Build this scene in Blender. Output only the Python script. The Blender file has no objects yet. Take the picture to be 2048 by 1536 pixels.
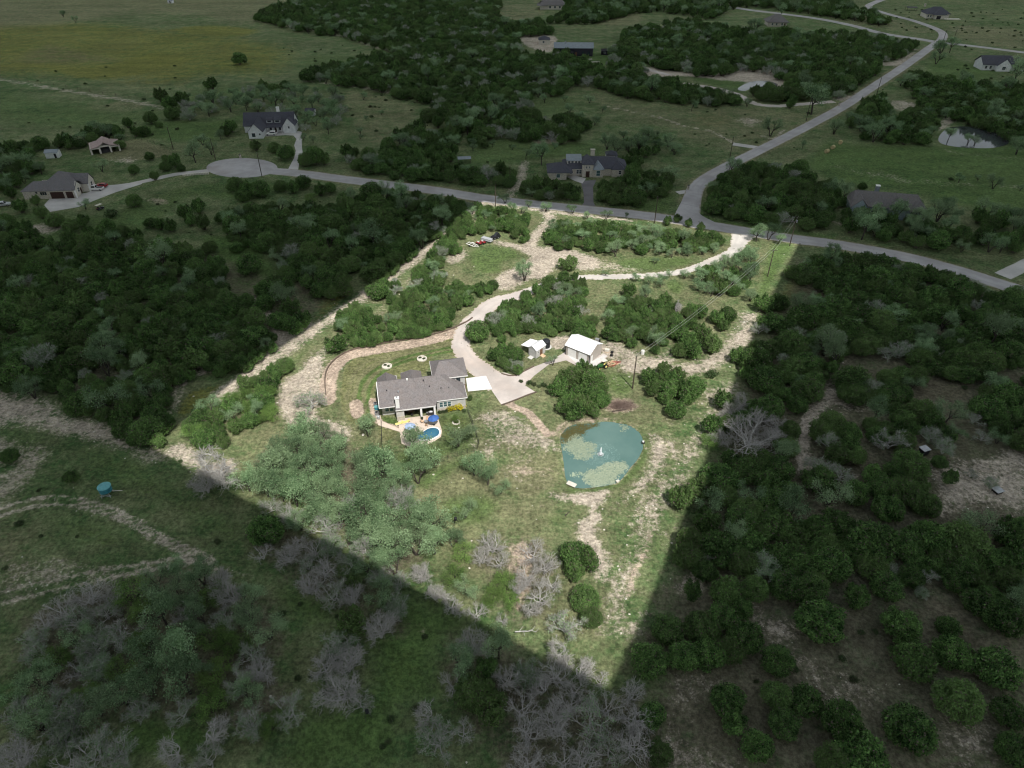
import bpy, math, random
import numpy as np
from mathutils import Vector, Matrix
SC = bpy.context.scene
COL = SC.collection
R = math.radians
# ------------------------------------------------------------------ camera, sky, sun, exposure
CAM_H, PITCH, FPX = 105.0, R(37.0), 1420.0
cam_data = bpy.data.cameras.new('camera')
cam_data.sensor_width = 36.0
cam_data.lens = 36.0 * FPX / 2048.0
cam_data.clip_start = 1.0
cam_data.clip_end = 20000.0
cam = bpy.data.objects.new('camera', cam_data)
COL.objects.link(cam)
cam.location = (0, 0, CAM_H)
cam.rotation_euler = (R(90) - PITCH, 0, 0)
SC.camera = cam
SUN_EL, SUN_AZ = R(58.0), R(158.0)          # azimuth from +Y (view direction) towards +X (right)
world = bpy.data.worlds.new('World'); SC.world = world
world.use_nodes = True
wn = world.node_tree; wn.nodes.clear()
sky = wn.nodes.new('ShaderNodeTexSky'); sky.sky_type = 'NISHITA'; sky.sun_disc = False
sky.sun_elevation = SUN_EL; sky.sun_rotation = SUN_AZ
bg = wn.nodes.new('ShaderNodeBackground'); bg.inputs[1].default_value = 0.10
wo = wn.nodes.new('ShaderNodeOutputWorld')
wn.links.new(sky.outputs[0], bg.inputs[0]); wn.links.new(bg.outputs[0], wo.inputs[0])
SUN_DIR = Vector((math.sin(SUN_AZ) * math.cos(SUN_EL), math.cos(SUN_AZ) * math.cos(SUN_EL), math.sin(SUN_EL)))
sd = bpy.data.lights.new('sun', 'SUN'); sd.energy = 5.0; sd.angle = R(0.4); sd.color = (1.0, 0.965, 0.92)
sun = bpy.data.objects.new('sun', sd); COL.objects.link(sun)
sun.rotation_euler = (-SUN_DIR).to_track_quat('-Z', 'Y').to_euler()
sun.location = (0, 0, 200)
SC.view_settings.view_transform = 'Standard'; SC.view_settings.look = 'None'
SC.view_settings.exposure = 0.0; SC.view_settings.gamma = 1.0; SC.view_settings.use_curve_mapping = False
SC.cycles.max_bounces = 8; SC.cycles.diffuse_bounces = 4; SC.cycles.transmission_bounces = 4
SC.cycles.glossy_bounces = 3; SC.cycles.transparent_max_bounces = 8
SC.cycles.filter_width = 1.15
SC.cycles.caustics_reflective = False; SC.cycles.caustics_refractive = False

# ------------------------------------------------------------------ helpers
rnd = random.Random(7)
nrng = np.random.default_rng(11)
_c, _s = math.cos(PITCH), math.sin(PITCH)
def G(px, py, z=0.0):                       # a point of the photograph on the level z
    x = (px - 1024.0) / FPX; y = (768.0 - py) / FPX
    dy = _c + y * _s; dz = -_s + y * _c
    t = (CAM_H - z) / -dz
    return (x * t, dy * t)
def PXM(x, y, z=0.0):                       # pixels of the photograph per metre at a point
    return FPX / (y * _c + (CAM_H - z) * _s)
def GP(pts, z=0.0): return [G(a, b, z) for a, b in pts]

def tag(o, label=None, cat=None, group=None, kind=None):
    if label: o['label'] = label
    if cat: o['category'] = cat
    if group: o['group'] = group
    if kind: o['kind'] = kind
    return o
def empty(name, loc, rz=0.0, label=None, cat=None, group=None):
    o = bpy.data.objects.new(name, None); COL.objects.link(o)
    o.empty_display_size = 0.3
    o.location = loc if len(loc) == 3 else (loc[0], loc[1], 0.0); o.rotation_euler = (0, 0, rz)
    return tag(o, label, cat, group)
def mesh_np(name, V, F, mats, midx=None, attrs=None, smooth=False):
    me = bpy.data.meshes.new(name)
    V = np.asarray(V, dtype=np.float32); F = np.asarray(F, dtype=np.int32)
    n = F.shape[1]
    me.vertices.add(len(V)); me.vertices.foreach_set('co', V.ravel())
    me.loops.add(F.size); me.loops.foreach_set('vertex_index', F.ravel())
    me.polygons.add(len(F)); me.polygons.foreach_set('loop_start', np.arange(len(F), dtype=np.int32) * n)
    for m in mats: me.materials.append(m)
    if midx is not None: me.polygons.foreach_set('material_index', np.asarray(midx, dtype=np.int32))
    if smooth: me.polygons.foreach_set('use_smooth', np.ones(len(F), dtype=bool))
    me.update(calc_edges=True)
    for k, (dom, typ, arr) in (attrs or {}).items():
        a = me.attributes.new(k, typ, dom)
        a.data.foreach_set('color' if typ == 'FLOAT_COLOR' else 'value', np.asarray(arr, dtype=np.float32).ravel())
    return me
def link(name, me, parent=None, loc=None, rz=None):
    o = bpy.data.objects.new(name, me); COL.objects.link(o)
    if parent: o.parent = parent
    if loc is not None: o.location = loc
    if rz is not None: o.rotation_euler = (0, 0, rz)
    return o

class MB:
    def __init__(s): s.v = []; s.f = []
    def poly(s, pts):
        b = len(s.v); s.v += [tuple(p) for p in pts]; s.f.append(list(range(b, b + len(pts)))); return s
    def box(s, x0, y0, z0, x1, y1, z1):
        b = len(s.v)
        s.v += [(x0,y0,z0),(x1,y0,z0),(x1,y1,z0),(x0,y1,z0),(x0,y0,z1),(x1,y0,z1),(x1,y1,z1),(x0,y1,z1)]
        s.f += [[b+i for i in q] for q in ((0,3,2,1),(4,5,6,7),(0,1,5,4),(1,2,6,5),(2,3,7,6),(3,0,4,7))]; return s
    def obox(s, p0, p1, w, z0, z1):          # a wall-like box from p0 to p1 (2D), w thick
        dx, dy = p1[0]-p0[0], p1[1]-p0[1]; l = math.hypot(dx, dy) or 1; nx, ny = -dy/l*w/2, dx/l*w/2
        return s.prism([(p0[0]-nx,p0[1]-ny),(p1[0]-nx,p1[1]-ny),(p1[0]+nx,p1[1]+ny),(p0[0]+nx,p0[1]+ny)], z0, z1)
    def prism(s, pts, z0, z1):
        n = len(pts); a = 0
        for i in range(n): a += pts[i][0]*pts[(i+1)%n][1]-pts[(i+1)%n][0]*pts[i][1]
        if a < 0: pts = pts[::-1]
        b = len(s.v); s.v += [(x,y,z0) for x,y in pts] + [(x,y,z1) for x,y in pts]
        s.f.append([b+i for i in range(n)][::-1]); s.f.append([b+n+i for i in range(n)])
        for i in range(n): j=(i+1)%n; s.f.append([b+i,b+j,b+n+j,b+n+i])
        return s
    def slab(s, pts, t):                     # a sloping plate, t thick (downwards)
        n = len(pts); b = len(s.v)
        s.v += [tuple(p) for p in pts] + [(p[0],p[1],p[2]-t) for p in pts]
        s.f.append([b+i for i in range(n)]); s.f.append([b+n+i for i in range(n)][::-1])
        for i in range(n): j=(i+1)%n; s.f.append([b+j,b+i,b+n+i,b+n+j])
        return s
    def tube(s, p0, p1, r0, r1=None, n=8, cap=True):
        r1 = r0 if r1 is None else r1
        p0 = Vector(p0); p1 = Vector(p1); d = (p1-p0).normalized()
        u = d.orthogonal().normalized(); w = d.cross(u); b = len(s.v)
        for p, r in ((p0,r0),(p1,r1)):
            for i in range(n):
                a = 2*math.pi*i/n; s.v.append(tuple(p + (u*math.cos(a)+w*math.sin(a))*r))
        for i in range(n): j=(i+1)%n; s.f.append([b+i,b+j,b+n+j,b+n+i])
        if cap: s.f.append([b+i for i in range(n)][::-1]); s.f.append([b+n+i for i in range(n)])
        return s
    def lathe(s, prof, n=16, c=(0,0,0), sx=1, sy=1):
        b = len(s.v); m = len(prof)
        for r, z in prof:
            for i in range(n):
                a = 2*math.pi*i/n; s.v.append((c[0]+math.cos(a)*r*sx, c[1]+math.sin(a)*r*sy, c[2]+z))
        for k in range(m-1):
            for i in range(n): j=(i+1)%n; s.f.append([b+k*n+i,b+k*n+j,b+(k+1)*n+j,b+(k+1)*n+i])
        s.f.append([b+i for i in range(n)][::-1]); s.f.append([b+(m-1)*n+i for i in range(n)])
        return s
    def xform(s, M): s.v = [tuple(M @ Vector(v)) for v in s.v]; return s
    def build(s, name, mat, parent=None, loc=None, rz=None, smooth=False):
        me = bpy.data.meshes.new(name); me.from_pydata(s.v, [], s.f); me.update()
        me.materials.append(mat)
        if smooth:
            for p in me.polygons: p.use_smooth = True
        return link(name, me, parent, loc, rz)

# ------------------------------------------------------------------ materials
class NT:
    def __init__(s, name):
        s.m = bpy.data.materials.new(name); s.m.use_nodes = True
        s.t = s.m.node_tree; s.t.nodes.clear()
    def n(s, typ, ins=None, **kw):
        nd = s.t.nodes.new(typ)
        for k, v in kw.items(): setattr(nd, k, v)
        for k, v in (ins or {}).items():
            if isinstance(v, bpy.types.NodeSocket): s.t.links.new(v, nd.inputs[k])
            elif v is not None: nd.inputs[k].default_value = v
        return nd
    def noise(s, vec, scale, detail=3.0, rough=0.6):
        return s.n('ShaderNodeTexNoise', {'Vector': vec, 'Scale': scale, 'Detail': detail, 'Roughness': rough}).outputs['Fac']
    def math(s, op, a, b=None, c=None, clamp=False):
        nd = s.n('ShaderNodeMath', operation=op, use_clamp=clamp)
        for i, v in enumerate((a, b, c)):
            if v is None: continue
            if isinstance(v, bpy.types.NodeSocket): s.t.links.new(v, nd.inputs[i])
            else: nd.inputs[i].default_value = v
        return nd.outputs[0]
    def step(s, v, a, b):
        return s.n('ShaderNodeMapRange', {'Value': v, 'From Min': a, 'From Max': b, 'To Min': 0.0, 'To Max': 1.0}, interpolation_type='SMOOTHSTEP').outputs[0]
    def mix(s, f, a, b, mode='MIX'):
        nd = s.n('ShaderNodeMix', data_type='RGBA', blend_type=mode)
        for k, v in ((0, f), (6, a), (7, b)):
            if isinstance(v, bpy.types.NodeSocket): s.t.links.new(v, nd.inputs[k])
            else: nd.inputs[k].default_value = v if k == 0 else (*v[:3], 1.0)
        return nd.outputs[2]
    def bump(s, h, strength=0.5, dist=0.1):
        return s.n('ShaderNodeBump', {'Height': h, 'Strength': strength, 'Distance': dist}).outputs[0]
    def out(s, col, rough=0.9, metal=0.0, spec=0.2, normal=None, **extra):
        ins = {'Base Color': col if isinstance(col, bpy.types.NodeSocket) else (*col[:3], 1.0), 'Roughness': rough, 'Metallic': metal, 'Specular IOR Level': spec}
        if normal is not None: ins['Normal'] = normal
        ins.update(extra)
        p = s.n('ShaderNodeBsdfPrincipled', ins)
        s.n('ShaderNodeOutputMaterial', {0: p.outputs[0]})
        return s.m
    def pos(s): return s.n('ShaderNodeNewGeometry').outputs['Position']
    def obj(s): return s.n('ShaderNodeTexCoord').outputs['Object']

def mat(name, col, rough=0.85, metal=0.0, var=0.18, scale=1.5, spec=0.25, bump=0.0):
    t = NT(name); co = t.obj()
    n1 = t.noise(co, scale, 4.0); n2 = t.noise(co, scale * 9, 2.0)
    f = t.math('ADD', t.math('MULTIPLY', n1, 0.6), t.math('MULTIPLY', n2, 0.4))
    lo = [c * (1 - var * 1.6) for c in col]; hi = [min(1, c * (1 + var * 1.6)) for c in col]
    c = t.mix(t.step(f, 0.25, 0.75), lo, hi)
    return t.out(c, rough, metal, spec, t.bump(n2, bump, 0.02) if bump else None)
def streaks(name, col, axis=0, period=0.23, depth=0.5, rough=0.6, metal=0.0, var=0.1):
    """ribbed sheet, boards or courses: relief that repeats along one axis, with wear"""
    t = NT(name); co = t.obj()
    x = t.n('ShaderNodeSeparateXYZ', {0: co}).outputs[axis]
    saw = t.math('FRACT', t.math('DIVIDE', x, period))
    rib = t.math('SUBTRACT', 1.0, t.math('MULTIPLY', t.math('ABSOLUTE', t.math('SUBTRACT', saw, 0.5)), 2.0))
    n1 = t.noise(co, 0.9, 4.0)
    c = t.mix(t.step(n1, 0.3, 0.7), [v * (1 - var) for v in col], [min(1, v * (1 + var)) for v in col])
    return t.out(c, rough, metal, 0.3, t.bump(t.step(rib, 0.75, 1.0), depth, 0.03))
def shingle(name, col):
    t = NT(name); co = t.obj()
    z = t.n('ShaderNodeSeparateXYZ', {0: co}).outputs[2]
    br = t.n('ShaderNodeTexVoronoi', {'Vector': co, 'Scale': 5.5}, feature='F1')
    v = t.n('ShaderNodeSeparateColor', {0: br.outputs['Color']}).outputs[0]
    n1 = t.noise(co, 0.7, 4.0)
    c = t.mix(v, [k * 0.74 for k in col], [k * 1.2 for k in col])
    c = t.mix(t.step(n1, 0.3, 0.75), c, t.mix(0.35, c, [col[0]*1.1, col[1]*.95, col[2]*.85]))
    row = t.math('FRACT', t.math('DIVIDE', z, 0.09))
    return t.out(c, 0.95, 0, 0.15, t.bump(t.math('ADD', row, t.math('MULTIPLY', v, 0.6)), 0.5, 0.02))
def leafmat(name, dark, light, warm, trans=0.22):
    t = NT(name)
    tint = t.n('ShaderNodeAttribute', attribute_name='tint').outputs['Fac']
    rn = t.n('ShaderNodeObjectInfo').outputs['Random']
    c = t.mix(tint, dark, light)
    c = t.mix(t.math('MULTIPLY', t.step(rn, 0.35, 1.0), 0.55), c, warm)
    k = t.math('ADD', 0.72, t.math('MULTIPLY', t.math('FRACT', t.math('MULTIPLY', rn, 7.31)), 0.56))
    c = t.n('ShaderNodeHueSaturation', {'Color': c, 'Value': k}).outputs[0]
    p = t.n('ShaderNodeBsdfPrincipled', {'Base Color': c, 'Roughness': 0.75, 'Specular IOR Level': 0.15})
    tr = t.n('ShaderNodeBsdfTranslucent', {'Color': c})
    mx = t.n('ShaderNodeMixShader', {0: trans, 1: p.outputs[0], 2: tr.outputs[0]})
    t.n('ShaderNodeOutputMaterial', {0: mx.outputs[0]})
    return t.m
def glass(name, col=(0.02, 0.03, 0.035)):
    t = NT(name); n = t.noise(t.obj(), 0.8, 2.0)
    return t.out(t.mix(n, col, [c * 2.2 for c in col]), 0.08, 0, 0.6)

M = dict(
 white=mat('white_paint', (0.78, 0.77, 0.74), 0.6, var=0.05), cream=mat('cream_wall', (0.62, 0.58, 0.50), 0.85, var=0.10),
 siding=streaks('grey_siding', (0.50, 0.49, 0.47), 2, 0.18, 0.6), stone=mat('limestone_wall', (0.47, 0.43, 0.36), 0.9, var=0.25, scale=2.5, bump=0.6),
 tanwall=streaks('tan_ribbed_wall', (0.40, 0.36, 0.32), 0, 0.25, 0.7), whiteroof=streaks('white_metal_roof', (0.86, 0.86, 0.85), 0, 0.3, 0.5, 0.4),
 shingle=shingle('grey_shingle', (0.185, 0.172, 0.170)), navyroof=shingle('dark_shingle', (0.075, 0.078, 0.095)), brownroof=shingle('brown_shingle', (0.155, 0.148, 0.145)),
 greyroof=shingle('mid_shingle', (0.16, 0.155, 0.16)), redroof=streaks('red_metal_roof', (0.31, 0.225, 0.20), 0, 0.3, 0.5), metalroof=streaks('grey_metal_roof', (0.22, 0.25, 0.27), 0, 0.3, 0.5, 0.5, 0.3),
 farmwall=streaks('white_board_wall', (0.66, 0.67, 0.66), 0, 0.3, 0.6), black=mat('black_paint', (0.018, 0.018, 0.022), 0.6), blackwall=streaks('black_board_wall', (0.028, 0.028, 0.038), 0, 0.3, 0.6),
 brownstone=mat('brown_stone', (0.22, 0.15, 0.11), 0.9, var=0.4, scale=3, bump=0.6), brown=mat('brown_wood', (0.16, 0.09, 0.055), 0.75, var=0.3), door=mat('door_brown', (0.055, 0.030, 0.022), 0.6), timber=mat('weathered_timber', (0.14, 0.11, 0.085), 0.9, var=0.3),
 lumber=mat('raw_lumber', (0.55, 0.38, 0.24), 0.85, var=0.25), pole=mat('pole_wood', (0.075, 0.058, 0.045), 0.9, var=0.3, scale=3), glass=glass('window_glass'), carglass=glass('car_glass', (0.012, 0.014, 0.016)),
 tealglass=glass('teal_window_glass', (0.035, 0.07, 0.075)), concrete=mat('concrete', (0.56, 0.545, 0.52), 0.9, var=0.10, scale=0.6), patio=mat('patio_concrete', (0.60, 0.50, 0.41), 0.85, var=0.10, scale=0.5),
 apron=mat('new_concrete', (0.78, 0.77, 0.75), 0.85, var=0.04, scale=0.5), metal=mat('galvanised', (0.45, 0.46, 0.47), 0.45, 0.6), steel=mat('dark_steel', (0.05, 0.05, 0.052), 0.5, 0.4), wire=mat('aluminium_wire', (0.55, 0.55, 0.53), 0.4, 0.5),
 tyre=mat('tyre', (0.018, 0.018, 0.018), 0.9), blue=mat('blue_canvas', (0.05, 0.125, 0.36), 0.8, var=0.2), paleblue=mat('pale_blue_canvas', (0.33, 0.42, 0.58), 0.8, var=0.15), yellow=mat('yellow_cushion', (0.70, 0.60, 0.22), 0.8),
 teal=mat('teal_plastic', (0.045, 0.21, 0.26), 0.55, var=0.15), tealtop=mat('teal_lid', (0.13, 0.36, 0.37), 0.6, var=0.2), red=mat('red_paint', (0.32, 0.03, 0.035), 0.4), silver=mat('silver_paint', (0.50, 0.51, 0.52), 0.4, 0.3), green=mat('tractor_green', (0.045, 0.13, 0.04), 0.5),
 hay=mat('hay', (0.44, 0.36, 0.19), 0.95, var=0.3, scale=4, bump=0.6), rock=mat('limestone_rock', (0.60, 0.56, 0.48), 0.9, var=0.2, scale=3, bump=0.5), rubber=mat('black_plastic', (0.022, 0.024, 0.028), 0.5), lamp=mat('lamp_lens', (0.7, 0.7, 0.68), 0.2), tail=mat('tail_lens', (0.35, 0.02, 0.02), 0.3),
 bark=mat('oak_bark', (0.060, 0.050, 0.042), 0.95, var=0.35, scale=3), jbark=mat('juniper_bark', (0.13, 0.105, 0.085), 0.95, var=0.3, scale=3), grey=mat('bare_bark', (0.46, 0.445, 0.42), 0.95, var=0.3, scale=2), twig=mat('bare_twigs', (0.38, 0.365, 0.335), 0.95, var=0.3, scale=1.0), brush=mat('brush_twigs', (0.20, 0.145, 0.12), 0.95, var=0.3),
 juniper=leafmat('juniper_leaf', (0.014, 0.044, 0.010), (0.160, 0.285, 0.080), (0.130, 0.190, 0.065)), oak=leafmat('oak_leaf', (0.070, 0.140, 0.058), (0.310, 0.440, 0.235), (0.25, 0.33, 0.18)),
 bright=leafmat('bright_leaf', (0.040, 0.090, 0.022), (0.210, 0.340, 0.090), (0.17, 0.26, 0.07)), yellowleaf=leafmat('yellow_leaf', (0.40, 0.34, 0.02), (0.72, 0.62, 0.03), (0.6, 0.5, 0.03)), shrub=leafmat('shrub_leaf', (0.03, 0.06, 0.02), (0.085, 0.135, 0.05), (0.09, 0.11, 0.05)), rust=leafmat('brown_leaf', (0.17, 0.10, 0.07), (0.30, 0.20, 0.15), (0.25, 0.17, 0.13)))
# ------------------------------------------------------------------ added deck, out of view: its opening is shaped so sun reaches only the lot
def sd_poly(P, X, Y):
    """signed distance (inside > 0) of points to a polygon"""
    d = np.full(X.shape, 1e18); ins = np.zeros(X.shape, bool); n = len(P)
    for i in range(n):
        ax, ay = P[i]; bx, by = P[(i+1) % n]; ex, ey = bx-ax, by-ay; wx, wy = X-ax, Y-ay
        t = np.clip((wx*ex+wy*ey)/(ex*ex+ey*ey+1e-12), 0, 1)
        d = np.minimum(d, (wx-ex*t)**2+(wy-ey*t)**2)
        c = ((ay > Y) != (by > Y)); xi = ax+(Y-ay)*(bx-ax)/((by-ay) if by != ay else 1e-9)
        ins ^= c & (X < xi)
    d = np.sqrt(d); return np.where(ins, d, -d)
def sd_line(P, X, Y):
    d = np.full(X.shape, 1e18)
    for i in range(len(P)-1):
        ax, ay = P[i]; bx, by = P[i+1]; ex, ey = bx-ax, by-ay; wx, wy = X-ax, Y-ay
        t = np.clip((wx*ex+wy*ey)/(ex*ex+ey*ey+1e-12), 0, 1)
        d = np.minimum(d, (wx-ex*t)**2+(wy-ey*t)**2)
    return np.sqrt(d)
def spline(P, closed=False, k=6):
    n = len(P); o = []
    rng = range(n if closed else n-1)
    for i in rng:
        if closed: p0, p1, p2, p3 = P[(i-1) % n], P[i], P[(i+1) % n], P[(i+2) % n]
        else: p0, p1, p2, p3 = P[max(i-1,0)], P[i], P[i+1], P[min(i+2,n-1)]
        for j in range(k):
            t = j/k; t2 = t*t; t3 = t2*t
            o.append(tuple(0.5*((2*b)+(c-a)*t+(2*a-5*b+4*c-d)*t2+(-a+3*b-3*c+d)*t3) for a,b,c,d in zip(p0,p1,p2,p3)))
    if not closed: o.append(tuple(P[-1]))
    return o
LIT_PX = [(1215,1378),(1290,1218),(1345,1080),(1405,930),(1443,826),(1481,722),(1520,632),(1552,572),(1596,488),
          (1500,471),(1420,463),(1340,443),(1260,439),(1180,428),(1090,417),(1000,407),(966,402),
          (925,437),(860,487),(780,553),(640,644),(520,722),(390,825),(305,893),(420,960),(560,1033),(700,1108),(900,1212),(1050,1292)]
LIT = GP(LIT_PX)
SUN_MASK_Z, SUN_MASK_T = 160.0, 20.0
def sun_mask_deck():  # unseen mask added overhead to hold the sun off everything outside the lot
    off = SUN_DIR * (SUN_MASK_Z / SUN_DIR.z)
    hole = [(x+off.x, y+off.y) for x, y in LIT]
    cx = sum(p[0] for p in hole)/len(hole); cy = sum(p[1] for p in hole)/len(hole)
    ang = [math.atan2(y-cy, x-cx) for x, y in hole]
    n = len(hole); V = []; F = []
    rings = [0.0, 0.08, 0.25, 0.6, 1.0]
    up = SUN_DIR * (SUN_MASK_T / SUN_DIR.z)
    for lvl in (0, 1):
        for k, q in enumerate(rings):
            for i in range(n):
                hx, hy = hole[i]; bx, by = cx+6000*math.cos(ang[i]), cy+6000*math.sin(ang[i])
                x, y = hx+(bx-hx)*q, hy+(by-hy)*q
                z = SUN_MASK_Z + (0 if lvl == 0 else SUN_MASK_T) + (0 if k == 0 else (rnd.uniform(-6, 3) if lvl == 0 else rnd.uniform(0, 40)))
                V.append((x+(up.x if lvl else 0), y+(up.y if lvl else 0), z))
    m = len(rings)
    for lvl in (0, 1):
        o = lvl*m*n
        for k in range(m-1):
            for i in range(n):
                j = (i+1) % n; q = [o+k*n+i, o+(k+1)*n+i, o+(k+1)*n+j, o+k*n+j]
                F.append(q if lvl == 1 else q[::-1])
    for i in range(n):
        j = (i+1) % n
        F.append([i, j, m*n+j, m*n+i]); a = (m-1)*n
        F.append([a+j, a+i, m*n+a+i, m*n+a+j])
    t = NT('sun_mask_translucent')
    nz = t.noise(t.pos(), 0.004, 4.0)
    c = t.mix(nz, (0.865, 0.900, 0.930), (0.945, 0.970, 0.985))
    d = t.n('ShaderNodeBsdfDiffuse', {'Color': c}); tr = t.n('ShaderNodeBsdfTranslucent', {'Color': c})
    mx = t.n('ShaderNodeMixShader', {0: SUN_MASK_MIX, 1: d.outputs[0], 2: tr.outputs[0]})
    t.n('ShaderNodeOutputMaterial', {0: mx.outputs[0]})
    me = mesh_np('added_sun_mask', V, F, [t.m])
    return tag(link('added_sun_mask', me), kind='structure')
SUN_MASK_MIX = 0.56
sun_mask_deck()

# ------------------------------------------------------------------ ground: one sheet; soil, grass and tracks are painted as real cover
def axis(segs):
    o = [segs[0][0]]
    for a, b, st in segs:
        k = max(1, int(round((b-a)/st))); o += [a+(b-a)*(i+1)/k for i in range(k)]
    return np.array(o)
gx = axis([(-9000,-1500,1500),(-1500,-600,150),(-600,-260,5),(-260,-110,2.6),(-110,120,0.85),(120,260,2.4),(260,600,5),(600,1500,150),(1500,9000,1500)])
gy = axis([(-4000,-200,760),(-200,20,40),(20,40,4),(40,175,0.8),(175,330,1.7),(330,760,3.2),(760,1500,80),(1500,12000,1500)])
GX, GY = np.meshgrid(gx, gy)
CH = {k: np.zeros(GX.shape, np.float32) for k in ('bare','lush','gold','lawn','pink','litter','dry')}
def paint(ch, val, soft, pts, width=None, smooth=True):
    """width None: a filled area; else a stroke of that width in metres"""
    P = GP(pts)
    if smooth: P = spline(P, closed=width is None, k=4)
    xs = [p[0] for p in P]; ys = [p[1] for p in P]; pad = soft + (width or 0)
    ix = np.where((gx > min(xs)-pad) & (gx < max(xs)+pad))[0]; iy = np.where((gy > min(ys)-pad) & (gy < max(ys)+pad))[0]
    if not len(ix) or not len(iy): return
    sl = np.ix_(iy, ix); X, Y = GX[sl], GY[sl]
    d = sd_poly(P, X, Y) if width is None else width/2 - sd_line(P, X, Y)
    w = np.clip((d+soft*0.5)/max(soft, 0.05), 0, 1); w = w*w*(3-2*w)*abs(val)
    if val >= 0: CH[ch][sl] = np.maximum(CH[ch][sl], w)
    else: CH[ch][sl] *= (1-w)
def ell(cx, cy, rx, ry, n=14): return [(cx+rx*math.cos(2*math.pi*i/n), cy+ry*math.sin(2*math.pi*i/n)) for i in range(n)]
# --- far fields
paint('gold', 0.75, 60, [(-200,60),(120,40),(330,55),(480,70),(600,100),(560,150),(430,155),(330,175),(200,165),(60,155),(-200,150)])
paint('gold', 1.0, 25, [(-60,135),(60,140),(180,160),(320,145),(400,115),(300,105),(180,130),(60,120)])
paint('gold', 0.9, 20, [(330,60),(420,50),(520,60),(470,75),(380,70)])
paint('litter', 0.45, 25, [(20,125),(90,85),(200,105),(260,125),(120,130)])
paint('dry', 0.6, 60, [(-300,-20),(700,-20),(640,60),(300,30),(100,55),(-300,60)])
paint('lush', 0.5, 30, [(-50,175),(150,200),(300,215),(420,160),(560,175),(600,110),(760,110),(700,130),(620,160),(420,220),(200,260),(-50,240)])
paint('dry', 0.55, 12, [(160,215),(260,200),(300,215),(220,228)])
paint('bare', 0.6, 4, [(-10,157),(80,172),(180,189),(280,205),(325,217)], 5)
paint('bare', 0.55, 8, [(565,40),(640,64),(690,72),(735,87),(775,100)], 7)
paint('bare', 0.5, 5, [(610,163),(700,172),(760,182),(830,196),(868,204),(862,216),(845,232)], 5)
paint('lush', 0.6, 12, [(430,240),(500,225),(470,260),(420,290),(360,285),(260,270),(300,240)])
paint('dry', 0.95, 8, [(268,279),(345,303),(300,318),(215,320),(205,305)])
paint('bare', 0.5, 6, [(215,318),(260,312),(275,322),(240,330)])
paint('dry', 0.5, 14, [(690,180),(830,205),(845,225),(800,280),(720,290),(690,240)])
paint('lush', 0.55, 8, [(0,470),(60,420),(200,430),(330,380),(420,365),(500,360),(560,365),(540,400),(440,400),(380,395),(280,470),(160,470),(60,500)])
paint('bare', 0.6, 3, [(30,460),(90,445),(130,452),(95,470)]); paint('bare', 0.4, 4, [(120,505),(190,478),(240,470)], 3)
paint('pink', 0.45, 6, [(283,393),(330,395),(340,408),(300,412)])
paint('lush', 0.7, 6, [(400,470),(470,470),(560,440),(530,500),(560,545),(510,570),(500,600),(470,602),(455,590),(458,540),(420,500)])
paint('lush', 0.55, 10, [(950,290),(1010,275),(1090,280),(1190,285),(1210,310),(1080,320),(1000,330),(930,325)])
paint('lush', 0.5, 12, [(1050,190),(1140,190),(1160,215),(1090,235),(1030,215)])
paint('pink', 0.5, 6, [(1063,280),(1130,277),(1150,285),(1080,290)]); paint('pink', 0.35, 6, [(985,266),(1040,275),(1000,280)])
paint('dry', 0.5, 25, [(1150,165),(1260,190),(1420,200),(1560,220),(1620,230),(1580,275),(1480,310),(1380,290),(1250,240),(1190,220)])
paint('gold', 0.5, 14, [(1390,220),(1470,235),(1450,260),(1380,255)])
paint('bare', 0.6, 2, [(1215,213),(1270,224),(1330,238),(1366,251),(1420,262),(1466,285)], 2.5)
paint('bare', 0.55, 8, [(1470,235),(1530,240),(1500,255)]); paint('bare', 0.7, 2, [(1525,272),(1545,277),(1562,268),(1567,258)], 2)
paint('bare', 0.9, 8, [(1286,135),(1340,140),(1400,148),(1450,140),(1490,130),(1530,138),(1570,150),(1600,152),(1585,175),(1540,180),(1490,165),(1440,160),(1366,152),(1300,160)])
paint('lush', 0.6, 5, [(1380,158),(1440,156),(1480,160),(1490,178),(1430,172)])
paint('bare', 0.75, 5, [(1842,92),(1800,118),(1758,125),(1770,132),(1808,128)]); paint('bare', 0.7, 5, [(1770,160),(1735,172),(1700,190),(1660,196),(1690,202),(1730,185)])
paint('bare', 0.55, 4, [(1020,392),(1035,372),(1045,350),(1050,325)], 5)
paint('bare', 0.8, 5, [(1040,70),(1110,72),(1108,98),(1090,105),(1050,90)])
paint('lush', 0.7, 5, [(1180,103),(1216,112),(1214,132),(1180,130)])
paint('dry', 0.6, 8, [(1186,45),(1250,24),(1285,28),(1280,48),(1230,52)]); paint('dry', 0.5, 8, [(1000,12),(1080,10),(1085,38),(1010,38)])
paint('lush', 0.65, 20, [(1590,330),(1640,285),(1700,285),(1880,290),(2100,305),(2100,440),(1900,410),(1800,385),(1700,375),(1620,345)])
paint('dry', 0.5, 12, [(1520,320),(1590,305),(1640,272),(1660,290),(1600,330)]); paint('bare', 0.35, 8, [(1650,330),(1750,340),(1850,358),(2048,370),(2048,378),(1800,365)])
paint('bare', 0.35, 6, [(1900,302),(2000,315),(2048,318)], 5); paint('bare', 0.6, 4, [(1870,250),(1900,232),(1935,228),(1920,240),(1885,262)])
paint('bare', 0.6, 3, [(1780,203),(1800,200),(1835,208),(1825,219),(1785,219)]); paint('bare', 0.6, 3, [(1832,178),(1840,180),(1842,193),(1834,194)])
paint('lush', 0.6, 15, [(1870,110),(1960,130),(2000,155),(1940,175),(1850,150)]); paint('dry', 0.6, 20, [(1890,50),(2048,60),(2048,98),(1920,80)])
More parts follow.
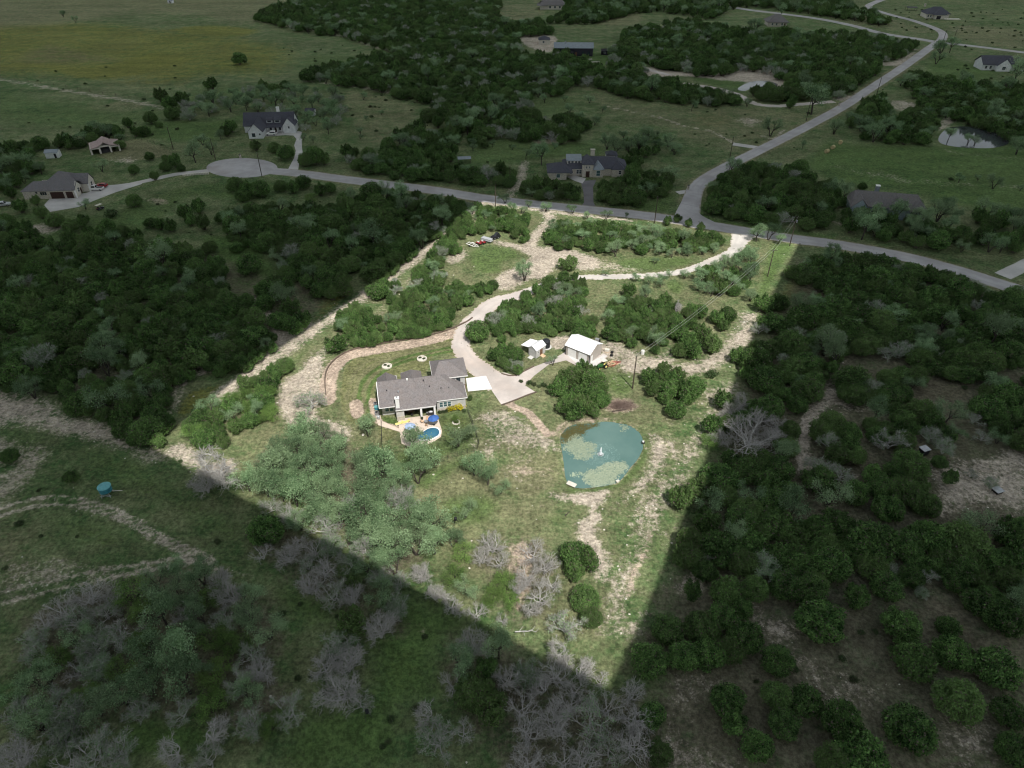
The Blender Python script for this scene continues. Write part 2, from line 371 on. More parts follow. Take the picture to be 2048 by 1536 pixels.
paint('bare', 0.4, 4, [(1890,70),(1930,55),(1965,46)], 4); paint('dry', 0.5, 20, [(1640,40),(1760,60),(1870,70),(1860,55),(1780,35),(1700,30)])
paint('bare', 0.5, 3, [(1640,430),(1660,440),(1690,452)], 3); paint('lush', 0.6, 4, [(1400,395),(1395,420),(1420,440),(1500,452),(1660,475)], 5)
paint('lush', 0.6, 6, [(1290,400),(1350,385),(1350,415),(1330,425),(1270,420)]); paint('dry', 0.4, 4, [(700,372),(860,396),(960,405)], 4)
# --- shaded left
paint('gold', 0.75, 3, [(353,822),(380,785),(440,768),(430,790),(390,820),(365,835)]); paint('gold', 0.6, 4, [(640,598),(690,585),(700,590),(630,655),(622,650)])
paint('bare', 0.8, 3, [(500,600),(520,618),(545,640),(552,665),(545,690),(520,722)], 3.5); paint('bare', 0.6, 4, [(430,735),(375,760),(355,790),(342,825),(322,835)], 3)
paint('bare', 0.75, 3, [(560,665),(600,655),(640,640),(580,690),(545,706),(525,730),(520,715)])
paint('bare', 0.75, 9, [(-40,770),(40,785),(100,803),(150,832),(215,843),(265,882),(320,900),(330,925),(300,925),(230,895),(160,880),(90,860),(30,850),(-40,860)])
paint('bare', 0.5, 9, [(-40,860),(60,880),(120,900),(90,930),(40,990),(-40,1000)]); paint('lush', 0.55, 8, [(0,850),(60,860),(110,890),(60,930),(0,900)])
paint('lush', 0.5, 10, [(150,890),(280,910),(350,960),(420,1010),(500,1050),(480,1080),(420,1080),(320,1010),(200,970)])
for dx in (-7, 9):
    paint('bare', 0.72, 1.8, [(-20,1030+dx),(60,1006+dx),(130,1000+dx),(200,1015+dx),(260,1040+dx),(320,1075+dx),(380,1105+dx),(430,1130+dx)], 1.3)
    paint('bare', 0.75, 1.8, [(-20,1200+dx*1.4),(80,1175+dx*1.4),(180,1153+dx*1.2),(280,1135+dx),(360,1122+dx*.7),(420,1118+dx*.5)], 1.3)
paint('bare', 0.4, 6, [(-20,1110),(120,1120),(260,1120),(340,1112),(300,1150),(160,1175),(-20,1215)]); paint('dry', 0.6, 14, [(-20,1030),(60,1040),(90,1100),(60,1160),(-20,1180)])
paint('lush', 0.45, 8, [(90,1030),(200,1030),(290,1075),(240,1100),(120,1090)]); paint('bare', 0.6, 3, [(440,1130),(500,1145),(515,1155),(460,1145)])
paint('dry', 0.5, 6, [(0,1220),(40,1210),(30,1300),(0,1400)])
# --- shaded bottom
paint('lush', 0.85, 14, [(560,1180),(640,1190),(740,1190),(830,1190),(930,1240),(900,1280),(880,1330),(880,1400),(800,1420),(790,1540),(560,1540),(610,1430),(720,1400),(740,1330),(720,1250),(600,1240)])
paint('pink', 0.30, 6, [(820,1200),(845,1260),(850,1320),(830,1380),(800,1440),(760,1530)], 3.5); paint('gold', 0.45, 10, [(770,1260),(850,1290),(850,1370),(770,1420),(740,1350)])
paint('lush', 0.8, 6, [(250,1440),(330,1440),(420,1450),(400,1500),(260,1510)]); paint('pink', 0.5, 2, [(690,1208),(720,1205),(710,1216)])
paint('litter', 0.7, 10, [(40,1250),(200,1165),(360,1124),(480,1164),(567,1217),(580,1264),(560,1344),(600,1410),(520,1470),(300,1440),(60,1470)])
paint('litter', 0.6, 8, [(883,1264),(1033,1291),(1203,1381),(1300,1407),(1333,1560),(1016,1560),(900,1400)])
paint('litter', 0.55, 6, [(493,1044),(617,1067),(683,1140),(760,1150),(815,1230),(800,1290),(683,1250),(600,1190),(500,1110)])
# --- shaded right
paint('litter', 0.75, 14, [(1600,520),(1800,520),(2080,610),(2080,1580),(1230,1580),(1320,1300),(1250,1330),(1310,1190),(1420,930),(1490,730),(1560,640)], smooth=False)
paint('litter', 0.6, 10, [(-40,520),(330,490),(450,515),(560,560),(700,540),(640,640),(520,700),(350,780),(310,880),(100,795),(-40,770)], smooth=False)
paint('gold', 0.5, 4, [(1575,558),(1650,570),(1652,590),(1600,605),(1552,612)]); paint('dry', 0.7, 8, [(1840,760),(1960,730),(1950,780),(1900,830),(1840,815),(1800,790)]); paint('lush', 0.4, 8, [(1850,770),(1950,745),(1930,800),(1860,810)])
paint('bare', 0.55, 4, [(1690,720),(1660,760),(1635,800),(1660,815),(1720,825),(1740,815),(1700,800)]); paint('bare', 0.75, 3, [(1640,812),(1620,840),(1605,880),(1608,915),(1612,940)], 4); paint('bare', 0.5, 2, [(1680,828),(1730,822)], 1.2)
paint('bare', 0.6, 3, [(1700,1000),(1690,960),(1720,950),(1705,1020)]); paint('bare', 0.7, 8, [(1880,925),(1960,915),(2060,900),(2060,1020),(1960,1010),(1880,1030),(1850,1010),(1880,990),(1860,950)])
paint('lush', 0.55, 5, [(1930,880),(2000,885),(2010,930),(1960,960),(1920,930)])
paint('bare', 0.52, 9, [(1490,1215),(1570,1225),(1620,1260),(1600,1290),(1660,1340),(1760,1370),(1730,1400),(1640,1370),(1560,1310),(1500,1260)])
paint('bare', 0.45, 10, [(1650,1330),(1780,1395),(1700,1420),(1640,1400)]); paint('bare', 0.5, 9, [(1300,1440),(1380,1460),(1440,1510),(1500,1545),(1300,1545)]); paint('bare', 0.4, 8, [(1340,1350),(1420,1330),(1440,1380),(1400,1420),(1330,1420)])
paint('bare', 0.4, 8, [(1880,1400),(1990,1440),(2000,1540),(1900,1540),(1870,1470)]); paint('dry', 0.6, 6, [(1840,1180),(1900,1200),(1960,1260),(2040,1310),(2010,1330),(1900,1260),(1840,1220)]); paint('bare', 0.5, 4, [(1360,1150),(1400,1130),(1420,1150),(1390,1200),(1350,1195)])
# --- sunlit lot: soil tracks
paint('dry', 0.5, 25, LIT_PX, smooth=False)
paint('bare', 0.30, 20, [(900,820),(1110,880),(1130,980),(1300,960),(1290,860),(1420,760),(1500,640),(1490,740),(1400,930),(1340,1080),(1280,1200),(1200,1250),(1190,1050),(1100,1000),(960,960)])
paint('bare', 0.30, 14, [(560,760),(700,640),(870,480),(960,420),(980,440),(900,520),(760,660),(620,770)])
paint('bare', 0.25, 14, [(1190,690),(1300,690),(1480,640),(1440,740),(1300,780),(1200,760)])
for k_ in range(5): paint('dry' if k_ % 2 else 'bare', 0.5, 1.2, [(1335-k_*9,870),(1350-k_*10,930),(1325-k_*12,1010),(1290-k_*10,1090),(1262-k_*9,1170),(1246-k_*8,1240)], 1.0)
paint('bare', 0.75, 6, [(960,408),(880,478),(800,540),(700,610),(600,678),(520,735),(440,790)], 5.5); paint('lush', 0.6, 4, [(935,432),(900,455),(880,470),(905,445)]); paint('lush', 0.5, 3, [(560,740),(600,705),(625,690),(590,735)])
paint('bare', 0.8, 5, [(560,770),(590,745),(640,700),(660,690),(650,720),(645,800),(640,830),(690,850),(700,880),(660,885),(600,850),(570,850),(555,800)])
paint('bare', 0.9, 3, [(980,408),(1060,418),(1140,428),(1260,441)], 2.5); paint('bare', 0.8, 4, [(1092,424),(1100,440),(1085,455),(1070,475),(1060,490)], 4.5)
paint('bare', 0.95, 5, [(985,480),(1040,490),(1090,492),(1130,496),(1190,515),(1200,535),(1160,540),(1120,530),(1100,545),(1085,560),(1060,560),(1030,575),(1000,580),(990,560),(1020,540),(1060,520),(1040,500),(1000,490)])
paint('lush', 0.6, 5, [(935,505),(980,490),(1030,498),(1045,515),(1010,525),(1000,545),(950,545)]); paint('lush', 0.4, 3, [(1060,505),(1100,512),(1120,525),(1080,530)]); paint('bare', 0.7, 4, [(895,505),(935,500),(930,520),(900,530)])
paint('bare', 0.5, 5, [(1200,520),(1250,530),(1300,540),(1250,545),(1200,542)]); paint('lush', 0.6, 5, [(1230,520),(1320,510),(1400,520),(1340,540),(1260,545)])
paint('lush', 0.65, 5, [(1540,490),(1590,490),(1560,545),(1520,620),(1490,640),(1500,600),(1520,560)]); paint('gold', 0.35, 6, [(1540,500),(1580,500),(1540,580),(1500,610),(1505,570)])
paint('dry', 0.4, 6, [(1200,560),(1380,560),(1400,600),(1300,580),(1210,600)]); paint('lush', 0.6, 4, [(1330,560),(1370,565),(1360,590),(1335,580)])
paint('bare', 0.75, 6, [(1220,690),(1260,710),(1300,725),(1350,740),(1400,735),(1440,715),(1470,690),(1490,660),(1500,630)], 5.5); paint('bare', 0.7, 5, [(1310,712),(1340,690),(1355,715),(1330,735),(1270,750),(1240,735),(1220,715)])
paint('bare', 0.8, 3, [(1085,690),(1110,672),(1150,670),(1175,680),(1215,692),(1240,712),(1210,720),(1200,705),(1130,700),(1110,700)])
paint('bare', 0.45, 5, [(1420,790),(1460,770),(1440,810),(1395,880),(1370,930),(1330,1000),(1290,1070),(1250,1150),(1230,1240)], 5)
paint('bare', 0.75, 5, [(1300,870),(1330,880),(1335,920),(1310,960),(1270,990),(1230,1010),(1255,985),(1290,940),(1305,900)]); paint('bare', 0.6, 6, [(1330,950),(1350,960),(1340,1000),(1280,1060),(1250,1050),(1280,1010)])
paint('bare', 1.0, 4, [(1095,985),(1130,990),(1180,985),(1215,980),(1210,1000),(1190,1020),(1205,1035),(1185,1050),(1175,1040),(1180,1015),(1150,1005),(1110,1000)])
paint('bare', 0.75, 4, [(1172,1050),(1175,1075),(1190,1100),(1205,1130),(1205,1150)], 4); paint('pink', 0.5, 2.5, [(1305,1065),(1285,1110),(1265,1150),(1258,1190)], 1.8); paint('bare', 0.6, 3, [(1245,1225),(1230,1260),(1250,1265),(1275,1245),(1290,1225)], 2)
paint('bare', 0.5, 3, [(1190,1245),(1215,1265),(1250,1270),(1280,1262)], 1.8); paint('lush', 0.55, 4, [(1225,1160),(1255,1150),(1240,1200),(1215,1220)]); paint('lush', 0.5, 3, [(1310,1075),(1335,1055),(1325,1100),(1305,1120)])
paint('lush', 0.5, 4, [(1090,1030),(1130,1025),(1140,1050),(1100,1055)]); paint('bare', 0.6, 4, [(960,830),(1010,820),(1060,850),(1110,880),(1130,900),(1100,905),(1020,890),(975,880),(965,850)]); paint('pink', 0.8, 1.5, [(1012,800),(1025,812),(1055,825),(1075,845),(1095,868)], 2.2)
paint('bare', 0.45, 4, [(960,900),(990,880),(1000,920),(970,950)]); paint('pink', 0.45, 8, [(1000,925),(1060,920),(1120,930),(1110,960),(1040,960)]); paint('dry', 0.8, 8, [(830,985),(900,950),(990,930),(1110,900),(1125,970),(1060,1000),(980,985),(900,1000),(850,1030)])
paint('lush', 0.6, 5, [(830,955),(940,905),(965,905),(900,950),(850,980)]); paint('lush', 0.6, 6, [(880,1000),(960,985),(1000,1010),(970,1050),(900,1050)]); paint('lush', 0.6, 4, [(1210,745),(1270,750),(1260,790),(1220,785)]); paint('lush', 0.55, 3, [(1010,830),(1055,830),(1040,870),(1010,860)]); paint('pink', 0.6, 4, [(1205,800),(1255,795),(1280,815),(1250,828),(1210,822)]); paint('pink', 0.5, 3, [(1110,870),(1130,845),(1180,840),(1230,838)], 2)
paint('lush', 0.6, 2.5, [(1288,880),(1285,915),(1262,950),(1225,972),(1170,984),(1140,980)], 2.5); paint('lush', 0.5, 4, [(930,800),(960,790),(985,810),(960,830),(950,870),(935,830)])
paint('litter', 0.65, 8, [(500,930),(600,860),(700,880),(760,930),(820,960),(820,1020),(860,1060),(840,1130),(740,1140),(600,1010)]); paint('pink', 0.35, 8, [(700,880),(760,870),(740,920),(690,910)]); paint('litter', 0.5, 6, [(960,1080),(1100,1080),(1120,1180),(1080,1250),(1000,1250)])
paint('pink', 0.5, 5, [(1010,1090),(1060,1080),(1075,1150),(1040,1240),(1020,1200)]); paint('bare', 0.7, 4, [(330,905),(360,885),(430,920),(470,915),(470,940),(430,960),(370,935)])
# --- mown yard with wheel rings
paint('lawn', 1.0, 2, [(770,690),(850,680),(905,672),(918,692),(925,712),(945,730),(970,752),(932,757),(930,720),(870,705),(850,745),(800,755),(750,765),(752,820),(735,845),(705,845),(685,810),(685,770),(700,725)])
for k in (0, 1):
    paint('dry', 0.8, 1, [(700+k*14,830),(695+k*14,790),(708+k*12,750+k*4),(740+k*8,722+k*6),(800,705+k*7),(860,692+k*6),(900,684+k*5)], 1.0)
paint('pink', 0.9, 2.5, [(655,800),(658,755),(672,730),(700,710),(750,700),(810,690),(870,678),(912,664)], 4.0); paint('pink', 0.9, 2, [(700,805),(720,800),(727,830),(705,835)]); paint('pink', 0.8, 1.5, [(745,800),(748,825),(760,845),(800,858)], 1.8)
paint('lawn', 0.9, 2, [(764,832),(798,845),(800,860),(775,880),(760,870)]); paint('lush', 0.8, 2, [(764,832),(795,838),(798,858),(770,848)]); paint('lush', 0.55, 3, [(875,830),(935,822),(958,895),(900,910),(830,950),(780,935),(800,900),(880,880)]); paint('lawn', 0.5, 3, [(880,840),(930,830),(945,870),(890,875)])
for k in range(4):
    paint('lush' if k % 2 else 'dry', 0.85, 1, [(714+k*9,825),(709+k*9,792),(720+k*9,757+k*2),(752+k*6,732+k*3),(806,712+k*4),(864,698+k*4),(905,690+k*4)], 1.25)
for w_, ln in ((11, [(600,347),(683,358),(863,380),(970,397),(1110,413),(1260,428),(1330,437),(1400,448),(1480,461),(1580,477),(1680,490),(1800,512),(1900,537),(2000,568),(2120,606)]), (11, [(1383,405),(1394,374),(1430,346),(1510,305),(1600,260),(1680,217),(1738,179),(1806,134),(1862,94)])): paint('dry', 0.6, 3, ln, w_)
# roadside verge, driveways' dusty borders
POND_PX = [(1080+a/8.533, 820+b/8.533) for a, b in [(1080,185),(1300,210),(1500,250),(1640,330),(1740,440),(1765,560),(1750,680),(1660,850),(1560,960),(1450,1110),(1330,1230),(1150,1280),(950,1310),(750,1330),(560,1310),(470,1240),(430,1100),(410,900),(380,700),(345,520),(360,420),(450,300),(580,240),(760,225),(950,215)]]
POND = spline(GP(POND_PX), closed=True, k=4)
paint('pink', 0.38, 1.5, POND_PX + [POND_PX[0]], 1.6)
GZ = np.zeros(GX.shape, np.float32)
ix = np.where((gx > 5) & (gx < 36))[0]; iy = np.where((gy > 96) & (gy < 134))[0]; sl = np.ix_(iy, ix)
GZ[sl] = -np.clip((sd_poly(POND, GX[sl], GY[sl]) + 0.3) * 0.45, 0, 1.6)
def build_ground():
    t = NT('ground_cover'); P = t.pos()
    a1 = t.n('ShaderNodeSeparateColor', {0: t.n('ShaderNodeAttribute', attribute_name='cover_a').outputs['Color']}).outputs
    a2 = t.n('ShaderNodeSeparateColor', {0: t.n('ShaderNodeAttribute', attribute_name='cover_b').outputs['Color']}).outputs
    al1 = t.n('ShaderNodeAttribute', attribute_name='cover_a').outputs['Alpha']
    n_big = t.noise(P, 0.02, 5.0); n_mid = t.noise(P, 0.16, 5.0, 0.65); n_sm = t.noise(P, 0.9, 4.0, 0.7); n_fine = t.noise(P, 3.2, 3.0, 0.7)
    warp = t.math('ADD', t.math('MULTIPLY', t.math('SUBTRACT', n_mid, 0.5), 0.9), t.math('MULTIPLY', t.math('SUBTRACT', n_sm, 0.5), 1.1))
    warp = t.math('ADD', warp, t.math('MULTIPLY', t.math('SUBTRACT', n_fine, 0.5), 0.5))
    # grass: green to straw by patches
    g = t.mix(t.step(t.math('ADD', t.math('MULTIPLY', n_mid, 0.6), t.math('MULTIPLY', n_big, 0.4)), 0.36, 0.62), (0.066, 0.124, 0.042), (0.165, 0.185, 0.092))
    g = t.mix(t.math('MULTIPLY', t.step(n_sm, 0.45, 0.72), 0.60), g, (0.190, 0.200, 0.100))
    g = t.mix(t.math('MULTIPLY', t.step(n_fine, 0.50, 0.75), 0.55), g, (0.040, 0.078, 0.022))
    def lay(base, w, col, lo=0.28, hi=0.62, amt=1.0, k=0.55):
        f = t.step(t.math('ADD', w, t.math('MULTIPLY', warp, k)), lo, hi)
        f = t.math('MULTIPLY', f, t.step(w, 0.0, 0.12))
        return t.mix(t.math('MULTIPLY', f, amt) if amt != 1.0 else f, base, col)
    fine2 = t.math('ADD', t.math('MULTIPLY', n_fine, 0.6), t.math('MULTIPLY', n_sm, 0.4))
    g = lay(g, al1, t.mix(fine2, (0.090, 0.128, 0.042), (0.215, 0.208, 0.088)), 0.2, 0.5)
    g = lay(g, a1[2], t.mix(fine2, (0.100, 0.125, 0.028), (0.250, 0.230, 0.050)), 0.3, 0.9, 0.8, 1.2)
    g = lay(g, a2[2], t.mix(fine2, (0.140, 0.138, 0.070), (0.245, 0.235, 0.135)), 0.25, 0.7, 0.8)
    g = lay(g, a1[1], t.mix(fine2, (0.040, 0.098, 0.020), (0.125, 0.185, 0.060)), 0.25, 0.75, 0.85, 0.9)
    g = lay(g, a2[1], t.mix(fine2, (0.085, 0.070, 0.052), (0.190, 0.155, 0.122)), 0.25, 0.75, 0.72, 0.9)
    soil = t.mix(fine2, (0.230, 0.190, 0.140), (0.640, 0.560, 0.460))
    g = lay(g, a1[0], soil, 0.30, 0.78, 1.0, 1.25)
    g = lay(g, a2[0], t.mix(fine2, (0.330, 0.250, 0.185), (0.560, 0.455, 0.365)), 0.30, 0.6)
    # limestone flecks lying in the thin grass
    vor = t.n('ShaderNodeTexVoronoi', {'Vector': P, 'Scale': 1.1, 'Randomness': 1.0}, feature='F1')
    fl = t.math('MULTIPLY', t.step(t.math('ADD', vor.outputs['Distance'], t.math('MULTIPLY', n_fine, 0.25)), 0.36, 0.26), t.step(t.math('ADD', t.math('MULTIPLY', a1[0], 0.7), t.math('MULTIPLY', n_mid, 0.8)), 0.50, 0.72))
    g = t.mix(t.math('MULTIPLY', fl, 0.42), g, (0.56, 0.52, 0.43))
    hgt = t.math('ADD', t.math('MULTIPLY', n_sm, 0.7), t.math('MULTIPLY', n_fine, 0.45))
    # tufts, tracks and thin places: the grain of the cover at hand, pasture and far-field size
    tuft = t.noise(P, 1.25, 6.0, 0.78); clod = t.noise(P, 0.33, 5.0, 0.72); far = t.noise(t.n('ShaderNodeMapping', {'Vector': P, 'Scale': (0.35, 1.0, 1.0)}).outputs[0], 0.07, 5.0, 0.7)
    gr = t.math('MULTIPLY', t.math('ADD', 0.55, t.math('MULTIPLY', t.step(tuft, 0.33, 0.68), 0.90)), t.math('MULTIPLY', t.math('ADD', 0.78, t.math('MULTIPLY', t.step(clod, 0.30, 0.70), 0.44)), t.math('ADD', 0.82, t.math('MULTIPLY', t.step(far, 0.30, 0.70), 0.36))))
    g = t.n('ShaderNodeHueSaturation', {'Color': g, 'Value': gr}).outputs[0]
    hgt = t.math('ADD', hgt, t.math('MULTIPLY', tuft, 0.9))
    m = t.out(g, 0.97, 0, 0.08, t.bump(hgt, 0.9, 0.40))
    V = np.stack([GX.ravel(), GY.ravel(), GZ.ravel()], 1); ny, nx = GX.shape
    i = np.arange(ny*nx).reshape(ny, nx)
    F = np.stack([i[:-1,:-1], i[:-1,1:], i[1:,1:], i[1:,:-1]], -1).reshape(-1, 4)
    A = np.stack([CH['bare'], CH['lush'], CH['gold'], CH['lawn']], -1).reshape(-1, 4); B = np.stack([CH['pink'], CH['litter'], CH['dry'], CH['dry']], -1).reshape(-1, 4)
    me = mesh_np('ground', V, F, [m], attrs={'cover_a': ('POINT', 'FLOAT_COLOR', A), 'cover_b': ('POINT', 'FLOAT_COLOR', B)}, smooth=True)
    tag(link('ground', me), kind='structure')
build_ground()

# ------------------------------------------------------------------ roads, drives, water
def roadmat(name, col, edge, track=0.0):
    t = NT(name); P = t.pos()
    n1 = t.noise(P, 0.12, 4.0); n2 = t.noise(P, 2.5, 3.0); n3 = t.noise(P, 0.6, 4.0)
    n0 = t.noise(P, 0.045, 4.0, 0.6); n4 = t.noise(P, 0.5, 5.0, 0.75); c = t.mix(t.step(n1, 0.3, 0.7), [v*0.80 for v in col], [v*1.12 for v in col]); c = t.mix(t.math('MULTIPLY', t.step(n0, 0.5, 0.75), 0.35), c, (col[0]*0.95, col[1]*0.78, col[2]*0.66)); c = t.mix(t.math('MULTIPLY', t.step(n4, 0.55, 0.8), 0.4), c, [v*0.66 for v in col]); c = t.mix(t.math('MULTIPLY', t.step(n2, 0.4, 0.8), 0.35), c, [v*0.72 for v in col])
    u = t.n('ShaderNodeAttribute', attribute_name='across').outputs['Fac']          # 0 centre, 1 edge
    e = t.step(t.math('ADD', u, t.math('MULTIPLY', t.math('SUBTRACT', n3, 0.5), 0.5)), 0.80, 1.02)
    c = t.mix(e, c, edge)
    if track: c = t.mix(t.math('MULTIPLY', t.step(t.math('ABSOLUTE', t.math('SUBTRACT', u, 0.42)), 0.22, 0.05), track), c, [v*0.75 for v in col])
    return t.out(c, 0.93, 0, 0.15, t.bump(n2, 0.4, 0.04))
RD = roadmat('chip_seal', (0.40, 0.385, 0.38), (0.30, 0.27, 0.21), 0.3)
CAL = roadmat('caliche', (0.53, 0.475, 0.435), (0.46, 0.39, 0.31), 0.22)
GRV = roadmat('white_gravel', (0.54, 0.505, 0.46), (0.42, 0.37, 0.28), 0.25)
CON = roadmat('drive_concrete', (0.50, 0.48, 0.455), (0.42, 0.40, 0.36))
ASP = roadmat('drive_asphalt', (0.18, 0.172, 0.178), (0.30, 0.28, 0.26))
ROAD_LINES = []
def ribbon(name, px, width, m, z, k=6):
    rag = 0.38 if m in (CAL, GRV) else 0.08
    P = spline(GP(px), k=16 if m in (CAL, GRV) else 9); n = len(P); V = []; U = []
    ws = width if isinstance(width, (list, tuple)) else None
    for i, (x, y) in enumerate(P):
        a = P[max(i-1,0)]; b = P[min(i+1,n-1)]; dx, dy = b[0]-a[0], b[1]-a[1]; l = math.hypot(dx,dy) or 1
        w = np.interp(i/(n-1)*(len(ws)-1), range(len(ws)), ws) if ws else width
        for q in (-1,-0.5,0,0.5,1):
            w2 = w/2+(rnd.uniform(-rag, rag) if abs(q) == 1 else 0); V.append((x-dy/l*w2*q, y+dx/l*w2*q, z)); U.append(abs(q))
    F = [[i*5+j, (i+1)*5+j, (i+1)*5+j+1, i*5+j+1] for i in range(n-1) for j in range(4)]
    F = [f[::-1] for f in F]
    me = mesh_np(name, V, F, [m], attrs={'across': ('POINT', 'FLOAT', U)})
    ROAD_LINES.append((P, max(ws) if ws else width))
    return tag(link(name, me), kind='structure')
def pad(name, px, m, z, smooth=False, h=0.0):
    P = GP(px); P = spline(P, True, 4) if smooth else P
    mb = MB()
    if h: mb.prism(P, 0.0, z)
    else:
        a = sum(P[i][0]*P[(i+1)%len(P)][1]-P[(i+1)%len(P)][0]*P[i][1] for i in range(len(P)))
        mb.poly([(x,y,z) for x,y in (P if a > 0 else P[::-1])])
    return tag(mb.build(name, m), kind='structure')
ribbon('road', [(470,336),(600,347),(683,358),(863,380),(970,397),(1110,413),(1260,428),(1330,437),(1400,448),(1480,461),(1580,477),(1680,490),(1800,512),(1900,537),(2000,568),(2120,606)], 7.2, RD, 0.030)
ribbon('road', [(1378,440),(1383,405),(1394,374),(1430,346),(1510,305),(1600,260),(1680,217),(1738,179),(1806,134),(1862,94),(1884,78),(1880,62),(1832,43),(1783,30),(1738,15),(1752,4),(1790,-8)], [7.6,7,6.4,6.2,6,6,6,6,6,6,6,6,6,6,6,6], RD, 0.045)
pad('road', [(1350,441),(1362,405),(1374,385),(1395,385),(1392,410),(1402,430),(1440,452),(1400,458)], RD, 0.060, True)
pad('road', ell(484,336,71,19.5,20), RD, 0.065, True)
ribbon('road', [(1876,86),(1850,80),(1766,67),(1700,50),(1633,37),(1566,28),(1500,20),(1433,10),(1366,3),(1300,-3)], 7, RD, 0.020)
ribbon('road', [(1890,86),(1953,93),(2048,105),(2120,114)], 6, RD, 0.020)
ribbon('driveway', [(440,338),(400,343),(350,349),(300,360),(268,367),(235,374)], 3.6, CON, 0.020)
pad('driveway', [(20+a/5.12,250+b/5.12) for a,b in [(1360,575),(1350,605),(1080,690),(900,760),(700,840),(410,890),(350,820),(420,740),(650,720),(800,690),(960,620),(1100,610)]], CON, 0.032)
pad('driveway', [(440+a/6.4,200+b/6.4) for a,b in [(540,470),(560,400),(720,380),(900,385),(1040,405),(1062,460),(1045,520),(1050,620),(1060,680),(1020,760),(1000,900),(870,890),(950,740),(970,650),(950,580),(980,500),(940,455),(840,450),(700,460)]], CON, 0.024)
pad('driveway', [(1161,362),(1193,360),(1186,374),(1187,405),(1194,418),(1160,415),(1168,405),(1167,385)], ASP, 0.024)
pad('driveway', [(1131,353),(1150,351),(1172,357),(1165,367),(1150,362)], CON, 0.036)
ribbon('driveway', [(1366,167),(1433,177),(1476,190),(1509,207),(1553,212),(1606,208),(1668,203)], 4.5, CAL, 0.020)
ribbon('driveway', [(1340,150),(1300,140),(1270,128)], 4, CAL, 0.020)
ribbon('driveway', [(1466,288),(1500,293),(1532,298)], 4, CON, 0.020)
ribbon('driveway', [(2020,112),(2000,122),(1985,130)], 5, CON, 0.016); ribbon('driveway', [(2110,500),(2040,535),(2005,552)], 5, CON, 0.016)
ribbon('driveway', [(1355,386),(1366,384),(1380,383)], 3, CON, 0.016)
ribbon('driveway', [(1486,470),(1479,483),(1473,496),(1457,508),(1430,519),(1400,532),(1360,544),(1300,551),(1250,553),(1200,554),(1150,556),(1100,566),(1055,584),(1030,593)], [8,5.5,4.4,3.8,3.4,3.2,3.2,3.2,3.2,3.2,3.2,3.2,3.4,4], GRV, 0.020)
ribbon('driveway', [(1060,582),(1030,593),(1000,601),(978,612),(957,632),(936,652),(925,672),(922,692),(932,712),(952,732),(975,750),(1000,772)], [4,4.4,5,5.6,5.6,5.2,4.8,4.8,5.2,5.6,6.5,7], CAL, 0.036)
pad('driveway', [(970,750),(982,779),(1003,810),(1072,785),(1050,771),(1068,752),(1098,729),(1132,721),(1160,735),(1176,744),(1206,722),(1216,712),(1206,707),(1176,723),(1132,703),(1104,720),(1070,733),(1032,752),(1008,745)], CAL, 0.052)
pad('concrete_apron', [(932,757),(972,752),(984,778),(936,783)], M['apron'], 0.068, h=1)
pad('patio', [(796,838),(873,829),(878,843),(884,862),(882,874),(868,883),(845,893),(820,895),(803,887),(799,862)], M['patio'], 0.05, h=1)
for px_ in ([(758,822),(764,842),(800,858),(800,864),(756,850),(750,826)],): pad('walkway', px_, M['patio'], 0.03)
def watermat(name, deep, shallow, rough=0.06, scale=1.0, bstr=0.10):
    t = NT(name); P = t.pos(); n = t.noise(P, 0.12, 4.0); r = t.noise(P, 2.2*scale, 3.0)
    return t.out(t.mix(t.step(n, 0.3, 0.7), deep, shallow), rough, 0, 0.5, t.bump(r, bstr, 0.05))
pw = MB(); pw.poly([(x,y,-0.16) for x,y in (POND if sum(POND[i][0]*POND[(i+1)%len(POND)][1]-POND[(i+1)%len(POND)][0]*POND[i][1] for i in range(len(POND)))>0 else POND[::-1])])
pw.v = [(19.7+(x-19.7)*1.02, 114.5+(y-114.5)*1.02, z) for x,y,z in pw.v]
tag(pw.build('pond_water', watermat('pond_water', (0.080,0.155,0.138), (0.112,0.190,0.168), 0.07, 1.0, 0.16)), kind='structure')
pad('pond_water', [(1880,270),(1898,256),(1930,253),(1960,258),(1990,266),(2012,275),(2016,288),(1985,296),(1940,296),(1900,292),(1878,284)], watermat('far_pond_water', (0.05,0.06,0.06), (0.07,0.08,0.08)), 0.06, True)
pad('pond_water', [(1475,178),(1492,167),(1512,162),(1540,163),(1556,170),(1540,175),(1510,174),(1490,182)], watermat('low_pond_water', (0.16,0.16,0.15), (0.2,0.2,0.19)), 0.06, True)
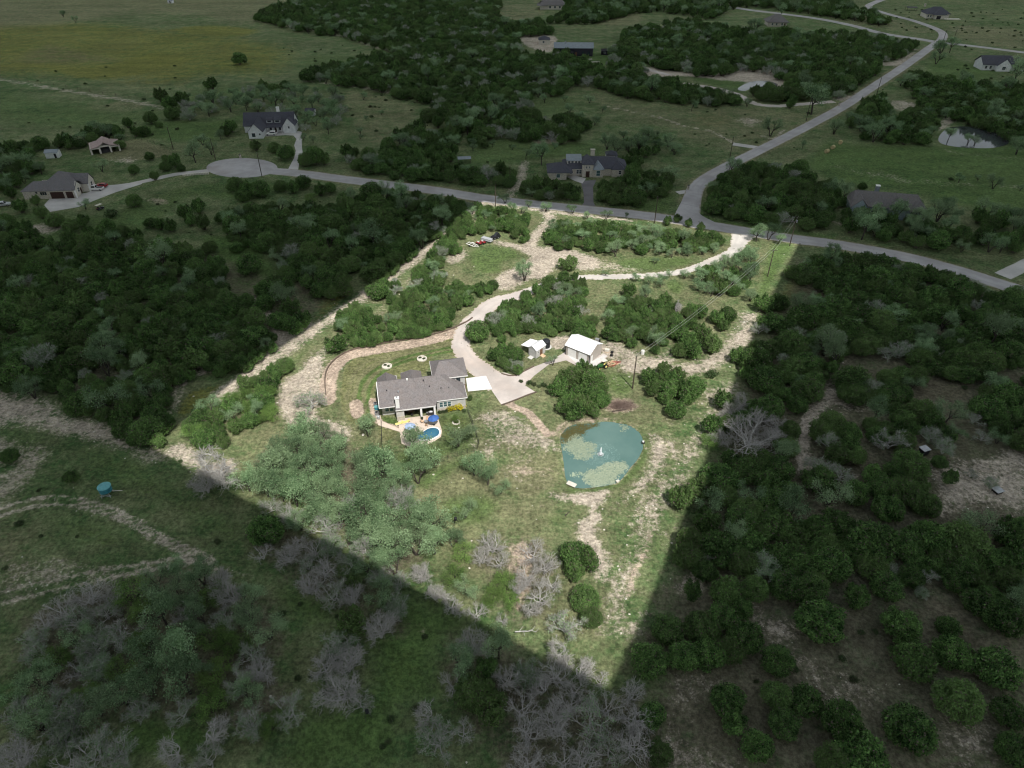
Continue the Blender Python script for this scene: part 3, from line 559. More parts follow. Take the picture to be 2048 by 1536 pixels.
# ------------------------------------------------------------------ trees: templates
def quads_from(centers, normals, sizes, rng, aspect=1.0):
    """leaf sprays: one small folded pair of faces at every centre"""
    n = len(centers); N = normals / (np.linalg.norm(normals, axis=1, keepdims=True) + 1e-9)
    ref = rng.normal(size=(n, 3)); U = np.cross(N, ref); U /= (np.linalg.norm(U, axis=1, keepdims=True) + 1e-9); W = np.cross(N, U)
    s = sizes[:, None]; w = s * aspect
    k = rng.uniform(0.6, 1.0, (n, 4, 1))
    V = np.stack([centers - U*s*k[:,0] - W*w*0.5*k[:,1], centers + W*w*-0.9*k[:,2] + N*s*0.22, centers + U*s*k[:,1] + W*w*0.3*k[:,3], centers + W*w*k[:,0] - N*s*0.2], 1)
    return V.reshape(-1, 3), np.arange(n*4).reshape(-1, 4)
def tube_segs(segs, nside=4):
    S = np.array([list(a)+list(b)+[r0, r1] for a, b, r0, r1 in segs], dtype=np.float64)
    p0, p1 = S[:, :3], S[:, 3:6]; d = p1-p0; d /= (np.linalg.norm(d, axis=1, keepdims=True)+1e-9)
    ref = np.where(np.abs(d[:, 2:3]) > 0.9, np.array([[1.0,0,0]]), np.array([[0,0,1.0]]))
    u = np.cross(d, ref); u /= (np.linalg.norm(u, axis=1, keepdims=True)+1e-9); w = np.cross(d, u)
    V = []
    for p, r in ((p0, S[:, 6]), (p1, S[:, 7])):
        for i in range(nside):
            a = 2*math.pi*i/nside; V.append(p + (u*math.cos(a)+w*math.sin(a))*r[:, None])
    V = np.stack(V, 1); n = len(S); base = (np.arange(n)*2*nside)[:, None]
    F = []
    for i in range(nside):
        j = (i+1) % nside; F.append(np.concatenate([base+i, base+j, base+nside+j, base+nside+i], 1))
    return V.reshape(-1, 3), np.concatenate(F, 0)
def wobble(rng, k, f):
    W = rng.normal(size=(k, 3))*f; P = rng.uniform(0, 6.28, k)
    return lambda D: np.sin(D @ W.T + P).mean(1)*math.sqrt(k)*0.7
def make_juniper(seed, flat=0.85, n=6200, leaf=0.155, m='juniper', rag=1.0, grey=0.07):
    """a dense dome of small upright sprays with hollows, thin at the foot, stems showing low down"""
    rng = np.random.default_rng(seed); R0, H = 3.0, 5.0*flat
    n1 = wobble(rng, 5, 2.2); n2 = wobble(rng, 7, 5.5); n3 = wobble(rng, 6, 3.6); n4 = wobble(rng, 8, 8.0)
    D = rng.normal(size=(int(n*1.5), 3)); D /= np.linalg.norm(D, axis=1, keepdims=True); D = D[D[:, 2] > -0.75]
    env = 1 + 0.15*rag*n1(D) + 0.10*rag*n2(D)
    hole = n3(D) + 0.5*n4(D); keep = rng.random(len(D)) > np.clip((-hole-0.6)*0.8, 0, 0.6); D = D[keep]; env = env[keep]; hole = hole[keep]
    q = np.power(rng.uniform(0.12, 1.0, len(D)), 0.30)*np.where(rng.random(len(D)) < 0.10, 1.10, 1.0)*np.where(hole < -0.3, 0.80, 1.0)
    up = D[:, 2] > 0; P = D*(env*q)[:, None]*np.array([R0*0.97, R0*0.97, 1]); P[:, 2] *= np.where(up, H*0.60, H*0.36); P[:, 2] += H*0.42
    ok = P[:, 2] > 0.15; P = P[ok]; D = D[ok]; q = q[ok]; hole = hole[ok]
    T = np.clip(0.45 + 0.20*hole + rng.normal(0, 0.25, len(P)) + 0.15*n4(P*0.6), 0, 1)
    N = D*0.5 + rng.normal(size=D.shape)*0.75 + np.array([0, 0, 0.25])
    V, F = quads_from(P, N, rng.uniform(0.55, 1.45, len(P))*leaf, rng, 0.75)
    mi = (rng.random(len(F)) < grey).astype(int)
    crown = mesh_np('juniper_crown', V, F, [M[m], M['jbark']], mi, attrs={'tint': ('FACE', 'FLOAT', T)})
    segs = []
    for s in range(int(rng.integers(3, 6))):
        a = rng.uniform(0, 6.28); r1 = rng.uniform(0.5, 1.5); e = (r1*math.cos(a), r1*math.sin(a), H*rng.uniform(0.45, 0.7)); segs.append(((0.12*math.cos(a), 0.12*math.sin(a), -0.1), e, 0.15, 0.07))
        for k in range(4):
            b = a + rng.uniform(-1.2, 1.2); segs.append((tuple(0.6*c for c in e), (e[0]+1.2*math.cos(b), e[1]+1.2*math.sin(b), e[2]*rng.uniform(0.5, 1.3)), 0.06, 0.02))
    tv, tf = tube_segs(segs, 5); trunk = mesh_np('juniper_trunk', tv, tf, [M['jbark']])
    return (crown, trunk, 3.0)
def make_ragged(seed, n=5600, leaf=0.16):
    """an upright juniper: several leaning stems, each carrying its own ragged column of sprays"""
    rng = np.random.default_rng(seed); segs = []; C = []; N = []; T = []; H = 4.9
    k = int(rng.integers(8, 12))
    for s in range(k):
        a = 6.28*s/k + rng.uniform(-0.5, 0.5); q = 0.15 if s == 0 else rng.uniform(0.9, 2.15); top = H*(1.02-0.13*q)*rng.uniform(0.80, 1.05); b = np.array([0.25*q*math.cos(a), 0.25*q*math.sin(a), -0.1]); e = np.array([q*math.cos(a), q*math.sin(a), top])
        segs.append((tuple(b), tuple(b*0.45+e*0.55), 0.13, 0.08)); segs.append((tuple(b*0.45+e*0.55), tuple(e), 0.08, 0.02))
        base = rng.uniform(0.16, 0.34); w0 = rng.uniform(1.05, 1.5); nn = int(n/k); t = base + (1-base)*rng.power(1.25, nn)
        wob = wobble(rng, 6, 1.6); ang = rng.uniform(0, 6.28, nn); prof = np.sin(np.clip((t-base)/(1-base), 0, 1)**0.75*math.pi*0.92+0.25)
        P0 = b[None]*(1-t[:, None]) + e[None]*t[:, None]; rad = w0*prof*np.power(rng.uniform(0.1, 1, nn), 0.4)*(1+0.35*wob(np.stack([np.cos(ang)*2, np.sin(ang)*2, t*9], 1)))
        P = P0 + np.stack([np.cos(ang)*rad, np.sin(ang)*rad, rng.normal(0, 0.12, nn)], 1); keep = (wob(P*1.9) > -1.0) & (P[:, 2] > 0.3); P = P[keep]
        C.append(P); d = P-P0[keep]; d[:, 2] = 0.35; N.append(d + rng.normal(0, 0.6, P.shape)); T.append(np.clip(0.5+rng.normal(0, 0.15)+0.2*wob(P*1.1)+rng.normal(0, 0.22, len(P)), 0, 1))
    C = np.concatenate(C); V, F = quads_from(C, np.concatenate(N), rng.uniform(0.55, 1.45, len(C))*leaf, rng, 0.75); mi = (rng.random(len(F)) < 0.06).astype(int)
    crown = mesh_np('juniper_crown', V, F, [M['juniper'], M['jbark']], mi, attrs={'tint': ('FACE', 'FLOAT', np.concatenate(T))}); tv, tf = tube_segs(segs, 5)
    return (crown, mesh_np('juniper_trunk', tv, tf, [M['jbark']]), 2.9)
def branch(rng, segs, tips, p, d, ln, r, depth, kids, spread, up, gnarl):
    """a limb in two or three bent pieces, then its children"""
    k = 3 if depth > 1 else 2; q = np.array(p, float); dd = np.array(d, float)
    for i in range(k):
        dd = dd + rng.normal(0, gnarl, 3); dd[2] += up*0.12; dd /= np.linalg.norm(dd)
        e = q + dd*ln/k; r1 = r*(1-0.30*(i+1)/k)
        segs.append((tuple(q), tuple(e), r*(1-0.30*i/k), r1, depth)); q = e
        if depth > 0 and i < k-1 and rng.random() < 0.6:
            c = dd + rng.normal(0, spread, 3); c[2] = c[2]*0.6 + up*0.2; c /= np.linalg.norm(c)
            branch(rng, segs, tips, q, c, ln*rng.uniform(0.45, 0.7), r1*0.55, depth-1, kids, spread, up, gnarl)
    if depth == 0: tips.append(q); return
    for i in range(kids):
        c = dd + rng.normal(0, spread, 3); c[2] = c[2]*0.7 + up*0.15; c /= np.linalg.norm(c)
        branch(rng, segs, tips, q, c, ln*rng.uniform(0.55, 0.8), r1*0.68, depth-1, kids, spread, up, gnarl)
def make_oak(seed, leaves=46, lsize=0.13, clump=0.95, stems=2, m='oak', kids=3, lift=2.3):
    rng = np.random.default_rng(seed); segs = []; tips = []
    for s in range(stems):
        a = 6.28*s/stems + rng.uniform(-0.6, 0.6); t = 0.35 if stems > 1 else 0.12
        d = np.array([math.cos(a)*t, math.sin(a)*t, 1.0]); d /= np.linalg.norm(d)
        p = np.array([math.cos(a)*0.15*(stems > 1), math.sin(a)*0.15*(stems > 1), -0.1]); e = p + d*lift*rng.uniform(0.8, 1.15)
        segs.append((tuple(p), tuple(e), 0.24, 0.18, 4))
        for i in range(4 if stems == 1 else 3):
            b = a + rng.uniform(-1.6, 1.6) if stems > 1 else 6.28*i/4 + rng.uniform(-0.5, 0.5)
            c = np.array([math.cos(b)*0.95, math.sin(b)*0.95, rng.uniform(0.35, 0.95)]); c /= np.linalg.norm(c)
            branch(rng, segs, tips, e, c, rng.uniform(1.5, 2.1), 0.13, 2, kids, 0.52, 0.9, 0.16)
    T = np.array(tips); R0 = float(np.percentile(np.hypot(T[:, 0], T[:, 1]), 92)) + clump*0.6
    trunk_V, trunk_F = tube_segs([s[:4] for s in segs], 5); trunk = mesh_np('oak_trunk', trunk_V, trunk_F, [M['bark']])
    crown = None
    if leaves:
        C = []; N = []; S = []; L = []
        for q in tips:
            n = int(leaves*rng.uniform(0.4, 1.4)); off = rng.normal(0, clump*0.55, (n, 3))*np.array([1, 1, 0.5])
            C.append(q + off + np.array([0, 0, 0.1])); N.append(rng.normal(size=(n, 3)) + np.array([0, 0, 0.6])); S.append(rng.uniform(0.6, 1.4, n)*lsize)
            L.append(np.clip(0.5 + rng.normal(0, 0.22) + rng.normal(0, 0.2, n), 0, 1))
        V, F = quads_from(np.concatenate(C), np.concatenate(N), np.concatenate(S), rng, 0.75)
        crown = mesh_np('oak_crown', V, F, [M[m]], attrs={'tint': ('FACE', 'FLOAT', np.concatenate(L))})
    return (crown, trunk, R0)
def make_bare(seed, stems=2, twigs=3, leaves=0):
    rng = np.random.default_rng(seed); segs = []; tips = []
    for s in range(stems):
        a = 6.28*s/max(stems, 1) + rng.uniform(-0.6, 0.6)
        d = np.array([math.cos(a)*0.45, math.sin(a)*0.45, 1.0]); d /= np.linalg.norm(d); p = np.array([0, 0, -0.1]); e = p + d*1.3
        segs.append((tuple(p), tuple(e), 0.20, 0.15, 4))
        for i in range(4):
            b = 6.28*i/4 + rng.uniform(-0.6, 0.6); c = np.array([math.cos(b), math.sin(b), rng.uniform(0.3, 1.1)]); c /= np.linalg.norm(c)
            branch(rng, segs, tips, e, c, rng.uniform(1.4, 2.0), 0.125, 2, 3, 0.55, 0.7, 0.22)
    T = np.array(tips); R0 = float(np.percentile(np.hypot(T[:, 0], T[:, 1]), 92)) + 0.4
    fine = []
    for q in tips:
        for j in range(twigs):
            c = np.array(q)*np.array([0.25, 0.25, 0.1]) + rng.normal(0, 1, 3) + np.array([0, 0, 0.35]); c /= np.linalg.norm(c)
            e = np.array(q) + c*rng.uniform(0.4, 1.0); fine.append((tuple(q), tuple(e), 0.026, 0.012))
            for k in range(2):
                c2 = c + rng.normal(0, 0.6, 3); c2 /= np.linalg.norm(c2); st = np.array(q) + (e-np.array(q))*rng.uniform(0.4, 0.9)
                fine.append((tuple(st), tuple(st + c2*rng.uniform(0.25, 0.6)), 0.014, 0.008))
    tv, tf = tube_segs([s[:4] for s in segs], 4); trunk = mesh_np('bare_trunk', tv, tf, [M['grey']])
    fv, ff = tube_segs(fine, 3)
    mats = [M['twig']]; mi = np.zeros(len(ff), int); tint = np.full(len(ff), 0.5)
    if leaves:
        C = []
        for q in tips:
            if rng.random() < 0.55: C.append(np.array(q) + rng.normal(0, 0.35, (leaves, 3)))
        C = np.concatenate(C); V, F = quads_from(C, rng.normal(size=C.shape) + np.array([0, 0, 0.5]), rng.uniform(0.08, 0.2, len(C)), rng, 0.75)
        ff = np.concatenate([ff, F + len(fv)]); fv = np.concatenate([fv, V]); mats.append(M['oak']); mi = np.concatenate([mi, np.ones(len(F), int)]); tint = np.concatenate([tint, rng.uniform(0.2, 0.8, len(F))])
    crown = mesh_np('bare_twigs', fv, ff, mats, mi, attrs={'tint': ('FACE', 'FLOAT', tint)})
    return (crown, trunk, R0)
KIND = {
 'juniper': [make_juniper(s, f, rag=g) for s, f, g in ((1,.85,.6),(2,.98,.5),(3,.80,.8),(6,.82,.5),(8,.78,.7),(9,.88,.4))] + [make_ragged(s) for s in (11,12,13,14,15,16)],
 'oak': [make_oak(21, stems=2), make_oak(22, stems=1, leaves=62), make_oak(23, stems=3, leaves=42), make_oak(24, stems=2, leaves=36, clump=1.05), make_oak(25, stems=1, leaves=56), make_oak(26, stems=2, leaves=54)],
 'bright': [make_oak(31, stems=3, leaves=44, m='bright', clump=0.95, lift=1.2), make_oak(32, stems=2, leaves=46, m='bright', clump=1.0, lift=1.4)],
 'bare': [make_bare(41), make_bare(42, 1, 5), make_bare(43, 3, 4), make_bare(44, 2, 4)],
 'mixed': [make_bare(51, 2, 5, 26), make_bare(52, 3, 4, 34), make_bare(53, 2, 5, 20)],
 'shrub': [make_juniper(61, .6, 700, 0.30, 'shrub', 1.6), make_juniper(62, .7, 800, 0.28, 'shrub', 1.4), make_juniper(63, .5, 700, 0.30, 'shrub', 1.8)],
}
NAME = dict(juniper=('juniper_tree', 'tree'), oak=('live_oak_tree', 'tree'), bright=('leafy_tree', 'tree'), bare=('bare_tree', 'tree'), mixed=('thinning_tree', 'tree'), shrub=('shrub', 'shrub'))
LOOK = dict(juniper='dark green rounded juniper', oak='grey green open live oak', bright='bright green leafy tree', bare='grey leafless tree with fine twigs', mixed='grey twiggy tree with sparse leaves', shrub='low green bush')

# ------------------------------------------------------------------ where the trees stand
ALL = []                                  # [kind, x, y, r, zone, label, size_on_picture]
EXC = []                                  # (x, y, r): nothing grows here
GRID = {}
def near(x, y, d):
    cx, cy = int(x//8), int(y//8); k = int(d//8)+1
    for i in range(cx-k, cx+k+1):
        for j in range(cy-k, cy+k+1):
            for (a, b, c) in GRID.get((i, j), ()):
                if (a-x)**2+(b-y)**2 < (min(d, d*0.5+c*0.5))**2: return True
    return False
def put(kind, x, y, r, zone, label=None):
    GRID.setdefault((int(x//8), int(y//8)), []).append((x, y, r*1.5)); ALL.append([kind, x, y, r, zone, label, r*PXM(x, y)])
def free(x, y, r):
    for a, b, c in EXC:
        if (a-x)**2+(b-y)**2 < (c+r*0.55)**2: return False
    for P, w in ROAD_LINES:
        for i in range(0, len(P)-1):
            ax, ay = P[i]
            if abs(ax-x) > 60 or abs(ay-y) > 60: continue
            bx, by = P[i+1]; ex, ey = bx-ax, by-ay; t = max(0, min(1, ((x-ax)*ex+(y-ay)*ey)/(ex*ex+ey*ey+1e-9)))
            if (ax+ex*t-x)**2+(ay+ey*t-y)**2 < (w/2+r*0.62)**2: return False
    return True
def one(kind, px, py, rpx, label=None, zone=None):
    """one tree from the middle of its crown in the photograph and its half width"""
    x, y = G(px, py, 0); r = rpx/PXM(x, y)
    h = {'juniper': 0.72, 'oak': 0.85, 'bright': 0.7, 'bare': 0.75, 'mixed': 0.8, 'shrub': 0.45}[kind]*r
    x, y = G(px, py, h); put(kind, x, y, rpx/PXM(x, y, h), zone or 'standing on its own in the grass', label)
def wood(zone, px, mix, r0, r1, gap=1.45, zc=2.2, tries=1.0):
    P = GP(px, zc); xs = [p[0] for p in P]; ys = [p[1] for p in P]
    area = abs(sum(P[i][0]*P[(i+1)%len(P)][1]-P[(i+1)%len(P)][0]*P[i][1] for i in range(len(P))))/2
    kinds = [k for k, w in mix for _ in range(int(w*20+0.5))]
    n = int(area/(r0*r0)*5*tries)+20
    X = np.array([rnd.uniform(min(xs), max(xs)) for _ in range(n)]); Y = np.array([rnd.uniform(min(ys), max(ys)) for _ in range(n)])
    D = sd_poly(P, X, Y)
    for x, y, d in zip(X, Y, D):
        r = rnd.uniform(r0, r1)
        if d < r*0.35: continue
        k = rnd.choice(kinds)
        if near(x, y, r*gap) or not free(x, y, r): continue
        put(k, x, y, r, zone)
def sc(ox, oy, s, pts): return [(ox+a/s, oy+b/s) for a, b in pts]
for px_, py_, r_ in ((850,785,12),(1070,690,4.5),(1170,715,6),(1088,690,2.5),(520,250,11),(535,268,8),(110,370,11),(150,395,8),(203,296,7),(102,306,4.5),(195,378,4),(1165,345,12),(1130,345,7),(1205,345,9),(1178,385,3.5),(1142,103,14),(1162,118,8),(1770,405,10),(1740,400,8),(1800,420,9),(1995,128,13),(1880,30,11),(1560,48,10),(1100,12,10),(492,335,17),(200,415,3),(938,325,3),(1085,85,7),(1285,705,2),(1205,735,3.5),(1000,790,8),(955,492,5),(968,486,5.5),(985,482,5.5),(950,500,4),(970,497,4),(955,770,6),(1844,906,2.5),(1995,985,2.5),(217,978,4),(1206,145,3),(620,228,4)):
    EXC.append((*G(px_, py_), r_))
EXC.append((*G(1205,905), 10.5))
def trees_listed():
    J = 'juniper'
    # sunlit lot, single trees
    one(J,671,684,29,'round juniper left of the curved dirt track, above the bend of the low wall'); one(J,755,580,28,'round juniper on the left edge of the sunlit lot beside the pale boundary track')
    one(J,954,664,26,'juniper inside the driveway bend between the drive and the shed grove'); one(J,940,796,8,'small juniper bush at the house corner below the white concrete apron')
    one(J,1137,525,23,'flat topped juniper alone on the bare ground of the upper clearing'); one('oak',1049,546,20,'grey green oak at the lower edge of the upper clearing'); one('oak',1232,497,20,'blue green oak by the clearing right of the flat topped juniper')
    one('oak',1106,722,13,'small oak in the grass island between shed and metal shop'); one('oak',915,868,38,'spreading oak in the fenced backyard right of the pool'); one('oak',948,935,26,'leaning oak below the backyard fence corner'); one('oak',975,955,24,'oak with reaching limbs just right of the leaning oak'); one('oak',1001,975,20,'dark forked oak on the open grass left of the pond'); one('oak',930,1020,26,'oak on the open slope below the leaning oaks'); one('oak',905,1082,22,'slim oak at the lower edge of the open slope'); one('bright',928,1105,26,'round green tree above the lower sunlit edge'); one('rust',825,940,9) if False else None
    for a in ((1118,775,26),(1140,752,28),(1166,735,24),(1188,765,26),(1202,795,22),(1130,812,24),(1165,800,28),(1188,820,20),(1150,785,26),(1176,748,24),(1128,762,22),(1150,825,24),(1205,775,20),(1180,790,24),(1140,800,22)): one(J,*a,zone='in the clump between the pond and the metal shop')
    for a in ((1298,752,24),(1328,742,22),(1355,752,22),(1390,768,24),(1340,780,24),(1372,795,24),(1352,818,20),(1305,778,20),(1318,765,22),(1345,762,22),(1360,775,22),(1385,785,20),(1330,795,20)): one(J,*a,zone='in the clump right of the power pole beyond the pond')
    one(J,1476,710,24,'juniper on the right shadow edge of the sunlit lot beside the track'); one('shrub',1424,748,13,'bush beside the dirt track near the right shadow edge')
    for a in ((1372,672,26),(1403,668,26),(1425,690,24),(1385,700,26),(1362,700,18)): one(J,*a,zone='in the round clump below the overhead wires')
    for a in ((1432,634,20),(1455,628,20),(1448,650,18)): one(J,*a,zone='in the small clump just above the round clump under the wires')
    one('oak',1502,592,14,'blue grey conical tree at the right edge of the sunlit lot'); one(J,1530,606,26,zone='on the right shadow edge near the top'); one(J,1558,600,24,zone='on the right shadow edge near the top'); one(J,1545,642,28,zone='on the right shadow edge near the top'); one('mixed',1520,655,18,zone='on the right shadow edge near the top')
    one(J,1445,800,26,zone='cut by the right shadow edge beside the big dead tree'); one(J,1425,850,28,zone='cut by the right shadow edge beside the big dead tree'); one('bright',1418,880,22,'leafy tree in the light beside the big dead tree'); one(J,1362,995,34,'juniper bulging into the light at the middle of the right shadow edge')
    one(J,1152,1110,34,zone='in the tall pair right of the grey trees'); one(J,1175,1120,32,zone='in the tall pair right of the grey trees'); one(J,1150,1145,26,zone='in the tall pair right of the grey trees')
    one(J,1172,1195,30,zone='below the tall pair at the foot of the mown strip'); one(J,1182,1232,24,zone='below the tall pair at the foot of the mown strip')
    for a in ((1012,1160,26),(985,1190,24),(1022,1200,22),(972,1212,18),(998,1175,20)): one('bright',*a,zone='in the bright clump left of the grey trees')
    for a in ((985,1090,30),(965,1115,24),(1000,1120,24),(1065,1105,34),(1090,1130,30),(1055,1150,30),(1080,1190,36),(1040,1175,24),(1105,1165,26),(1060,1220,24)): one('bare',*a,zone='among the pale grey trees below the pond')
    one('mixed',1130,1245,40,'wide grey green tree at the tip of the sunlit lot'); one('bare',1120,1310,34,zone='on the lower shadow edge near the tip'); one('bare',1165,1345,32,zone='on the lower shadow edge near the tip'); one('bare',1200,1360,22,zone='on the lower shadow edge near the tip'); one('bare',952,1225,24,'white twigged tree on the lower shadow edge below the bright clump'); one('bare',1005,1240,16,zone='on the lower shadow edge near the tip')
    one('bare',845,1150,24,'pale twiggy tree on the lower shadow edge below the oak grove')
    one('bare',435,940,50,'large pale bare tree cut by the shadow at the left end of the lot'); one('bare',410,965,36,'bare tree in the shade just below the large pale one')
    one('mixed',620,795,34,'round grey green tree right of the left dirt patch'); one('oak',733,858,22,'dark oak at the yard edge left of the pool'); one('oak',825,885,24,'oak leaning over the left end of the pool')
    # road side trees in front of the verge
    for a in ((1010,396,13),(1057,407,9),(1092,412,13),(1146,416,13),(1176,430,11),(1213,427,14),(1252,429,7)): one('oak',*a,zone='along the pale verge below the main road')
    for a in ((1335,441,13),(1355,436,12),(1378,445,12),(1402,452,12)): one(J,*a,zone='against the road junction')
    for a in ((1515,470,16),(1540,466,18),(1560,478,12)): one('oak',*a,zone='beside the gravel entrance')
    for a in ((1490,505,14),(1512,510,14),(1475,520,14)): one('oak',*a,zone='below the gravel entrance')
    for a in ((1265,490,13),(1282,484,13),(1296,478,12),(1320,500,13),(1345,505,13),(1370,495,14),(1405,500,12),(1430,498,10),(1310,520,11),(1212,543,10),(1272,556,9),(1298,560,14),(1322,563,14),(1340,545,11),(1370,548,11)): one('oak',*a,zone='along the white gravel drive')
    for a in ((1073,577,17),(1100,563,17),(1128,556,15),(1150,552,12),(1052,590,13)): one(J,*a,zone='hiding the middle of the white gravel drive')
    one(J,1258,583,17,'small round juniper below the white gravel drive')
    # shaded left
    one(J,497,526,28,'round juniper alone in the green glade of the left wood'); one(J,418,495,15,'small round juniper above the green glade'); one(J,472,492,15,'small dark juniper above the glade beside the wood'); one(J,18,910,18,'dark juniper at the left margin above the double track'); one(J,142,954,19,'dark juniper left of the turquoise tank'); one('shrub',38,1045,9,'small bush between the two double tracks')
    one(J,420,164,19,'round tree alone at the near side of the yellow field'); one(J,478,117,15,'round tree alone in the middle of the yellow field'); one('oak',150,39,7,'small dark tree far out in the yellow field'); one('oak',125,28,6,'smallest tree far out in the yellow field')
    for a in ((322,190,18),(362,196,20),(338,204,16)): one(J,*a,zone='in the clump at the end of the field fence')
    for a in ((525,172,13),(548,178,13),(570,168,12)): one(J,*a,zone='in the small clump beyond the white farmhouse')
    for a in ((255,245,14),(270,262,14),(288,262,14),(300,236,15),(345,226,16),(317,248,9)): one(J,*a,zone='between the red roofed barn and the white farmhouse')
    one('oak',200,330,16,'oak beside the drive of the brown garage house'); one(J,268,340,11,'small tree on the dry lawn beside the left drive'); one(J,298,312,11,'small tree on the dry lawn below the field fence')
    for a in ((332,318,13),(350,322,16),(330,332,12),(362,335,10),(308,350,14)): one(J,*a,zone='beside the left drive near the turning circle')
    for a in ((388,312,16),(420,297,15),(440,270,10),(403,278,14)): one('oak',*a,zone='on the green lawn left of the white farmhouse')
    for a in ((460,252,17),(452,262,14)): one(J,*a,zone='against the left end of the white farmhouse')
    one(J,510,289,15,'tree in front of the gable of the white farmhouse'); one(J,548,294,14,zone='on the lawn island of the white farmhouse drive'); one(J,570,303,20,zone='on the lawn island of the white farmhouse drive')
    for a in ((612,318,17),(630,314,20),(648,318,15)): one(J,*a,zone='right of the white farmhouse drive')
    for a in ((607,275,9),(625,278,9),(590,238,12),(608,238,12),(648,210,10),(630,240,14),(656,258,12),(720,264,8),(670,222,8)): one('oak',*a,zone='on the meadow right of the white farmhouse')
    for a in ((470,368,18),(495,376,20),(520,378,20),(485,390,16)): one(J,*a,zone='in the clump below the turning circle')
    for a in ((560,372,14),(585,374,18),(605,364,16),(640,380,16),(660,376,14)): one(J,*a,zone='in the strip of trees below the road')
    one('bright',623,396,15,'pale green bush below the road'); one(J,652,419,9,'tiny round juniper in the meadow below the road'); one(J,688,400,14,zone='in the strip of trees below the road')
    one('oak',168,408,13,'thin grey tree at the edge of the left concrete drive'); one(J,268,402,16,'dark tree in the meadow right of the golf cart'); one('shrub',222,427,14,'bush in front of the golf cart')
    for a in ((82,425,16),(40,412,18),(20,385,16),(70,400,14),(110,440,18),(140,448,18),(165,440,16),(175,462,16),(215,452,14)): one(J,*a,zone='below the left concrete drive')
    for a in ((318,448,16),(340,452,16),(300,445,14),(370,425,20),(395,412,20),(405,445,20),(380,440,16)): one(J,*a,zone='in the clump in the left meadow')
    # right side
    one('oak',1629,203,28,'big dark oak beside the straight road and the left drive'); one('oak',1544,254,21,'round oak on the meadow left of the straight road'); one('oak',1495,205,9,'slim oak beside the left drive'); one('oak',1385,210,14,'oak at the left side of the dry meadow'); one(J,1441,197,16,'dark tree by the bend of the left drive')
    one('oak',1671,255,15,'dark oak right of the straight road above the hay field'); one('oak',1606,292,6,'tiny tree at the edge of the hay field'); one('oak',1899,272,13,'round tree in front of the far pond at its left end'); one('oak',1940,276,13,zone='in front of the far pond'); one('oak',1954,277,14,zone='in front of the far pond'); one('oak',2040,290,22,'big dark tree at the right end of the far pond')
    for a in ((1920,356,11),(1958,354,8),(1991,364,16),(2043,374,10)): one('oak',*a,zone='in the wide hay field')
    one('shrub',1902,358,5); one(J,1725,372,9,'small tree behind the tan roofed house'); one('oak',1672,374,17,zone='left of the tan roofed house'); one('oak',1690,392,16,zone='left of the tan roofed house'); one('oak',1840,405,9,'small tree at the right end of the tan roofed house')
    for a in ((1880,425,22),(1905,430,22),(1895,415,16)): one('oak',*a,zone='right of the tan roofed house')
    one('oak',1885,97,20,'wide dark oak at the far road corner'); one('oak',1903,94,12,'small dark oak touching the wide oak at the far road corner'); one('oak',1876,115,14,'dark oak below the wide oak at the far road corner'); one('oak',2035,150,24,'large dark oak right of the far white house'); one('oak',1925,152,8,'low tree on the lawn below the far white house'); one('oak',1955,120,5)
    one('oak',1510,50,16,'oak left of the far hip roofed house'); one('oak',1563,25,9,'tree behind the far hip roofed house'); one('yellow',885,55,9) if False else None
    for a in ((1083,313,20),(1052,306,15),(1075,300,14)): one('oak',*a,zone='behind the long grey roofed house at its left'); one('oak',1110,292,8,None,'on the lawn behind the long grey roofed house')
    for a in ((1232,292,22),(1215,285,16),(1280,288,18),(1315,290,12),(1345,292,12)): one('oak',*a,zone='behind the long grey roofed house at its right')
    for a in ((985,288,7),(1025,292,9),(945,285,10),(946,295,9)): one('oak',*a,zone='on the lawn above the main road')
    for a in ((1085,150,10),(1130,195,9),(1180,195,12),(1205,215,11),(1090,195,12),(1160,230,14),(1140,215,12),(1190,240,12)): one('oak',*a,zone='in the grassy glade of the far wood')
    for a in ((726,190,11),(700,215,6),(762,225,6),(732,236,6),(720,272,7),(690,215,5)): one('oak',*a,zone='on the pale meadow beside the far wood')
trees_listed()
def more_listed():
    one('bare',1502,868,62,'big dead grey tree spreading over junipers at the right shadow edge')
    for a in ((660,1085,30),(585,1035,26),(540,1010,24),(700,1120,28),(760,1150,26),(800,1165,24),(905,1215,26),(870,1190,22)): one('bare' if a[0]%20 else 'mixed',*a,zone='along the lower left shadow edge of the lot')
more_listed()
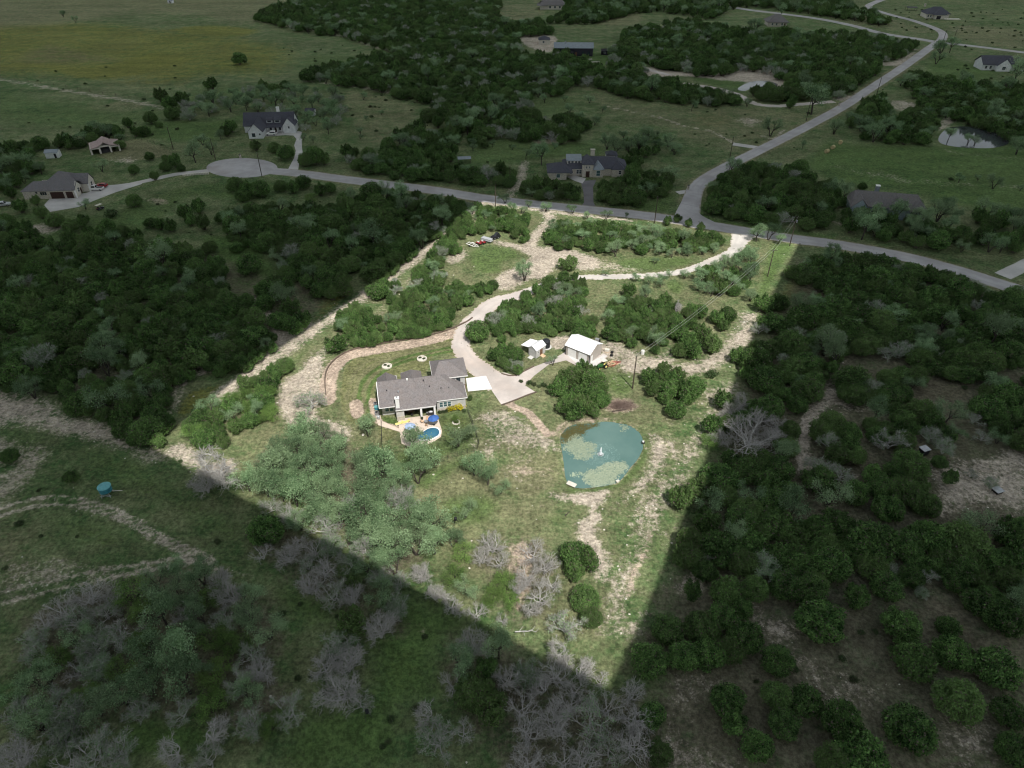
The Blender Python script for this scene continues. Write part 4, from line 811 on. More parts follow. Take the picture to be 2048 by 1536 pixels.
def woods():
    J, O, B, X, S, L = 'juniper', 'oak', 'bare', 'mixed', 'shrub', 'bright'
    jm = [(J,.84),(O,.10),(X,.06)]; lit = [(J,.86),(O,.10),(X,.04)]
    z='in the dense shaded wood left of the sunlit lot'
    wood(z,[(0,520),(100,495),(190,470),(260,495),(330,490),(395,500),(450,515),(455,560),(455,588),(470,603),(500,595),(510,620),(530,640),(548,660),(550,690),(528,712),(480,742),(440,745),(400,738),(350,768),(348,800),(330,822),(335,832),(370,828),(368,848),(312,888),(262,878),(215,838),(150,822),(100,795),(50,790),(-40,765),(-40,520)],jm,1.8,4.5,1.12)
    wood(z,[(505,572),(540,545),(582,555),(582,612),(545,616),(512,606)],jm,2.8,4,1.25); wood(z,[(545,610),(590,600),(625,622),(618,660),(575,668),(548,648)],jm,2.8,4,1.25)
    wood(z,[(543,500),(612,500),(680,490),(712,530),(708,585),(640,592),(610,575),(560,545)],jm,2.6,4,1.25)
    z='in the shaded wood between the left meadow and the main road'
    wood(z,[(437,430),(500,415),(560,405),(640,410),(700,395),(760,378),(830,385),(900,398),(965,405),(935,430),(860,482),(790,540),(740,580),(720,560),(715,520),(680,490),(600,500),(540,505),(500,490),(450,468)],jm,1.8,4.4,1.12)
    wood('at the left margin below the brown garage house',[(-40,420),(40,440),(95,470),(110,495),(40,505),(-40,515)],jm,2.4,3.8,1.3); wood('at the left margin below the brown garage house',[(110,465),(200,450),(300,462),(270,490),(190,505),(120,500)],jm,2.4,3.8,1.4)
    wood('in the row of trees behind the red roofed barn',[(-40,295),(50,285),(165,272),(185,250),(240,248),(250,288),(230,292),(165,286),(120,296),(50,310),(-40,325)],[(J,.7),(O,.3)],2.4,4,1.3); wood('at the left margin beside the brown garage house',[(-60,320),(30,312),(88,325),(85,345),(40,372),(-60,400)],[(J,.6),(O,.4)],2.4,4,1.4)
    wood('in the open grove of grey oaks behind the white farmhouse',[(366,187),(430,195),(500,178),(600,175),(683,190),(690,240),(600,262),(575,232),(480,215),(367,235)],[(O,.7),(X,.3)],2.6,4,1.9)
    wood('in the far wood above the main road',[(508,32),(560,6),(640,-6),(1000,-10),(1000,40),(1085,40),(1110,60),(1040,68),(1040,105),(1110,108),(1100,92),(1180,88),(1182,135),(1216,140),(1216,100),(1250,60),(1366,40),(1480,55),(1560,62),(1640,62),(1750,68),(1800,78),(1838,87),(1810,105),(1760,120),(1762,138),(1735,155),(1715,168),(1695,182),(1665,192),(1610,200),(1580,205),(1520,203),(1488,190),(1495,178),(1530,170),(1572,172),(1575,155),(1530,138),(1495,130),(1466,142),(1400,146),(1366,132),(1300,130),(1290,150),(1340,155),(1362,172),(1430,190),(1425,200),(1366,200),(1290,190),(1240,184),(1185,163),(1150,162),(1125,180),(1060,190),(1060,230),(1150,232),(1180,245),(1165,272),(1120,278),(1060,272),(980,265),(900,256),(848,232),(850,213),(875,202),(800,187),(740,168),(683,162),(605,152),(640,132),(720,112),(790,104),(770,95),(683,66),(600,58),(560,46)],[(J,.80),(O,.12),(X,.08)],2.8,4.6,1.22,3.2)
    wood('in the far wood at the top',[(1090,-20),(1500,-15),(1680,-5),(1720,18),(1785,45),(1770,48),(1700,36),(1633,26),(1560,12),(1480,10),(1420,35),(1330,20),(1280,22),(1180,45),(1085,42),(1130,20)],[(J,.7),(O,.3)],3,4.6,1.5)
    wood('in the wood left of the long grey roofed house',[(765,285),(825,250),(870,258),(932,266),(918,300),(898,325),(870,350),(840,362),(800,352),(745,345),(703,330),(683,300),(720,296),(752,312)],jm,2.4,4,1.25); wood('in the wood left of the long grey roofed house',[(860,335),(905,325),(960,335),(1010,330),(1040,345),(1025,368),(960,362),(880,362)],jm,2.4,3.8,1.5); wood('in the wood left of the long grey roofed house',[(933,262),(973,258),(972,285),(940,290)],jm,2.2,3.2,1.3)
    wood('in front of the long grey roofed house',[(1040,368),(1075,357),(1110,362),(1150,368),(1160,385),(1160,402),(1110,400),(1045,392)],jm,2.2,3.4,1.25); wood('right of the long grey roofed house',[(1196,372),(1215,355),(1245,315),(1280,318),(1285,350),(1345,335),(1355,375),(1330,392),(1295,390),(1280,405),(1215,408),(1195,395)],[(J,.75),(O,.25)],2.4,3.8,1.25)
    wood('right of the long grey roofed house',[(1240,270),(1300,265),(1340,280),(1360,300),(1290,310),(1245,300)],[(O,.6),(J,.4)],2.4,3.6,1.5)
    wood('in the wood beside the bend of the road junction',sc(1366,0,3,[(210,1050),(330,990),(560,990),(590,1060),(600,1020),(690,1010),(790,1060),(790,1110),(900,1090),(1000,1160),(990,1230),(930,1240),(900,1330),(780,1350),(560,1330),(340,1300),(130,1250),(110,1180),(170,1100)]),jm,2.5,4.2,1.22)
    z='in the wood below the tan roofed house'
    wood(z,sc(1366,0,3,[(950,1260),(1100,1250),(1200,1275),(1400,1305),(1500,1345),(1720,1370),(2046,1400),(2160,1420),(2160,1560),(1960,1500),(1700,1490),(1480,1470),(1300,1440),(1050,1410),(940,1370)]),[(J,.7),(O,.3)],2.5,4.2,1.25); wood(z,sc(1366,0,3,[(1720,1300),(1800,1250),(2160,1290),(2160,1400),(1850,1380)]),[(J,.6),(O,.4)],2.5,4.2,1.3)
    z='in the wood around the far pond'
    wood(z,sc(1366,0,3,[(1310,450),(1400,430),(1560,460),(1850,510),(1950,500),(2160,490),(2160,880),(2000,860),(1960,840),(1880,790),(1750,745),(1560,690),(1500,680),(1540,760),(1540,810),(1440,850),(1340,850),(1100,830),(970,740),(960,700),(1060,700),(1050,640),(1110,590),(1230,560),(1240,660),(1400,650),(1380,590),(1400,535),(1290,500)]),[(J,.75),(O,.25)],2.6,4.2,1.3)
    wood('in the dark wood by the far forked road',sc(1366,0,3,[(540,-30),(900,-30),(960,20),(1120,70),(1240,130),(1180,145),(1000,100),(800,75),(560,45)]),[(J,.8),(O,.2)],2.8,4.2,1.3)
    wood('along the left drive below the dry pond',sc(1366,0,3,[(-60,510),(200,540),(340,590),(330,612),(190,622),(0,600),(-60,590)]),jm,2.6,4,1.3)
    # sunlit lot
    z='in the sunlit wood left of the upper clearing'
    wood(z,[(895,455),(940,425),(965,412),(1000,408),(1062,418),(1062,440),(1058,475),(1052,480),(1030,478),(1000,466),(980,464),(958,472),(936,488),(928,500),(895,503),(893,520),(885,560),(868,575),(838,600),(800,590),(820,560),(850,510)],lit,1.6,2.9,1.05)
    wood('in the sunlit grove above the curved dirt track',[(674,625),(715,600),(739,618),(775,628),(780,600),(777,592),(811,578),(879,572),(947,560),(1000,556),(998,580),(948,591),(948,611),(930,630),(886,650),(848,666),(790,673),(753,682),(708,685),(671,652)],lit,1.6,2.9,1.05)
    wood('in the sunlit grove above the curved dirt track',[(730,560),(800,545),(800,595),(740,600)],lit,1.6,2.6,1.3)
    wood('in the sunlit wood between the upper clearing and the road junction',[(1083,464),(1102,448),(1120,435),(1153,443),(1176,437),(1227,443),(1310,448),(1351,458),(1386,463),(1420,466),(1447,472),(1460,485),(1454,497),(1432,502),(1390,503),(1346,498),(1307,493),(1280,500),(1249,492),(1192,498),(1149,491),(1110,489),(1085,483)],[(J,.75),(O,.25)],1.6,2.8,1.1)
    wood('in the grove beside the gravel drive near the entrance',[(1385,571),(1400,540),(1430,520),(1488,500),(1522,507),(1525,537),(1505,566),(1476,578),(1444,583),(1410,588)],[(O,.6),(J,.4)],1.8,3.0,1.1)
    wood('in the sunlit grove behind the shed and metal shop',[(1063,556),(1081,552),(1102,546),(1133,546),(1153,553),(1176,558),(1172,575),(1165,595),(1196,634),(1196,655),(1182,668),(1149,667),(1126,657),(1079,664),(1047,676),(997,678),(985,653),(962,636),(981,620),(997,603),(1020,600),(1047,589),(1044,585)],lit,1.6,2.9,1.05)
    wood('in the grove between the driveway and the shed',[(975,705),(999,682),(1035,676),(1040,700),(1050,720),(1050,738),(1023,748),(999,731)],lit,1.6,2.8,1.0)
    wood('in the sunlit grove right of the metal shop',[(1210,607),(1241,590),(1298,588),(1337,593),(1376,607),(1410,605),(1412,627),(1390,644),(1346,669),(1327,690),(1298,705),(1261,690),(1210,664),(1205,632)],[(J,.84),(O,.1),(B,.06)],1.6,2.9,1.05)
    wood('along the left shadow edge beside the yard',[(477,765),(500,745),(533,729),(583,722),(570,757),(540,779),(555,805),(557,822),(530,839),(513,835),(460,879),(417,892),(372,872),(367,848),(417,802),(443,779)],[(J,.62),(L,.2),(O,.18)],1.7,2.9,1.1)
    wood('in the oak grove below the house',[(490,930),(545,880),(580,858),(640,845),(690,862),(720,900),(770,905),(800,915),(835,900),(872,915),(850,950),(805,975),(825,1000),(870,1020),(885,1060),(870,1120),(830,1160),(760,1150),(690,1110),(620,1065),(560,1030),(500,985),(470,960)],[(O,.90),(X,.10)],2.3,4.0,0.92,3.4)
    wood('in the oak grove below the house',[(860,1120),(930,1110),(960,1160),(950,1210),(900,1200),(850,1150)],[(O,.6),(L,.3),(B,.1)],2.2,3.0,1.5,2.5)
    # shaded bottom
    z='in the shaded thicket at the lower left'
    wood(z,[(40,1250),(65,1215),(120,1200),(200,1165),(300,1144),(360,1124),(430,1134),(480,1164),(520,1190),(567,1217),(580,1264),(550,1300),(560,1344),(535,1384),(605,1407),(610,1450),(575,1460),(530,1450),(495,1467),(440,1440),(300,1440),(230,1450),(150,1440),(60,1470),(20,1470),(13,1424),(33,1324)],[(X,.24),(O,.52),(B,.13),(L,.11)],2.3,3.7,1.12,2.8)
    wood(z,[(20,1470),(240,1445),(265,1545),(0,1545)],[(B,.7),(X,.3)],2.4,3.6,1.2,2.8); wood(z,[(340,1455),(430,1440),(480,1480),(470,1545),(320,1545)],[(B,.7),(X,.3)],2.2,3.4,1.2,2.8)
    z='in the shaded thicket on the lower left shadow edge'
    wood(z,[(493,1050),(567,1035),(617,1067),(680,1100),(740,1140),(800,1190),(812,1230),(795,1285),(750,1300),(700,1275),(640,1200),(583,1190),(577,1157),(500,1110)],[(B,.45),(X,.30),(O,.15),(J,.10)],2.2,3.5,1.2,2.6)
    wood(z,[(640,1250),(690,1260),(740,1310),(735,1400),(690,1420),(650,1400),(630,1320)],[(B,.4),(O,.4),(X,.2)],2.2,3.4,1.25,2.6)
    z='in the leafless thicket below the tip of the sunlit lot'
    wood(z,[(1000,1300),(1066,1305),(1176,1360),(1210,1385),(1263,1356),(1300,1407),(1316,1457),(1300,1497),(1340,1545),(1016,1545),(1000,1457)],[(B,.75),(X,.2),(J,.05)],2.3,3.7,1.1,2.8)
    wood('in the dark clump left of the leafless thicket',[(883,1264),(983,1257),(1033,1291),(1060,1320),(1010,1400),(1000,1457),(943,1424),(883,1374),(880,1341),(900,1307)],[(J,.5),(O,.35),(B,.15)],2.3,3.6,1.15,2.8)
    wood('in the small bare clump at the bottom',[(815,1400),(860,1420),(930,1410),(945,1480),(900,1500),(830,1490)],[(B,.8),(X,.2)],2.2,3.3,1.3,2.5)
    wood('at the right foot of the leafless thicket',[(1290,1400),(1320,1420),(1330,1500),(1345,1545),(1310,1545)],[(B,.3),(J,.7)],2,3,1.3)
    # shaded right
    s=lambda p: sc(1366,512,3,p)
    for a in ((280,1190-0,1),):
        pass
    z='in the dense shaded wood right of the sunlit lot'
    wood(z,s([(640,60),(850,0),(1200,0),(1350,40),(1700,130),(1900,200),(2160,240),(2160,680),(1900,640),(1880,720),(1700,730),(1480,680),(1340,620),(1150,570),(960,560),(960,640),(880,740),(800,760),(790,880),(700,910),(520,830),(370,720),(340,640),(400,560),(550,500),(640,400),(660,300),(760,260),(880,250),(860,200),(760,170),(640,140)]),jm,1.8,4.4,1.1)
    wood(z,s([(890,790),(1000,690),(1150,720),(1300,660),(1440,690),(1470,740),(1400,830),(1320,870),(1500,910),(1640,960),(1700,1040),(1650,1170),(1560,1210),(1400,1190),(1250,1200),(1110,1080),(1110,960),(1180,880),(1050,890),(900,850)]),jm,2.0,4.5,1.1)
    wood(z,s([(1740,820),(1800,770),(1900,770),(2160,690),(2160,1190),(1930,1130),(1800,1110),(1720,1050),(1680,960),(1800,930),(1730,890)]),jm,2.0,4.5,1.1)
    wood(z,s([(790,1050),(860,960),(980,980),(1060,1080),(1100,1180),(1080,1290),(960,1340),(960,1450),(930,1535),(730,1535),(740,1350),(800,1200)]),jm,2.6,4,1.2); wood(z,s([(1000,1400),(1100,1300),(1150,1240),(1350,1190),(1430,1230),(1500,1310),(1540,1430),(1480,1550),(1020,1550)]),jm,2.8,4.4,1.2)
    wood('around the big dead tree on the right shadow edge',s([(240,900),(330,860),(500,860),(640,900),(700,1000),(690,1150),(560,1180),(420,1170),(280,1120),(160,1110)]),[(B,.55),(J,.45)],2.4,3.6,1.2)
    z='in the shaded wood below the big dead tree'
    wood(z,s([(100,1280),(200,1160),(420,1190),(640,1160),(720,1260),(720,1400),(700,1560),(60,1560),(20,1480),(60,1380)]),jm,2.6,4,1.2)
    for a in ((1540,1240,45),(1600,1330,60),(1850,1360,50),(1740,1300,40)): one(J if a[0]<1700 else X,1366+a[0]/3,512+a[1]/3,a[2]/3,zone='in the clearing by the right edge')
    for a in ((280,1120,120),(300,1260,110),(450,1400,110),(560,1100,100),(620,1260,110),(570,890,110),(740,1130,120),(950,1260,140),(840,640,165),(1040,520,110),(1230,440,110),(1310,680,130),(1400,880,140),(1375,1290,175),(1650,1130,150),(1640,840,130),(1600,680,80),(1780,540,110),(1790,400,90),(1930,630,130),(1900,920,150),(1960,1200,110),(1990,1420,110),(1080,1450,170),(900,1500,120),(120,680,130),(370,740,120),(240,620,110),(0,860,110),(270,470,110),(430,470,90),(620,430,120),(720,330,110),(890,300,130),(220,210,130),(400,180,110),(1130,160,170),(1330,190,110),(1480,150,130),(1700,150,160),(1950,120,140),(1960,400,110),(560,60,120),(350,30,120),(140,60,120),(30,250,110),(760,480,110),(60,480,80),(930,60,110),(1850,270,110),(1560,270,90)):
        one(J,1366+a[0]/3,1024+a[1]/3,a[2]/3*0.92,zone='in the scattered wood at the lower right')
    for a in ((1270,340,60),(1480,380,60),(1430,470,50)): one(X,1366+a[0]/3,1024+a[1]/3,a[2]/3,zone='in the scattered wood at the lower right')
    wood('in the scattered wood at the lower right',[(1345,1090),(1400,1060),(1500,1040),(1640,1030),(1760,1060),(1870,1045),(1980,1040),(2090,1040),(2090,1260),(1990,1240),(1930,1170),(1860,1180),(1740,1150),(1640,1170),(1560,1200),(1470,1225),(1420,1190),(1390,1130)],jm,2.0,4.2,1.15)
    wood('in the wood on the right shadow edge near the tip',[(1260,1300),(1320,1240),(1400,1210),(1480,1230),(1540,1260),(1520,1310),(1450,1330),(1350,1345),(1290,1350)],[(J,.9),(X,.1)],2.4,3.6,1.2)
    # scattered bushes of the fields
    for (x0,y0,x1,y1,n,zz) in ((0,130,470,300,34,'dotting the left meadow'),(560,90,760,135,16,'dotting the yellow field'),(680,180,860,300,22,'dotting the pale meadow beside the far wood'),(1780,15,2048,70,60,'dotting the far right meadow'),(1930,65,2048,100,12,'dotting the far right meadow'),(1380,200,1620,300,26,'dotting the dry meadow left of the straight road'),(60,900,480,1090,7,'dotting the pasture at the left'),(0,1040,160,1160,3,'dotting the pasture at the left'),(250,395,640,500,26,'dotting the meadow below the turning circle'),(1880,130,2040,180,14,'on the lawn of the far white house'),(870,275,1180,330,14,'on the lawn above the main road'),(1860,740,2000,820,8,'in the clearing by the right edge'),(560,1200,880,1500,14,'in the shaded lower glade'),(1500,1210,1760,1400,14,'in the clearing at the lower right'),(1760,150,1990,260,14,'in the wood around the far pond')):
        for _ in range(n):
            px_, py_ = rnd.uniform(x0,x1), rnd.uniform(y0,y1); x, y = G(px_,py_); r = rnd.uniform(0.35,0.75)*(1 if y < 330 else 1.45)
            if not near(x,y,r*2) and free(x,y,r+1): put('shrub',x,y,r,zz)
    for a,b,r in ((1058,765,6),(1068,768,6),(1078,772,5),(1087,770,6),(1096,774,5),(1042,762,5)): one('shrub',a,b,r,zone='in the row of bushes below the upper drive')
woods()
EXPLICIT_LABELS = True
def slim(zone): return zone
LAND = []                                 # (phrase, x, y): what the photograph lets one find
def lm(ph, px, py, z=0): LAND.append((ph, *G(px, py, z)))
for ph, px_, py_ in (('the turquoise tank on the left pasture',217,985),('the metal shop',1170,720),('the white roofed shed',1072,715),('the black water tank',1092,692),('the fountain pond',1205,905),('the power pole by the pond',1265,775),('the pole at the right shadow edge',1535,552),('the pole by the gravel entrance',1579,491),('the gravel entrance',1485,475),('the four parked vehicles',968,487),('the wooden apron of the main house',958,768),('the fenced yard corner',960,896),('the pool',850,868),('the turning circle',492,335),('the white farmhouse',520,265),('the brown garage house',110,385),('the red roofed barn',203,300),('the white garden shed',102,310),('the golf cart',201,418),('the long grey roofed house',1165,350),('the black barn house',1142,110),('the tan roofed house',1770,425),('the far white house',1995,135),('the far pond',1945,275),('the road junction',1385,430),('the white hunting blind',1844,906),('the pale box stand',1995,985),('the hay bales',1658,302),('the big dead tree',1500,860),('the feeder at the bottom',737,1435),('the lower tip of the lot',1215,1378),('the left tip of the sunlit lot',305,893),('the track crossing',430,1125),('the bend of the left drive',1500,200),('the dry pond',1515,170)):
    lm(ph, px_, py_)
ORD = ['first','second','third','fourth','fifth','sixth','seventh','eighth','ninth','tenth','eleventh','twelfth','thirteenth','fourteenth','fifteenth','sixteenth','seventeenth','eighteenth','nineteenth','twentieth','twenty-first','twenty-second','twenty-third','twenty-fourth','twenty-fifth','twenty-sixth','twenty-seventh','twenty-eighth','twenty-ninth','thirtieth']
SHORT = dict(juniper='dark juniper', oak='grey-green oak', bright='leafy tree', bare='bare tree', mixed='thinning tree', shrub='low bush')
def brief(z):
    for a, b in (('in the ', ''), ('the ', ''), ('in open grove of grey oaks behind', 'grove behind'), ('open grove of grey oaks behind', 'grove behind'), ('dense shaded ', 'dense '), ('sunlit ', 'lit '), ('standing on its own in grass', 'in open grass'), ('on meadow right of', 'right of'), ('long grey roofed house', 'long house'), ('between upper clearing and road junction','between clearing and junction'), ('between left meadow and main road', 'below main road'),('dry meadow left of straight road','dry meadow'), ('scattered wood at lower right', 'lower right scattered wood'), ('beside the', 'beside')): z = z.replace(a, b)
    return z
REPORT = []
def build_trees():
    used = set(); kinds = {}
    for t in ALL: kinds.setdefault(t[0], []).append(t)
    for kind, L in kinds.items():
        L.sort(key=lambda t: -t[6] - (1000 if t[5] else 0))
        ind = [t for t in L if abs(t[1]) < 0.74*(t[2]*_c+CAM_H*_s) + t[3]][:300]; ids = set(map(id, ind)); rest = [t for t in L if id(t) not in ids]
        # labels that single a tree out: the one nearest to a landmark, then one on each side of it
        for ph, lx, ly in LAND:
            c = sorted((t for t in ind if not t[5]), key=lambda t: (t[1]-lx)**2+(t[2]-ly)**2)[:14]
            c = [t for t in c if (t[1]-lx)**2+(t[2]-ly)**2 < 26**2]
            if not c: continue
            t = c[0]; t[5] = f"{LOOK[kind]} standing nearest to {ph}"
            done = set()
            for t in c[1:]:
                dx, dy = t[1]-lx, t[2]-ly
                sd_ = ('right of' if dx > 0 else 'left of') if abs(dx) > 1.3*abs(dy) else (('behind' if dy > 0 else 'in front of') if abs(dy) > 1.3*abs(dx) else None)
                if sd_ and sd_ not in done: done.add(sd_); t[5] = f"{LOOK[kind]} second nearest to {ph}, {sd_} it" if False else f"{LOOK[kind]} {sd_} {ph}, next nearest"
        # the rest of a grove: by its row (front rows first) and its place from the left, as the photograph shows them
        left = {}
        for t in ind:
            if not t[5]: left.setdefault(t[4], []).append(t)
        for zone, T in left.items():
            T.sort(key=lambda t: t[2]); nrow = max(1, round(len(T)**0.5 * 0.62)); per = math.ceil(len(T)/nrow)
            for r in range(nrow):
                row = sorted(T[r*per:(r+1)*per], key=lambda t: t[1]/(t[2]*_c+CAM_H*_s))
                for q, t in enumerate(row):
                    where = 'leftmost' if q == 0 else ('rightmost' if q == len(row)-1 else f'{ORD[q]} from left')
                    rowp = '' if nrow == 1 else (', front row' if r == 0 else (', back row' if r == nrow-1 else f', {ORD[r]} row'))
                    t[5] = f"{SHORT[kind]} {where}{rowp}, {brief(zone)}" if len(T) > 1 else f"{SHORT[kind]} {brief(zone)}"
        nm, cat = NAME[kind]
        for i, t in enumerate(ind):
            _, x, y, r, zone, label, _px = t
            vi = variant(kind, x, y); crown, trunk, R0 = KIND[kind][vi]; s = r/R0
            e = empty(nm, (x, y, 0), rnd.uniform(0, 6.28), label or f"{LOOK[kind]} {zone}", cat, f"{LOOK[kind].split(' with ')[0]}s {zone}")
            
            w_ = e['label'].split(); e['label'] = ' '.join(w for w in w_ if len(w_) <= 16 or w not in ('the', 'with', 'sparse', 'fine', 'twigs', 'leaves', 'next', 'nearest'))
            zs = rnd.uniform(0.85, 1.12) if s < 1.25 else rnd.uniform(0.78, 0.98)
            if kind == 'oak': zs *= 1.35
            if kind == 'juniper' and vi > 5: zs *= 1.12 if s < 1 else 1.0
            e.scale = (s*rnd.uniform(0.92, 1.1), s*rnd.uniform(0.92, 1.1), s*zs)
            o = link('trunk', trunk, e)
            if crown is not None: link('crown', crown, e)
        if rest: scatter({'juniper': 'juniper_woodland', 'oak': 'oak_woodland', 'bright': 'leafy_woodland', 'bare': 'bare_woodland', 'mixed': 'thinning_woodland', 'shrub': 'meadow_bushes'}[kind], kind, rest)
_LX = [p[0] for p in LIT]
def in_lit(x, y): return float(sd_poly(LIT, np.array([x]), np.array([y]))[0]) > -2
def variant(kind, x, y):
    n = len(KIND[kind])
    if kind != 'juniper': return rnd.randrange(n)
    p = 0.72 if in_lit(x, y) else (0.15 if (x > 10 and y < 175) else 0.45)
    return rnd.randrange(6, n) if rnd.random() < p else rnd.randrange(6)
def scatter(name, kind, L):
    """the many small far ones beyond the three hundred: one object that strews whole trees over points"""
    pts = []; T = KIND[kind]
    me = bpy.data.meshes.new(name); n = len(L)
    me.vertices.add(n); me.vertices.foreach_set('co', np.array([(t[1], t[2], 0.0) for t in L], dtype=np.float32).ravel())
    a = me.attributes.new('size', 'FLOAT', 'POINT'); sz = [t[3] for t in L]; var = [variant(kind, t[1], t[2]) for t in L]
    a.data.foreach_set('value', np.array([s/T[v][2]*rnd.uniform(0.9, 1.1) for s, v in zip(sz, var)], dtype=np.float32))
    b = me.attributes.new('kind_no', 'INT', 'POINT'); b.data.foreach_set('value', np.array(var, dtype=np.int32))
    c = me.attributes.new('turn', 'FLOAT', 'POINT'); c.data.foreach_set('value', np.array([rnd.uniform(0, 6.28) for _ in L], dtype=np.float32))
    o = link(name, me); tag(o, kind='stuff')
    ng = bpy.data.node_groups.new(name, 'GeometryNodeTree')
    ng.interface.new_socket('Geometry', in_out='INPUT', socket_type='NodeSocketGeometry'); ng.interface.new_socket('Geometry', in_out='OUTPUT', socket_type='NodeSocketGeometry')
    N = ng.nodes; K = ng.links
    gi = N.new('NodeGroupInput'); go = N.new('NodeGroupOutput'); gi2 = N.new('GeometryNodeJoinGeometry')
    for v in reversed(range(len(T))):
        js = N.new('GeometryNodeJoinGeometry')
        for me_ in (T[v][0], T[v][1]):
            if me_ is None: continue
            src = bpy.data.objects.new(name + '_source', me_)
            oi = N.new('GeometryNodeObjectInfo'); oi.inputs['Object'].default_value = src; oi.inputs['As Instance'].default_value = False
            K.new(oi.outputs['Geometry'], js.inputs[0])
        gti = N.new('GeometryNodeGeometryToInstance'); K.new(js.outputs[0], gti.inputs[0]); K.new(gti.outputs[0], gi2.inputs[0])
    ip = N.new('GeometryNodeInstanceOnPoints'); ip.inputs['Pick Instance'].default_value = True
    def att(nm_, typ):
        q = N.new('GeometryNodeInputNamedAttribute'); q.data_type = typ; q.inputs['Name'].default_value = nm_; return q.outputs['Attribute']
    K.new(gi.outputs[0], ip.inputs['Points']); K.new(gi2.outputs[0], ip.inputs['Instance']); K.new(att('kind_no', 'INT'), ip.inputs['Instance Index'])
    cx = N.new('ShaderNodeCombineXYZ'); K.new(att('turn', 'FLOAT'), cx.inputs[2]); K.new(cx.outputs[0], ip.inputs['Rotation'])
    K.new(att('size', 'FLOAT'), ip.inputs['Scale']); K.new(ip.outputs[0], go.inputs[0])
    md = o.modifiers.new('strew', 'NODES'); md.node_group = ng
build_trees()
print('TREES', len(ALL), {k: sum(1 for t in ALL if t[0] == k) for k in KIND})
# ------------------------------------------------------------------ buildings
def hip_roof(par, name, mt, x0, y0, x1, y1, ze, zr, axis='x', e0=None, e1=None, t=0.16):
    """roof over a rectangle; e0/e1: how far the ridge end is set in (0 = gable)"""
    mb = MB()
    if axis == 'x':
        ym = (y0+y1)/2; h = (y1-y0)/2; a = (x0+(h if e0 is None else e0), ym, zr); b = (x1-(h if e1 is None else e1), ym, zr)
        mb.slab([(x0,y0,ze),(x1,y0,ze),b,a], t); mb.slab([(x1,y1,ze),(x0,y1,ze),a,b], t)
        if e0 != 0: mb.slab([(x0,y1,ze),(x0,y0,ze),a], t)
        if e1 != 0: mb.slab([(x1,y0,ze),(x1,y1,ze),b], t)
    else:
        xm = (x0+x1)/2; h = (x1-x0)/2; a = (xm, y0+(h if e0 is None else e0), zr); b = (xm, y1-(h if e1 is None else e1), zr)
        mb.slab([(x0,y1,ze),(x0,y0,ze),a,b], t); mb.slab([(x1,y0,ze),(x1,y1,ze),b,a], t)
        if e0 != 0: mb.slab([(x0,y0,ze),(x1,y0,ze),a], t)
        if e1 != 0: mb.slab([(x1,y1,ze),(x0,y1,ze),b], t)
    return mb.build(name, mt, par)
def gable_wall(mb, axis, p, a0, a1, z0, ze, zr, th=0.15):
    """pentagon wall: axis 'x' -> wall lies in the plane x=p running along y"""
    m = (a0+a1)/2; prof = [(a0,z0),(a1,z0),(a1,ze),(m,zr),(a0,ze)]; n = len(prof); b = len(mb.v)
    for q in (p-th/2, p+th/2):
        for a, z in prof: mb.v.append((q,a,z) if axis == 'x' else (a,q,z))
    mb.f.append([b+i for i in range(n)]); mb.f.append([b+n+i for i in range(n)][::-1])
    for i in range(n): j=(i+1)%n; mb.f.append([b+j,b+i,b+n+i,b+n+j])
def win(par, axis, p, a, z, w, h, mt=None, frame=None, bars=0, name='window', out=-1):
    """window with frame and pane; axis 'y': in a wall of constant y=p, centred at x=a"""
    f = MB(); g = 0.07; d = 0.06
    def bx(a0,a1,z0,z1,o0,o1):
        lo, hi = sorted((p+out*o0, p+out*o1))
        return (a0,lo,z0,a1,hi,z1) if axis == 'y' else (lo,a0,z0,hi,a1,z1)
    f.box(*bx(a-w/2-g,a-w/2,z-h/2-g,z+h/2+g,0.01,d)); f.box(*bx(a+w/2,a+w/2+g,z-h/2-g,z+h/2+g,0.01,d))
    f.box(*bx(a-w/2,a+w/2,z+h/2,z+h/2+g,0.01,d)); f.box(*bx(a-w/2,a+w/2,z-h/2-g,z-h/2,0.01,d+0.03)); f.box(*bx(a-w/2,a+w/2,z-0.025,z+0.025,0.035,d-0.005))
    for k in range(bars): q = a-w/2+w*(k+1)/(bars+1); f.box(*bx(q-0.02,q+0.02,z-h/2,z+h/2,0.036,d-0.006))
    fo = f.build(name, frame or M['white'], par)
    MB().box(*bx(a-w/2,a+w/2,z-h/2,z+h/2,0.012,0.03)).build('pane', mt or M['glass'], fo)
    return fo
def doorp(par, axis, p, a, w, h, mt, out=-1, z0=0.05, panels=0, name='door'):
    lo, hi = sorted((p+out*0.01, p+out*0.06)); b = (a-w/2,lo,z0,a+w/2,hi,z0+h) if axis == 'y' else (lo,a-w/2,z0,hi,a+w/2,z0+h)
    d = MB().box(*b).build(name, mt, par)
    for k in range(panels):
        zz = z0+h*(k+0.08)/panels; z1 = z0+h*(k+0.92)/panels; lo, hi = sorted((p+out*0.061, p+out*0.085))
        bb = (a-w/2+.06,lo,zz,a+w/2-.06,hi,z1) if axis == 'y' else (lo,a-w/2+.06,zz,hi,a+w/2-.06,z1)
        MB().box(*bb).build('panel', mt, d)
    return d
def house(name, px, py, ang, label, cat='house'):
    return empty(name, (*G(px, py), 0), R(ang), label, cat)
